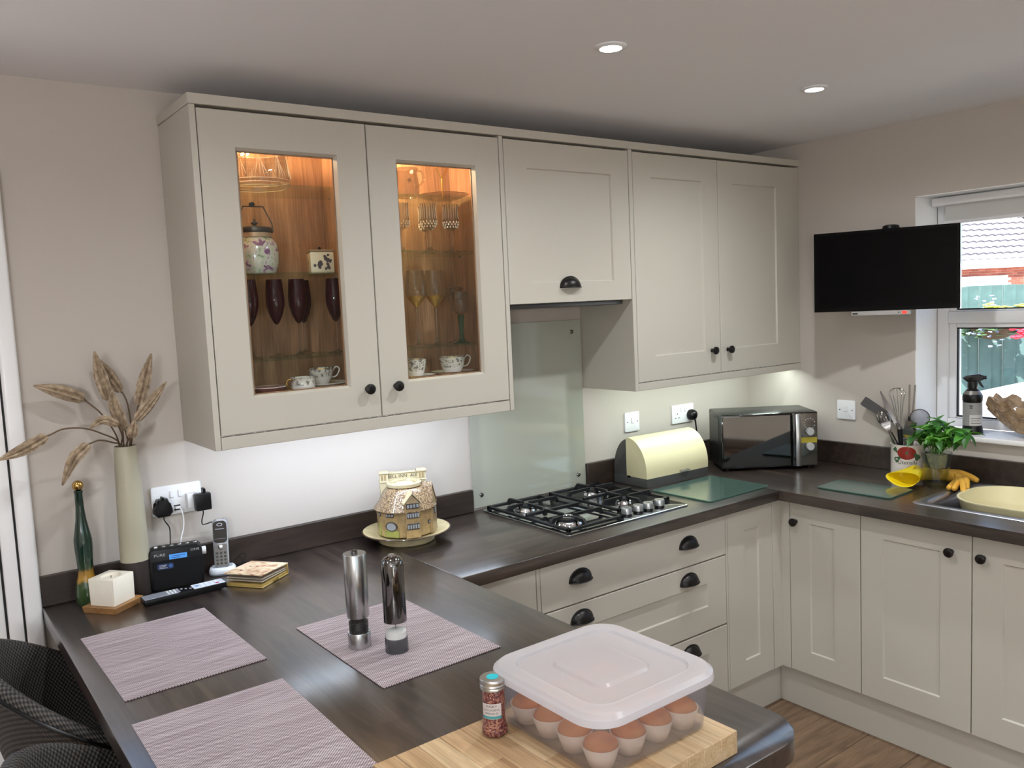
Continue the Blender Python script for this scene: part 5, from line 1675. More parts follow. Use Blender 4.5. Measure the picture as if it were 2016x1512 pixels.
def build_tongs(t, L):
    for s in (-1, 1):
        obj('arm', B().rings([[(s * 0.004 - 0.003, -0.001, 0), (s * 0.004 + 0.003, -0.001, 0), (s * 0.004 + 0.003, 0.001, 0), (s * 0.004 - 0.003, 0.001, 0)], [(s * 0.007 - 0.004, -0.001, L * 0.7), (s * 0.007 + 0.004, -0.001, L * 0.7), (s * 0.007 + 0.004, 0.001, L * 0.7), (s * 0.007 - 0.004, 0.001, L * 0.7)], [(s * 0.010 - 0.004, -0.001, L), (s * 0.010 + 0.003, -0.001, L), (s * 0.010 + 0.003, 0.001, L), (s * 0.010 - 0.004, 0.001, L)]]), m_uns, t)


def build_strainer(t, L):
    obj('handle', B().tube([(0, 0, 0), (0, 0, L * 0.66)], [0.005, 0.004], 8), m_uns, t)
    obj('ring', B().tube([(0.036 * cos(2 * pi * i / 28), 0, L * 0.83 + 0.036 * sin(2 * pi * i / 28)) for i in range(29)], 0.0022, 6), m_uns, t)
    obj('mesh_bowl', B().sphere((0, 0.004, L * 0.83), 0.035, 20, 12, (1, 0.55, 1)), frosted('strainer_mesh', (214, 212, 214), 0.45, (220, 220, 225), 0.3), t)


def build_scoop(t, L):
    obj('handle', B().tube([(0, 0, 0), (0, 0, L * 0.68)], [0.0045, 0.0038], 8), m_uns, t)
    obj('scoop', B().rings([[(-0.008, -0.002, L * 0.66), (0.008, -0.002, L * 0.66), (0.008, 0.001, L * 0.66), (-0.008, 0.001, L * 0.66)], [(-0.021, -0.010, L * 0.78), (0.021, -0.010, L * 0.78), (0.019, 0.004, L * 0.78), (-0.019, 0.004, L * 0.78)], [(-0.020, -0.008, L), (0.020, -0.008, L), (0.020, -0.006, L), (-0.020, -0.006, L)]]), m_uns, t)


def build_knife(t, L):
    obj('handle', B().tube([(0, 0, 0), (0, 0, L * 0.6)], [0.0045, 0.0040], 8), m_uns, t)
    obj('blade', B().rings([[(-0.006, -0.001, L * 0.58), (0.006, -0.001, L * 0.58), (0.006, 0.001, L * 0.58), (-0.006, 0.001, L * 0.58)], [(-0.010, -0.001, L * 0.82), (0.010, -0.001, L * 0.82), (0.010, 0.001, L * 0.82), (-0.010, 0.001, L * 0.82)], [(-0.001, -0.0005, L), (0.004, -0.0005, L), (0.004, 0.0005, L), (-0.001, 0.0005, L)]]), m_uns, t)


utensil('slotted_turner', 'dark slotted turner leaning far left out of the utensil jar', 'turner', (0.045, -0.028, 0.0145), (0.045, 0.062, 0.215), build_slice)
utensil('kitchen_knife', 'thin steel spreader leaning left behind the spoon in the utensil jar', 'knife', (0.0345, -0.034, 0.0145), (0.0345, 0.138, 0.341), build_knife)
utensil('serving_spoon', 'steel serving spoon leaning left in the utensil jar', 'spoon', (-0.004, -0.030, 0.0145), (-0.004, 0.122, 0.270), build_spoon)
utensil('serving_fork', 'steel pronged serving fork nearest the front left of the utensil jar', 'fork', (-0.046, -0.022, 0.0145), (-0.046, 0.086, 0.262), build_fork)
utensil('whisk', 'balloon whisk with black grip standing upright in the utensil jar', 'whisk', (-0.018, 0.010, 0.0145), (-0.018, 0.036, 0.365), build_whisk)
utensil('kitchen_tongs', 'narrow steel tongs standing behind the whisk in the utensil jar', 'tongs', (0.010, 0.006, 0.0145), (0.012, -0.014, 0.378), build_tongs)
utensil('small_strainer', 'round fine-mesh strainer at the right of the utensil jar', 'strainer', (0.0235, 0.030, 0.0145), (0.0235, -0.052, 0.290), build_strainer)
utensil('steel_scoop', 'shiny steel scoop in front of the strainer in the utensil jar', 'scoop', (-0.034, 0.028, 0.0145), (-0.034, -0.034, 0.236), build_scoop)

# ------------------------------------------------------------------ basil in a tumbler
bs = thing('basil_plant', 'leafy green basil plant in a clear glass tumbler beside the sink', 'plant', (-0.1950, -1.0300, ZW + 0.0004))
obj('glass_tumbler', B().lathe([(0.001, 0), (0.035, 0), (0.0365, 0.003), (0.0560, 0.137), (0.0545, 0.137), (0.0350, 0.010), (0.001, 0.008)], 40), thin_glass('tumbler_glass', (238, 242, 240), 0.4), bs)
obj('soil_plug', B().lathe([(0.001, 0.075), (0.022, 0.076), (0.038, 0.128), (0.030, 0.131), (0.001, 0.132)], 20), plain('pale_roots', (176, 168, 140), 0.85, noise=0.4, nscale=80), bs)
m_leaf = []
for i, c in enumerate(((66, 126, 48), (88, 156, 64), (52, 104, 42), (112, 176, 78))):
    t = NT('basil_leaf_%s' % 'abcd'[i])
    df = t.pbsdf(**{'Base Color': rgb(*c), 'Roughness': 0.42, 'Coat Weight': 0.15})
    tl = t.n('ShaderNodeBsdfTranslucent', Color=rgb(min(255, c[0] + 50), min(255, c[1] + 50), c[2]))
    mx_ = t.n('ShaderNodeMixShader')
    mx_.inputs[0].default_value = 0.22
    t.t.links.new(df.outputs[0], mx_.inputs[1])
    t.t.links.new(tl.outputs[0], mx_.inputs[2])
    m_leaf.append(t.done(mx_))


def leaf_mesh(name, L, w, curl, mat):
    b = B()
    rows = []
    n = 8
    for i in range(n + 1):
        f = i / n
        hw = w * (sin(pi * min(1, f ** 0.75)) ** 0.8) * 0.5 if 0 < f < 1 else 0.0004
        x = L * f
        z = -curl * L * f * f
        rows.append([(x, -hw, z + hw * 0.28), (x, -hw * 0.5, z + hw * 0.22), (x, 0, z - 0.0008), (x, hw * 0.5, z + hw * 0.22), (x, hw, z + hw * 0.28)])
    b.rings(rows, False, False, False)
    o = obj(name, b, mat, None, sharp=180)
    me = o.data
    bpy.data.objects.remove(o)
    return me


lm = [leaf_mesh('leaf', 0.052, 0.030, c, m) for c, m in ((0.25, m_leaf[0]), (0.5, m_leaf[1]), (0.75, m_leaf[2]), (0.4, m_leaf[3]), (0.15, m_leaf[0]))]
rnd = random.Random(21)
stems = []
sb = B()
for k in range(22):
    a = 2 * pi * k / 22 + rnd.uniform(-0.2, 0.2)
    r_ = rnd.uniform(0.015, 0.075) if k % 4 else 0.100
    top = V((r_ * cos(a) * 0.85 + 0.01, r_ * sin(a) - 0.016, rnd.uniform(0.195, 0.262) - r_ * 0.25))
    base_ = V((0.015 * cos(a), 0.015 * sin(a), 0.128))
    mid = (base_ + top) / 2 + V((0, 0, 0.02))
    pts = spline([base_, mid, top], 6)
    sb.tube(pts, 0.0018, 6)
    stems.append(pts)
obj('stems', sb, plain('basil_stem', (96, 132, 62), 0.5), bs, kind='stuff')
for k, pts in enumerate(stems):
    for q, s in ((len(pts) - 1, 1.0), (len(pts) - 3, 1.0), (len(pts) - 6, 0.95), (len(pts) - 9, 0.65)):
        p = pts[max(1, q)]
        a0 = rnd.uniform(0, 2 * pi)
        for h in range(3 if q == len(pts) - 1 else 2):
            me = rnd.choice(lm)
            o = bpy.data.objects.new('leaf', me)
            COL.objects.link(o)
            o.parent = bs
            o.location = p
            sc = s * rnd.uniform(0.75, 1.2)
            o.scale = (sc, sc, sc)
            o.rotation_euler = (rnd.uniform(-0.4, 0.4), rnd.uniform(-0.75, 0.35), a0 + h * (2.1 if q == len(pts) - 1 else pi) + rnd.uniform(-0.3, 0.3))

# ------------------------------------------------------------------ rubber glove


def skin_mesh(verts, edges, name, mat, parent, levels=2, root=0):
    me = bpy.data.meshes.new(name)
    me.from_pydata([v[0] for v in verts], edges, [])
    o = bpy.data.objects.new(name, me)
    COL.objects.link(o)
    md = o.modifiers.new('s', 'SKIN')
    md.use_smooth_shade = True
    for i, v in enumerate(verts):
        r_ = v[1]
        me.skin_vertices[0].data[i].radius = (r_, r_) if not isinstance(r_, tuple) else r_
        me.skin_vertices[0].data[i].use_root = (i == root)
    sd = o.modifiers.new('d', 'SUBSURF')
    sd.levels = levels
    sd.render_levels = levels
    dg = bpy.context.evaluated_depsgraph_get()
    nm = bpy.data.meshes.new_from_object(o.evaluated_get(dg))
    bpy.data.objects.remove(o)
    nm.polygons.foreach_set('use_smooth', [True] * len(nm.polygons))
    nm.materials.clear()
    nm.materials.append(mat)
    o = bpy.data.objects.new(name, nm)
    COL.objects.link(o)
    o.parent = parent
    return o


gv = thing('rubber_glove', 'yellow rubber household glove draped behind the tumbler towards the sink', 'glove', (-0.1300, -1.0400, ZW + 0.0006))
m_glv = plain('glove_orange', (232, 176, 66), 0.5, bump=0.15, bscale=140)
m_cuff = plain('glove_yellow', (232, 204, 20), 0.42, bump=0.1, bscale=90)
gl0 = V((-0.13, -1.04, ZW))


def G(x, y, z):
    return tuple(V((x, y, z)) - gl0)


vv = [(G(-0.098, -1.012, ZW + 0.030), 0.0240), (G(-0.160, -0.962, ZW + 0.036), 0.0270), (G(-0.205, -0.948, ZW + 0.038), 0.0310),
      (G(-0.098, -1.050, ZW + 0.030), 0.0240), (G(-0.115, -1.084, ZW + 0.030), 0.0220),
      # thumb pointing right along the upstand
      (G(-0.084, -1.082, ZW + 0.036), 0.0165), (G(-0.088, -1.112, ZW + 0.030), 0.0140), (G(-0.094, -1.142, ZW + 0.021), 0.0104),
      # four fingers over the sink rim
      (G(-0.130, -1.106, ZW + 0.033), 0.0140), (G(-0.180, -1.136, ZW + 0.034), 0.0128), (G(-0.238, -1.164, ZW + 0.017), 0.0104),
      (G(-0.150, -1.098, ZW + 0.030), 0.0140), (G(-0.220, -1.142, ZW + 0.032), 0.0128), (G(-0.285, -1.174, ZW + 0.016), 0.0110),
      (G(-0.155, -1.092, ZW + 0.026), 0.0134), (G(-0.215, -1.116, ZW + 0.026), 0.0128), (G(-0.262, -1.128, ZW + 0.015), 0.0110),
      (G(-0.150, -1.086, ZW + 0.022), 0.0128), (G(-0.205, -1.096, ZW + 0.020), 0.0122), (G(-0.250, -1.102, ZW + 0.013), 0.0107)]
ee = [(0, 1), (1, 2), (0, 3), (3, 4), (3, 5), (5, 6), (6, 7), (4, 8), (8, 9), (9, 10), (4, 11), (11, 12), (12, 13), (4, 14), (14, 15), (15, 16), (3, 17), (17, 18), (18, 19)]
skin_mesh(vv, ee, 'hand', m_glv, gv, 2, 3)
# flared cuff, open towards the front left
b = B()
c0 = V(G(-0.185, -0.944, ZW + 0.039))
c1 = V(G(-0.290, -0.948, ZW + 0.030))
rs = []
n_ = 26
for k in range(9):
    f = k / 8.0
    c = c0.lerp(c1, f)
    wv, hv = 0.032 + 0.034 * f, 0.033 - 0.007 * f
    ring = []
    for i in range(n_):
        th = 2 * pi * i / n_
        wob = 1 + 0.10 * f * sin(3 * th + 0.6)
        ring.append((c.x + 0.016 * f * sin(th), c.y + wv * cos(th) * wob, max(0.0008 - 0.0, c.z + hv * sin(th) * wob + 0.004 * f)))
    rs.append(ring)
inner = [[(x + 0.0008, y * 0.965 + c1.y * 0.035, z * 0.9 + c1.z * 0.1) for x, y, z in r] for r in reversed(rs[3:])]
b.rings(rs + inner, True, False, True)
obj('cuff', b, m_cuff, gv, sharp=80)

# ------------------------------------------------------------------ window-sill things
ZS = 1.0905
sb_ = thing('spray_bottle', 'black trigger spray bottle with a grey label on the window sill', 'spray bottle', (0.0480, -1.0520, ZS), R(-62))
obj('bottle_body', B().lathe([(0.001, 0), (0.037, 0), (0.039, 0.004), (0.038, 0.012), (0.0345, 0.03), (0.0350, 0.128), (0.037, 0.132), (0.037, 0.152), (0.034, 0.158), (0.022, 0.176), (0.017, 0.180), (0.017, 0.184), (0.001, 0.184)], 36), m_black, sb_)
a_ = R(180 + 48 + 62)
obj('label_wrap', B().lathe([(0.0349, 0.034), (0.0356, 0.126)], 36, cap0=False, cap1=False), plain('label_grey', (150, 148, 146), 0.55, noise=0.15, nscale=40), sb_)
obj('pale_label', curved_label(0.0361, a_ - 0.7, a_ + 0.8, 0.036, 0.078), plain('label_pale', (196, 192, 188), 0.6), sb_)
lbk = B()
for i in range(3):
    z = 0.044 + i * 0.010
    lbk.join(curved_label(0.0364, a_ - 0.55, a_ + 0.55 - 0.2 * (i % 2), z, z + 0.0018))
for z, a0, a1 in ((0.104, 0.15, 0.42), (0.112, 0.12, 0.46)):
    lbk.join(curved_label(0.0364, a_ - a1 - 0.25, a_ - a0 - 0.25, z, z + 0.004))
obj('label_print', lbk, m_ink, sb_, kind='stuff')
obj('neck_band', B().lathe([(0.0345, 0.1585), (0.0262, 0.172)], 36, cap0=False, cap1=False), plain('band_grey', (120, 116, 112), 0.4, 0.4), sb_)
obj('collar', B().lathe([(0.001, 0.184), (0.0180, 0.184), (0.0185, 0.200), (0.016, 0.208), (0.001, 0.208)], 24), m_black, sb_)
m2 = M.Rotation(R(90), 4, 'X')
obj('trigger_head', B().prism([(-0.036, 0.222), (-0.020, 0.207), (0.012, 0.205), (0.022, 0.214), (0.040, 0.216), (0.040, 0.231), (0.024, 0.238), (0.000, 0.236), (-0.022, 0.231)], -0.011, 0.011, 0.004, 2, m2), m_black, sb_)
obj('trigger', B().prism([(0.018, 0.213), (0.026, 0.213), (0.030, 0.200), (0.040, 0.186), (0.036, 0.183), (0.026, 0.192), (0.019, 0.204)], -0.006, 0.006, 0.0015, 1, m2), m_black, sb_)
obj('nozzle', B().lathe([(0.007, 0), (0.0075, 0.008), (0.001, 0.008)], 14, M.Translation((0.040, 0, 0.2235)) @ M.Rotation(R(90), 4, 'Y')), m_black, sb_)

cbw = thing('carved_bowl', 'brown carved pierced wooden bowl with a jagged rim on the window sill', 'bowl', (0.066, -1.300, ZS))
rnd = random.Random(9)
nu, nv_ = 64, 14
ph_ = [rnd.uniform(0, 6.28) for _ in range(6)]
bm = bmesh.new()
grid = []
for j in range(nv_ + 1):
    f = j / nv_
    row = []
    for i in range(nu):
        th = 2 * pi * i / nu
        rr = 0.075 + 0.125 * f ** 0.8
        wav = 0.014 * sin(5 * th + ph_[0]) + 0.011 * sin(9 * th + ph_[1]) + 0.007 * sin(17 * th + ph_[2])
        z = 0.012 + (0.128 + wav) * f ** 1.25
        k = 1 + 0.025 * sin(11 * th + ph_[3] + 3 * f) * f
        row.append(bm.verts.new((max(-0.093, min(0.093, rr * k * cos(th) * 0.5)), rr * k * sin(th), z)))
    grid.append(row)
for j in range(nv_):
    for i in range(nu):
        if j > 4 and (sin(i * 1.7 + j * 0.9 + ph_[4]) + sin(i * 0.53 - j * 1.3 + ph_[5]) > 1.12):
            continue
        bm.faces.new((grid[j][i], grid[j][(i + 1) % nu], grid[j + 1][(i + 1) % nu], grid[j + 1][i]))
bm.faces.new(list(reversed(grid[0])))
bmesh.ops.recalc_face_normals(bm, faces=bm.faces)
bmesh.ops.solidify(bm, geom=bm.faces[:], thickness=0.007)
b = B()
b.bm.free()
b.bm = bm
m_carv = wood('carved_wood', (112, 88, 64), (162, 134, 104), (196, 170, 140), rough=0.6, bump=0.4)
obj('bowl_shell', b, m_carv, cbw, sharp=60)
obj('bowl_foot', B().lathe([(0.040, 0), (0.044, 0.004), (0.040, 0.0105), (0.001, 0.0105)], 30, M.Diagonal((0.8, 1.5, 1, 1))), m_carv, cbw)

# ------------------------------------------------------------------ bar stools
m_wov = weave('black_weave', (34, 31, 29), (58, 53, 50), (12, 11, 11), 0.0085, 0.0085, 0.62, 0.9)


def woven_mat():
    t = NT('black_woven_fabric')
    tc = t.n('ShaderNodeTexCoord')
    sp = t.n('ShaderNodeSeparateXYZ', Vector=tc.outputs['UV'])
    ws = []
    for k in (0, 1):
        a = t.n('ShaderNodeMath', operation='MULTIPLY')
        t.t.links.new(sp.outputs[k], a.inputs[0])
        a.inputs[1].default_value = 2 * pi / 0.0125
        s = t.n('ShaderNodeMath', operation='SINE')
        t.t.links.new(a.outputs[0], s.inputs[0])
        ws.append(s.outputs[0])
    mu = t.n('ShaderNodeMath', operation='MULTIPLY')
    t.t.links.new(ws[0], mu.inputs[0])
    t.t.links.new(ws[1], mu.inputs[1])
    sc = t.n('ShaderNodeMath', operation='MULTIPLY_ADD')
    t.t.links.new(mu.outputs[0], sc.inputs[0])
    sc.inputs[1].default_value = 0.5
    sc.inputs[2].default_value = 0.5
    base = t.ramp(sc.outputs[0], [(0.3, rgb(14, 12, 12)), (0.85, rgb(84, 76, 70))])
    p = t.pbsdf(**{'Base Color': base, 'Roughness': 0.7})
    t.set(p, 'Normal', t.bump(sc.outputs[0], 0.7, 0.003))
    return t.done(p)


m_wovuv = woven_mat()
STX, STA, STB, ZB_, ZF_ = -3.086, 0.195, 0.265, 0.957, 0.660


def shell_pt(th, v, off=0.0):
    """v=0 at the seat centre, v=1 at the rim; th=180 is the back"""
    c, s = cos(th), sin(th)
    t_ = ((1 - c) / 2) ** 1.033
    zr = ZF_ + (ZB_ - ZF_) * t_
    fx = 0.27 if c > 0 else 0.195
    k = v ** 0.55 if v < 0.62 else 0.769 + (v - 0.62) * 0.608
    z = 0.655 + (zr - 0.655) * max(0, (v - 0.42) / 0.58) ** 1.35
    return (fx * k * c, (STB) * k * s, z)


def make_stool():
    t = thing('bar_stool', 'black woven tub-shaped bar stool at the bar near the door, farther of the two', 'stool', (STX, -0.457, 0))
    bm = bmesh.new()
    uvl = bm.loops.layers.uv.new('UVMap')
    nu = 72
    cols = []
    for i in range(nu):
        th = 2 * pi * i / nu
        d = V((cos(th), sin(th), 0))
        path = [V(shell_pt(th, 0.02 + 0.98 * j / 16)) for j in range(17)]
        top = path[-1]
        for a in (135, 90, 45, 0):
            path.append(top + d * (0.017 + 0.017 * cos(R(a))) + V((0, 0, 0.017 * sin(R(a)))))
        for j in range(15, -1, -1):
            v = 0.02 + 0.98 * j / 16
            path.append(V(shell_pt(th, v)) + d * 0.034 * v ** 0.5 - V((0, 0, 0.034 * (1 - v))))
        cols.append(path)
    m_ = len(cols[0])
    arcl = []
    for path in cols:
        acc, a = 0.0, [0.0]
        for p, q in zip(path, path[1:]):
            acc += (q - p).length
            a.append(acc)
        arcl.append(a)
    g = [[bm.verts.new(cols[i][j]) for i in range(nu)] for j in range(m_)]
    for j in range(m_ - 1):
        for i in range(nu):
            k = (i + 1) % nu
            f = bm.faces.new((g[j][i], g[j][k], g[j + 1][k], g[j + 1][i]))
            for l, q in zip(f.loops, ((i / nu, arcl[i][j]), ((i + 1) / nu, arcl[k][j]), ((i + 1) / nu, arcl[k][j + 1]), (i / nu, arcl[i][j + 1]))):
                l[uvl].uv = (q[0] * 1.5, q[1])
    bm.faces.new(list(reversed(g[0])))
    bm.faces.new(g[-1])
    b = B()
    b.bm.free()
    b.bm = bm
    o = obj('tub_shell', b, m_wovuv, t, sharp=75)
    obj('rim_piping', B().tube([V(shell_pt(2 * pi * i / 72, 1.0)) + V((cos(2 * pi * i / 72) * 0.036, sin(2 * pi * i / 72) * 0.036, -0.006)) for i in range(73)], 0.0045, 8), m_black, t)
    for a in (45, 135, 225, 315):
        x_, y_ = cos(R(a)), sin(R(a))
        obj('leg', B().tube([(0.09 * x_, 0.09 * y_, 0.625), (0.20 * x_, 0.20 * y_, 0.0)], [0.014, 0.010], 10), m_black, t)
    obj('foot_rest', B().tube([(0.163 * cos(2 * pi * i / 36), 0.163 * sin(2 * pi * i / 36), 0.22) for i in range(37)], 0.008, 8), m_black, t)
    return t


st0 = make_stool()
copy_tree(st0, (STX, -1.114, 0), 0, 'black woven tub-shaped bar stool nearest the viewer, only its rim in view')

# ------------------------------------------------------------------ things inside the glass cabinets
def goblet_prof(pts, wall=0.0011):
    """outer profile from foot centre up to the rim, then back down inside the bowl"""
    return pts


ZL1, ZL2, ZL3, ZL4 = 2.0604, 1.8084, 1.5594, 1.4472
ZR1, ZR2, ZR3 = 2.0514, 1.8734, 1.5604

cg = thing('crystal_bowl', 'cut-crystal bowl shining on the top shelf of the left glass cabinet', 'bowl', (-2.4650, -0.150, ZL1))


def cutf(i, z):
    return 1.0 - (0.045 if (i % 4 == 0 and 0.02 < z < 0.085) else 0.0) - (0.02 if (i % 4 == 2 and 0.03 < z < 0.07) else 0)


obj('bowl_body', B().lathe([(0.001, 0.0), (0.080, 0.0), (0.092, 0.008), (0.095, 0.022), (0.094, 0.05), (0.088, 0.082), (0.080, 0.104), (0.077, 0.104), (0.084, 0.080), (0.090, 0.05), (0.088, 0.022), (0.001, 0.012)], 64, flute=cutf), m_crystal, cg, sharp=15)
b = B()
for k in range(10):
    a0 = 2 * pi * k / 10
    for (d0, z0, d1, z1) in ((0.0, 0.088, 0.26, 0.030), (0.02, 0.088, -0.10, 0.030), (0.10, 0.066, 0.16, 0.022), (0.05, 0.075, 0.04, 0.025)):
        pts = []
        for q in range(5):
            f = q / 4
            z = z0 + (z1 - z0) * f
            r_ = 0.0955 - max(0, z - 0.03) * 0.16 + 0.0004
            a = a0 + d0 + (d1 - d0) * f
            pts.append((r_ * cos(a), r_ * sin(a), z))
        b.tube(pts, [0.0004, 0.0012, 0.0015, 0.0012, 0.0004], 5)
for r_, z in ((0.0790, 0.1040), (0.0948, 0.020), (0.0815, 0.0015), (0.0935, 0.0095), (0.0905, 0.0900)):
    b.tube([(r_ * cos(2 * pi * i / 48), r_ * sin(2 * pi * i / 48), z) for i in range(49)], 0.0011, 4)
obj('cut_glint_lines', b, plain('cut_glints', (236, 222, 200), 0.15, coat=0.5), cg, kind='stuff')  # pale tubes paint sparkle along the cuts, rim and base

bq = thing('biscuit_barrel', 'painted floral biscuit barrel with a dark metal lid and tall swing handle', 'jar', (-2.4850, -0.150, ZL2))
t = NT('floral_china')
co = t.coords()
vo = t.n('ShaderNodeTexNoise', Vector=co, Scale=46.0, Detail=3.0, Distortion=0.6)
cl = t.ramp(vo.outputs[0], [(0.30, rgb(128, 142, 110)), (0.40, rgb(190, 196, 170)), (0.54, rgb(206, 202, 186)), (0.62, rgb(150, 110, 140)), (0.68, rgb(112, 70, 104)), (0.78, rgb(206, 200, 190))])
m_floral = t.done(t.pbsdf(**{'Base Color': cl, 'Roughness': 0.22, 'Coat Weight': 0.4}))
obj('barrel_body', B().lathe([(0.001, 0), (0.050, 0), (0.054, 0.004), (0.062, 0.030), (0.0645, 0.060), (0.061, 0.088), (0.050, 0.104), (0.046, 0.107), (0.001, 0.107)], 40), m_floral, bq)
obj('neck_collar', B().lathe([(0.046, 0.1072), (0.048, 0.108), (0.048, 0.121), (0.046, 0.122)], 40), plain('collar_tan', (176, 150, 116), 0.4, 0.3), bq)
m_pew = plain('old_pewter', (74, 72, 68), 0.35, 0.85)
obj('lid', B().lathe([(0.0500, 0.1222), (0.0510, 0.124), (0.0510, 0.135), (0.046, 0.138), (0.020, 0.1405), (0.006, 0.142), (0.005, 0.146), (0.010, 0.150), (0.0100, 0.153), (0.004, 0.156), (0.004, 0.162), (0.001, 0.164)], 36), m_pew, bq)
hr = [(0.052, 0, 0.124), (0.056, 0, 0.126), (0.054, 0, 0.150), (0.030, 0, 0.200), (-0.030, 0, 0.200), (-0.054, 0, 0.150), (-0.056, 0, 0.126), (-0.052, 0, 0.124)]
b = B().tube(hr, 0.0022, 8)
obj('swing_handle', b, m_pew, bq)
obj('handle_grip', B().sphere((-0.004, 0, 0.206), 0.0085, 16, 10), m_black, bq)

tb = thing('trinket_box', 'small white square china box printed with dark roses on the middle shelf', 'china box', (-2.2750, -0.130, ZL2), R(-14))
obj('box_body', B().box(-0.036, 0.036, -0.036, 0.036, 0, 0.066, 0.002, 2), plain('ivory_china', (226, 212, 178), 0.25, coat=0.3), tb)
obj('lid', B().box(-0.0375, 0.0375, -0.0375, 0.0375, 0.0662, 0.0735, 0.0015, 1), plain('lid_brown_edge', (150, 124, 92), 0.3), tb)
obj('lid_knob', B().sphere((0, 0, 0.079), 0.0055, 12, 8), m_black, tb)
m_rose = plain('rose_print', (74, 62, 66), 0.5)


def blotch(parent, cx, cz, s, y=None, xface=None, seed=0):
    r_ = random.Random(seed)
    b = B()
    for q in range(9):
        a, d = r_.uniform(0, 6.28), r_.uniform(0, s)
        u, v, rr = cx + d * cos(a), cz + d * sin(a) * 1.2, s * r_.uniform(0.25, 0.5)
        pts = []
        for k in range(9):
            th = 2 * pi * k / 9
            pu, pv = u + rr * cos(th), v + rr * sin(th) * r_.uniform(0.7, 1.2)
            off = 0.0004 + 0.00003 * q
            pts.append((pu, y - off, pv) if xface is None else (xface - off, pu, pv))
        b._faces(pts, [tuple(range(9))])
    return obj('rose_print', b, m_rose, parent, kind='stuff')


blotch(tb, -0.012, 0.026, 0.012, y=-0.036, seed=1)
blotch(tb, 0.016, 0.044, 0.012, y=-0.036, seed=2)
blotch(tb, 0.018, 0.020, 0.010, y=-0.036, seed=3)
blotch(tb, 0.0, 0.034, 0.008, xface=-0.036, seed=4)


def make_flute():
    t = thing('champagne_flute', 'x', 'glass', (0, 0, 0), group='red champagne flutes')
    obj('bowl', B().lathe([(0.003, 0.098), (0.009, 0.104), (0.019, 0.124), (0.0265, 0.152), (0.0275, 0.172), (0.0255, 0.205), (0.0228, 0.232), (0.0218, 0.232), (0.0245, 0.205), (0.0262, 0.172), (0.0252, 0.152), (0.018, 0.126), (0.008, 0.107), (0.002, 0.103)], 28), m_redglass, t)
    obj('stem', B().lathe([(0.001, 0.0), (0.030, 0.0), (0.030, 0.0015), (0.012, 0.006), (0.005, 0.012), (0.0032, 0.03), (0.0030, 0.085), (0.0045, 0.097), (0.001, 0.0975)], 24), m_crystal, t)
    return t


fl0 = make_flute()
for i, (x, y, lab) in enumerate(((-2.5330, -0.190, 'ruby red champagne flute, leftmost and half hidden by the cabinet door edge'),
                                (-2.4480, -0.175, 'ruby red champagne flute, second from left on the shelf'),
                                (-2.3780, -0.175, 'ruby red champagne flute, third from left beside the dark one behind it'),
                                (-2.2560, -0.175, 'ruby red champagne flute, rightmost on its shelf'),
                                (-2.3200, -0.075, 'ruby red champagne flute standing at the back between third and rightmost'))):
    if i == 0:
        fl0.location = (x, y, ZL3)
        fl0['label'] = lab
    else:
        copy_tree(fl0, (x, y, ZL3), None, lab)


def ring_prof_cup(h, r):
    return [(0.001, 0.0), (r * 0.45, 0.0), (r * 0.50, 0.003), (r * 0.62, 0.008), (r * 0.86, h * 0.5), (r * 0.97, h * 0.88), (r, h), (r - 0.002, h), (r * 0.92, h * 0.85), (r * 0.82, h * 0.5), (r * 0.5, 0.010), (0.001, 0.008)]


t = NT('swag_china')
co = t.coords()
sx_ = t.n('ShaderNodeSeparateXYZ', Vector=co)
wv = t.n('ShaderNodeTexNoise', Vector=co, Scale=85.0, Detail=2.0)
cl = t.ramp(wv.outputs[0], [(0.36, rgb(128, 120, 116)), (0.46, rgb(214, 206, 196)), (0.60, rgb(228, 220, 208)), (0.68, rgb(150, 140, 120))])
zz = t.n('ShaderNodeMapRange')
t.t.links.new(sx_.outputs[2], zz.inputs[0])
zz.inputs[1].default_value = 0.024
zz.inputs[2].default_value = 0.030
cl = t.mix(zz.outputs[0], rgb(234, 226, 220), cl)
m_swag = t.done(t.pbsdf(**{'Base Color': cl, 'Roughness': 0.2, 'Coat Weight': 0.4}))


def cup(name, label, loc, rz, r=0.042, h=0.050, mat=None):
    c = thing(name, label, 'cup', loc, rz)
    obj('cup_body', B().lathe(ring_prof_cup(h, r), 36), mat or m_swag, c)
    obj('handle', B().tube(spline([(r * 0.84, 0, h * 0.40), (r * 1.25, 0, h * 0.50), (r * 1.48, 0, h * 0.86), (r * 1.22, 0, h * 1.02), (r * 0.96, 0, h * 0.80)], 6), 0.0022, 8), m_china, c)
    obj('gilt_rim', B().lathe([(r + 0.0003, h - 0.0012), (r + 0.0003, h + 0.0004), (r - 0.0022, h + 0.0004)], 36, cap0=False, cap1=False), m_gilt, c)
    return c


def saucer(label, loc, r=0.070):
    s = thing('saucer', label, 'saucer', loc)
    obj('saucer_body', B().lathe([(0.001, 0.002), (r * 0.45, 0.002), (r * 0.46, 0.0), (r * 0.52, 0.0), (r * 0.56, 0.004), (r * 0.85, 0.012), (r, 0.0185), (r * 0.985, 0.0195), (r * 0.83, 0.0145), (r * 0.55, 0.0065), (0.001, 0.005)], 44), m_china, s)
    obj('gilt_rim', B().lathe([(r - 0.0005, 0.0178), (r + 0.0006, 0.0188), (r * 0.985, 0.0199)], 44, cap0=False, cap1=False), m_gilt, s)
    return s


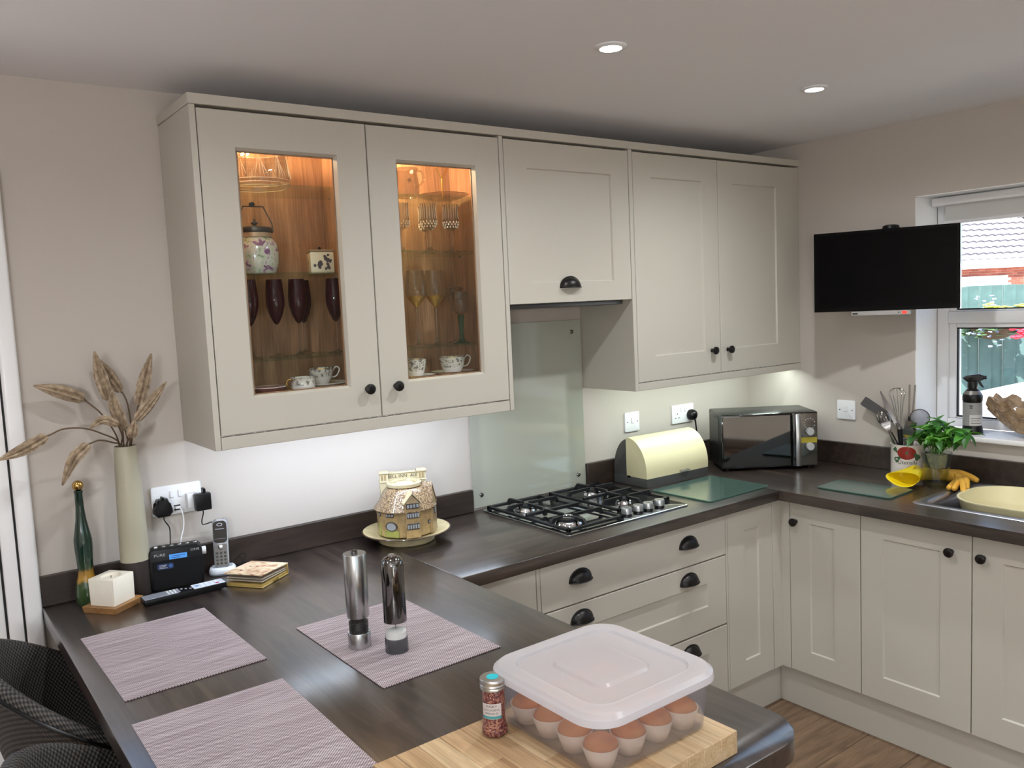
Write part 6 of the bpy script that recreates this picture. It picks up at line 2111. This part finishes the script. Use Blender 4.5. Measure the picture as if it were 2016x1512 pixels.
PLZ = ZL4
pst = []
for i in range(2):
    s = thing('tea_plate', 'white china tea plate, %s of two stacked at the bottom of the left cabinet' % ('lower', 'upper')[i], 'plate', (-2.3040, -0.145, PLZ + i * 0.0080), group='stacked tea plates')
    if i == 0:
        obj('plate_body', B().lathe([(0.001, 0.0), (0.050, 0.0), (0.056, 0.004), (0.082, 0.012), (0.0815, 0.0135), (0.055, 0.0065), (0.001, 0.0035)], 44), m_china, s)
        pl0 = s
    else:
        c = pl0.children[0].copy()
        COL.objects.link(c)
        c.parent = s
cup('tea_cup', 'white swag-patterned tea cup standing on the stack of tea plates', (-2.3040, -0.145, PLZ + 0.008 + 0.0045), R(-8), 0.040, 0.054)
cj = thing('cream_jug', 'small swag-patterned cream jug in front of the tea plates', 'jug', (-2.4030, -0.235, PLZ), R(12))
obj('jug_body', B().lathe([(0.001, 0), (0.028, 0), (0.031, 0.004), (0.036, 0.018), (0.035, 0.032), (0.034, 0.044), (0.037, 0.050), (0.035, 0.050), (0.032, 0.043), (0.033, 0.020), (0.001, 0.006)], 36), m_swag, cj)
obj('handle', B().tube(spline([(-0.033, 0, 0.042), (-0.052, 0, 0.046), (-0.056, 0, 0.030), (-0.035, 0, 0.014)], 6), 0.0022, 8), m_gilt, cj)
sd_ = thing('shell_dish', 'scalloped dark pink china dish at the bottom left of the left glass cabinet', 'dish', (-2.4960, -0.200, PLZ))
obj('dish_body', B().lathe([(0.001, 0.0), (0.022, 0.0), (0.026, 0.004), (0.044, 0.020), (0.050, 0.027), (0.047, 0.027), (0.041, 0.021), (0.022, 0.0065), (0.001, 0.005)], 40, flute=lambda i, z: 1 + 0.06 * cos(i * 2 * pi / 5) * min(1, z / 0.02)), plain('rose_china', (150, 96, 92), 0.25, noise=0.3, nscale=60, coat=0.3), sd_)
obj('gilt_rim', B().lathe([(0.0502, 0.0268), (0.0490, 0.0282), (0.0468, 0.0274)], 40, cap0=False, cap1=False, flute=lambda i, z: 1 + 0.06 * cos(i * 2 * pi / 5)), m_china, sd_)

# right glass cabinet
jg = thing('glass_jug', 'small clear amber-lit glass jug on the top shelf of the right glass cabinet', 'jug', (-1.9720, -0.170, ZR1))
obj('jug_body', B().lathe([(0.001, 0), (0.036, 0), (0.040, 0.004), (0.043, 0.024), (0.040, 0.055), (0.036, 0.078), (0.040, 0.094), (0.0385, 0.094), (0.0345, 0.078), (0.0385, 0.055), (0.0415, 0.024), (0.038, 0.007), (0.001, 0.006)], 40), m_crystal, jg)
obj('handle', B().tube(spline([(0.037, 0, 0.088), (0.060, 0, 0.088), (0.066, 0, 0.060), (0.041, 0, 0.034)], 6), 0.0035, 8), m_crystal, jg)
b = B()
for k in range(6):
    a = R(60 * k)
    b._faces([(-0.013 + 0.010 * cos(a - 0.35) * 0.4, -0.0430, 0.050 + 0.010 * sin(a - 0.35) * 0.4), (-0.013 + 0.013 * cos(a), -0.0428, 0.050 + 0.013 * sin(a)), (-0.013 + 0.010 * cos(a + 0.35) * 0.4, -0.0430, 0.050 + 0.010 * sin(a + 0.35) * 0.4), (-0.013, -0.0432, 0.050)], [(0, 1, 2, 3)])
obj('star_motif', b, m_gap, jg, kind='stuff')
ds_ = thing('handled_dish', 'shallow glass dish with a slim gold centre handle on the top shelf', 'dish', (-1.8200, -0.150, ZR1))
obj('dish_body', B().lathe([(0.001, 0), (0.045, 0), (0.060, 0.004), (0.088, 0.016), (0.087, 0.018), (0.058, 0.007), (0.001, 0.003)], 44, flute=lambda i, z: 1 + 0.03 * cos(i * 2 * pi / 4) * min(1, z / 0.01)), m_crystal, ds_)
obj('gold_foot', B().lathe([(0.012, 0.0034), (0.012, 0.008), (0.004, 0.012), (0.001, 0.012)], 20), m_gilt, ds_)
obj('centre_rod', B().tube([(0, 0, 0.012), (0, 0, 0.074)], 0.0026, 8), m_gilt, ds_)
obj('loop_handle', B().tube(spline([(0, 0, 0.073), (-0.022, 0, 0.108), (-0.020, 0, 0.128), (0, 0, 0.136), (0.020, 0, 0.128), (0.022, 0, 0.108), (0, 0, 0.073)], 6), 0.0024, 8), m_gilt, ds_)


def gobf(i, z):
    return 1.0 - (0.05 if (i % 2 and 0.085 < z < 0.17) else 0.0)


def make_goblet():
    t = thing('crystal_goblet', 'x', 'glass', (0, 0, 0), group='cut-crystal goblets')
    obj('bowl', B().lathe([(0.004, 0.072), (0.014, 0.077), (0.024, 0.087), (0.0275, 0.100), (0.0262, 0.120), (0.0250, 0.140), (0.0268, 0.160), (0.0256, 0.160), (0.0238, 0.140), (0.0250, 0.120), (0.0260, 0.101), (0.022, 0.090), (0.002, 0.080)], 36, flute=gobf), m_crystal, t, sharp=12)
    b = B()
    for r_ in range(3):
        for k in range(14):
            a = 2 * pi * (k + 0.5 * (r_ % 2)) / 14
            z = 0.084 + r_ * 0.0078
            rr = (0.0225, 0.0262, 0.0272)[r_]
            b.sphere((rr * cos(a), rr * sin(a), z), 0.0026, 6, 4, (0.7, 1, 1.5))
    obj('diamond_glints', b, plain('crystal_glints', (240, 226, 204), 0.1, coat=0.6) if 'crystal_glints' not in bpy.data.materials else bpy.data.materials['crystal_glints'], t, kind='stuff')  # pale beads paint the sparkle of the diamond cutting
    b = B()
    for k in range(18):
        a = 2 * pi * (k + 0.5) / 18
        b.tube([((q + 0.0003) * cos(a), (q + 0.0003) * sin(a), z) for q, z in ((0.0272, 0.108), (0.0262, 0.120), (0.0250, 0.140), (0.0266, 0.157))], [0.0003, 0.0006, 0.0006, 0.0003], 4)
    obj('flute_glints', b, bpy.data.materials['crystal_glints'], t, kind='stuff')  # thin pale lines paint glints down the fluted bowl
    obj('stem', B().lathe([(0.001, 0), (0.029, 0), (0.0285, 0.002), (0.010, 0.007), (0.0055, 0.018), (0.0075, 0.040), (0.0095, 0.054), (0.006, 0.066), (0.0055, 0.072), (0.001, 0.0722)], 24), m_crystal, t, sharp=15)
    return t


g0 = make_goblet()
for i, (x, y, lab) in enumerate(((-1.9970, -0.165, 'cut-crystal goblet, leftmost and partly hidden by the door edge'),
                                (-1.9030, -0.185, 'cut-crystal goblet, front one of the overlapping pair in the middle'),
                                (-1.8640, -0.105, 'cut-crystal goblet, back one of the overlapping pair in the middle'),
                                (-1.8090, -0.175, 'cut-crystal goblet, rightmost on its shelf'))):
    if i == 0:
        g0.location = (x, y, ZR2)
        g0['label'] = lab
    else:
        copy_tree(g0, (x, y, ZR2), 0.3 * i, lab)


def make_wine():
    t = thing('wine_glass', 'x', 'glass', (0, 0, 0), group='gold-based wine glasses')
    obj('bowl', B().lathe([(0.022, 0.150), (0.033, 0.165), (0.0365, 0.182), (0.034, 0.215), (0.029, 0.252), (0.0282, 0.252), (0.033, 0.215), (0.0355, 0.182), (0.032, 0.166)], 32, cap0=False, cap1=False), m_crystal, t)
    obj('gold_base', B().lathe([(0.004, 0.128), (0.012, 0.138), (0.0225, 0.150), (0.0332, 0.165), (0.0320, 0.166), (0.020, 0.151), (0.003, 0.136)], 32), m_goldg, t)
    obj('stem', B().lathe([(0.001, 0), (0.033, 0), (0.0325, 0.0016), (0.012, 0.005), (0.0050, 0.012), (0.0034, 0.03), (0.0034, 0.105), (0.0060, 0.126), (0.001, 0.128)], 24), m_crystal, t)
    return t


w0 = make_wine()
w0.location = (-1.9700, -0.190, ZR3)
w0['label'] = 'tall wine glass with amber base to its bowl, left one'
copy_tree(w0, (-1.8880, -0.175, ZR3), None, 'tall wine glass with amber base to its bowl, right one')
gg = thing('green_stem_glass', 'clear balloon glass on a thick pale green stem on the third shelf', 'glass', (-1.8140, -0.215, ZR3))
obj('bowl', B().lathe([(0.010, 0.098), (0.022, 0.108), (0.029, 0.126), (0.030, 0.146), (0.027, 0.176), (0.026, 0.176), (0.029, 0.146), (0.028, 0.126), (0.020, 0.109)], 30, cap0=True, cap1=False), m_crystal, gg)
obj('stem', B().lathe([(0.001, 0), (0.030, 0), (0.0295, 0.0025), (0.013, 0.008), (0.008, 0.02), (0.0085, 0.06), (0.012, 0.095), (0.010, 0.0978), (0.001, 0.0978)], 24), m_greeng, gg)
mg = thing('cocktail_glass', 'cone-shaped cocktail glass with dark spiral stripes at the right of the shelf', 'glass', (-1.7780, -0.120, ZR3))
obj('bowl', B().lathe([(0.003, 0.112), (0.010, 0.124), (0.026, 0.160), (0.037, 0.196), (0.036, 0.196), (0.025, 0.161), (0.002, 0.118)], 30), m_crystal, mg)
b = B()
pts = []
for i in range(120):
    f = i / 119
    a = f * 2 * pi * 6
    rr = 0.0108 + (0.0372 - 0.0108) * f
    pts.append((rr * cos(a), rr * sin(a), 0.125 + 0.070 * f))
obj('spiral_stripe', b.tube(pts, 0.0009, 4), plain('stripe_brown', (60, 50, 48), 0.3), mg)
obj('stem', B().lathe([(0.001, 0), (0.030, 0), (0.0295, 0.0016), (0.010, 0.005), (0.0040, 0.012), (0.0032, 0.04), (0.0032, 0.095), (0.004, 0.1118), (0.001, 0.1119)], 24), m_crystal, mg)
m_grey_swag = m_swag
saucer('white saucer under the left cup in the right glass cabinet', (-1.9900, -0.195, PLZ), 0.068)
cup('tea_cup', 'white patterned coffee cup on the left saucer in the right glass cabinet', (-1.9900, -0.195, PLZ + 0.0068), R(120), 0.037, 0.066)
saucer('white gilt-edged saucer under the right-hand cup in the right glass cabinet', (-1.8320, -0.175, PLZ), 0.078)
cup('tea_cup', 'white patterned tea cup with curly handle on the right-hand saucer', (-1.8320, -0.175, PLZ + 0.0068), R(-10), 0.046, 0.062)

# ------------------------------------------------------------------ outside the kitchen window
m_grass = plain('paving', (206, 200, 190), 0.85, noise=0.12, nscale=3)
gr = struct('ground_outside', B().box(0.3, 40, -12, 30, -0.30, -0.12), m_grass)
struct('ground_garden', B().box(-14, 0.29, 0.27, 14, -0.30, -0.12), m_grass)
struct('ground_patio', B().box(-14, 0.29, -22, -5.77, -0.30, -0.12), m_grass)
m_fence = plain('fence_green', (84, 112, 110), 0.8, noise=0.25, nscale=9)
dirv = V((0.805, -0.593, 0))
nrm = V((-0.593, -0.805, 0))
f0 = V((-3.382, -2.608, 0)) + V((0.917, 0.398, 0)) * 9.0
fn = thing('garden_fence', 'blue-green painted timber fence of vertical boards beyond the window', 'fence', (f0.x, f0.y, -0.12), math.atan2(dirv.y, dirv.x))
fb = None
rnd = random.Random(4)
for i in range(30):
    w_ = 0.118
    o = obj('board', B().box(0, w_ - 0.003, (i % 2) * 0.018, (i % 2) * 0.018 + 0.016, 0, 1.785 + rnd.uniform(-0.004, 0.004), 0.002, 1), m_fence, fn, loc=(-1.9 + i * (w_ - 0.006), 0, 0))
for z in (0.3, 1.5):
    obj('rail', B().box(-1.9, 1.6, 0.036, 0.076, z, z + 0.08), m_fence, fn)
gw = thing('garden_wall', 'low white rendered garden wall in bright sun below the fence', 'wall', (0.9, -0.04, -0.12))
m_rend = plain('white_render', (244, 242, 238), 0.8, bump=0.1)
obj('wall_body', B().box(0, 3.6, 0, 0.22, 0, 0.98, 0.004), m_rend, gw)
obj('coping', B().box(-0.02, 3.62, -0.03, 0.26, 0.98, 1.026, 0.008), m_rend, gw)

ga = thing('garage', 'neighbouring brick garage with a grey pantiled roof and white gutter', 'building', (19.44, 8.02, -0.12), math.atan2(dirv.y, dirv.x))
zo = 0.12
m_brick = [plain('brick_red_%s' % n, c, 0.85, noise=0.2, nscale=20) for n, c in (('a', (150, 78, 64)), ('b', (136, 70, 58)), ('c', (164, 92, 76)))]
m_mort = plain('mortar', (206, 188, 172), 0.9)
obj('wall_core', B().box(-3.0, 4.0, 0.012, 4.0, 0.0, 2.12 + zo), m_mort, ga)
bme = None
for r_ in range(9):
    z = 1.50 + r_ * 0.0655 + zo
    for c_ in range(19):
        x = -0.60 + c_ * 0.172 + (0.086 if r_ % 2 else 0)
        if x < 1.12 and z < 1.86 + zo:
            continue
        b_ = m_brick[rnd.choice((0, 0, 1, 2))]
        o = obj('brick', B().box(0, 0.162, 0, 0.03, 0, 0.056, 0.002, 1), b_, ga, loc=(x, 0, z))
obj('garage_door_frame', B().box(-2.0, 1.16, -0.03, 0.011, 0, 1.885 + zo, 0.004).box(1.10, 1.18, -0.045, 0.011, 0, 1.885 + zo, 0.004), m_upvc, ga)
for i in range(7):
    obj('door_panel', B().box(-1.9, 1.08, -0.046, -0.031, 0.06 + i * 0.26, 0.30 + i * 0.26, 0.004, 1), m_upvc, ga)
obj('fascia', B().box(-3.0, 4.0, -0.20, -0.16, 2.085 + zo, 2.22 + zo), m_upvc, ga)
obj('soffit', B().box(-3.0, 4.0, -0.16, 0.01, 2.085 + zo, 2.10 + zo), m_upvc, ga)
obj('gutter', B().tube([(-3.0, -0.25, 2.255 + zo), (4.0, -0.25, 2.255 + zo)], 0.052, 12), m_upvc, ga)
pit = R(35)
rx = M.Translation((0, -0.24, 2.27 + zo)) @ M.Rotation(pit, 4, 'X')
obj('roof_deck', B().box(-3.0, 4.0, 0.0, 4.0, -0.03, -0.004, m=rx), m_gap, ga)
m_tile = plain('roof_tile_grey', (124, 120, 128), 0.7, noise=0.15, nscale=6)
tw_ = 0.215
tb_ = B()
rows2 = []
prof = []
for k in range(13):
    f = k / 12
    prof.append((tw_ * 0.955 * f, 0.030 * (0.5 + 0.5 * sin(2 * pi * (f - 0.02) + 0.6))))
top_r = [[(x, -0.01, z + 0.052) for x, z in prof], [(x, 0.34, z + 0.012) for x, z in prof]]
low_r = [[(x, 0.34, z + 0.002) for x, z in prof], [(x, -0.01, z + 0.014) for x, z in prof]]
tb_.rings(top_r + low_r + [top_r[0]], False, False, False)
tile0 = obj('roof_tile', tb_, m_tile, ga, sharp=60)
first = True
for r_ in range(9):
    for c_ in range(15):
        o = tile0 if first else tile0.copy()
        if not first:
            COL.objects.link(o)
        first = False
        o.matrix_local = rx @ M.Translation((-0.80 + c_ * tw_, r_ * 0.297, 0.0))
obj('upper_roof', B().box(-3.0, 4.0, 9 * 0.297, 4.2, 0.0, 0.04, m=rx), m_tile, ga)

# flower basket on a crook
fbk = thing('hanging_basket', 'basket of blue, coral and purple flowers hung on the garden fence outside the window', 'flower basket', (4.5760, 0.8300, -0.12))
zb_ = 1.30 + 0.12
KB = 1.5
m_coir = plain('coir_liner', (84, 66, 46), 0.95, noise=0.4, nscale=60, bump=0.6)
obj('basket_bowl', B().lathe([(0.03, zb_ - 0.12), (0.12, zb_ - 0.10), (0.20, zb_ - 0.01), (0.19, zb_), (0.001, zb_ + 0.005)], 32), m_coir, fbk)
obj('wall_bracket', B().box(-0.02, 0.02, 0.15, 0.262, zb_ - 0.06, zb_ - 0.03, m=M.Rotation(math.atan2(dirv.y, dirv.x), 4, 'Z')), m_black, fbk)
uu = V((0.803, -0.596, 0)).normalized()     # to the right as the room sees it


def petals(name, mat, spots, size, flat=0.35, seed=0):
    r_ = random.Random(seed)
    b = B()
    size *= KB
    for (u, v, z) in spots:
        u, v, z = u * KB, v * KB, z * KB
        for q in range(5):
            a = 2 * pi * q / 5 + r_.uniform(0, 1)
            tilt = M.Rotation(r_.uniform(-0.7, 0.7), 4, 'X') @ M.Rotation(r_.uniform(-0.7, 0.7), 4, 'Y')
            c = V((u * uu.x + v * 0.593, u * uu.y + v * 0.805, zb_ + z))
            off = tilt @ V((cos(a) * size * 0.55, sin(a) * size * 0.55, 0))
            b.sphere(tuple(c + off), size * 0.55, 6, 4, (1, 1, flat))
    return obj(name, b, mat, fbk, kind='stuff')


def cloud(n, u0, u1, v0, v1, z0, z1, seed):
    r_ = random.Random(seed)
    return [(r_.uniform(u0, u1), r_.uniform(v0, v1), r_.uniform(z0, z1)) for _ in range(n)]


m_bluef = plain('lobelia_blue', (176, 190, 240), 0.6)
m_corf = plain('begonia_coral', (244, 62, 84), 0.5)
m_purf = plain('petunia_purple', (96, 72, 190), 0.6)
m_limel = plain('lime_leaf', (196, 206, 90), 0.6)
m_dgl = plain('dark_foliage', (70, 96, 62), 0.7)
petals('foliage', m_dgl, cloud(60, -0.20, 0.22, -0.14, 0.14, -0.05, 0.05, 2), 0.034, 0.3, 3)
petals('blue_flowers', m_bluef, cloud(46, -0.24, -0.02, -0.17, 0.05, -0.05, 0.06, 5) + cloud(14, -0.10, -0.02, -0.12, 0.05, 0.06, 0.19, 6) + cloud(5, -0.10, -0.04, -0.17, -0.12, -0.12, -0.05, 8), 0.012, 0.3, 6)
petals('coral_flowers', m_corf, cloud(9, 0.02, 0.09, -0.20, -0.13, -0.07, 0.03, 9) + cloud(4, -0.08, 0.0, -0.15, -0.08, 0.07, 0.09, 10), 0.034, 0.4, 7)
petals('purple_flowers', m_purf, cloud(26, 0.12, 0.27, -0.16, 0.08, -0.05, 0.06, 11), 0.021, 0.3, 8)
petals('lime_leaves', m_limel, cloud(12, -0.03, 0.12, -0.10, 0.02, 0.07, 0.125, 12), 0.034, 0.25, 9)

bpy.context.view_layer.update()
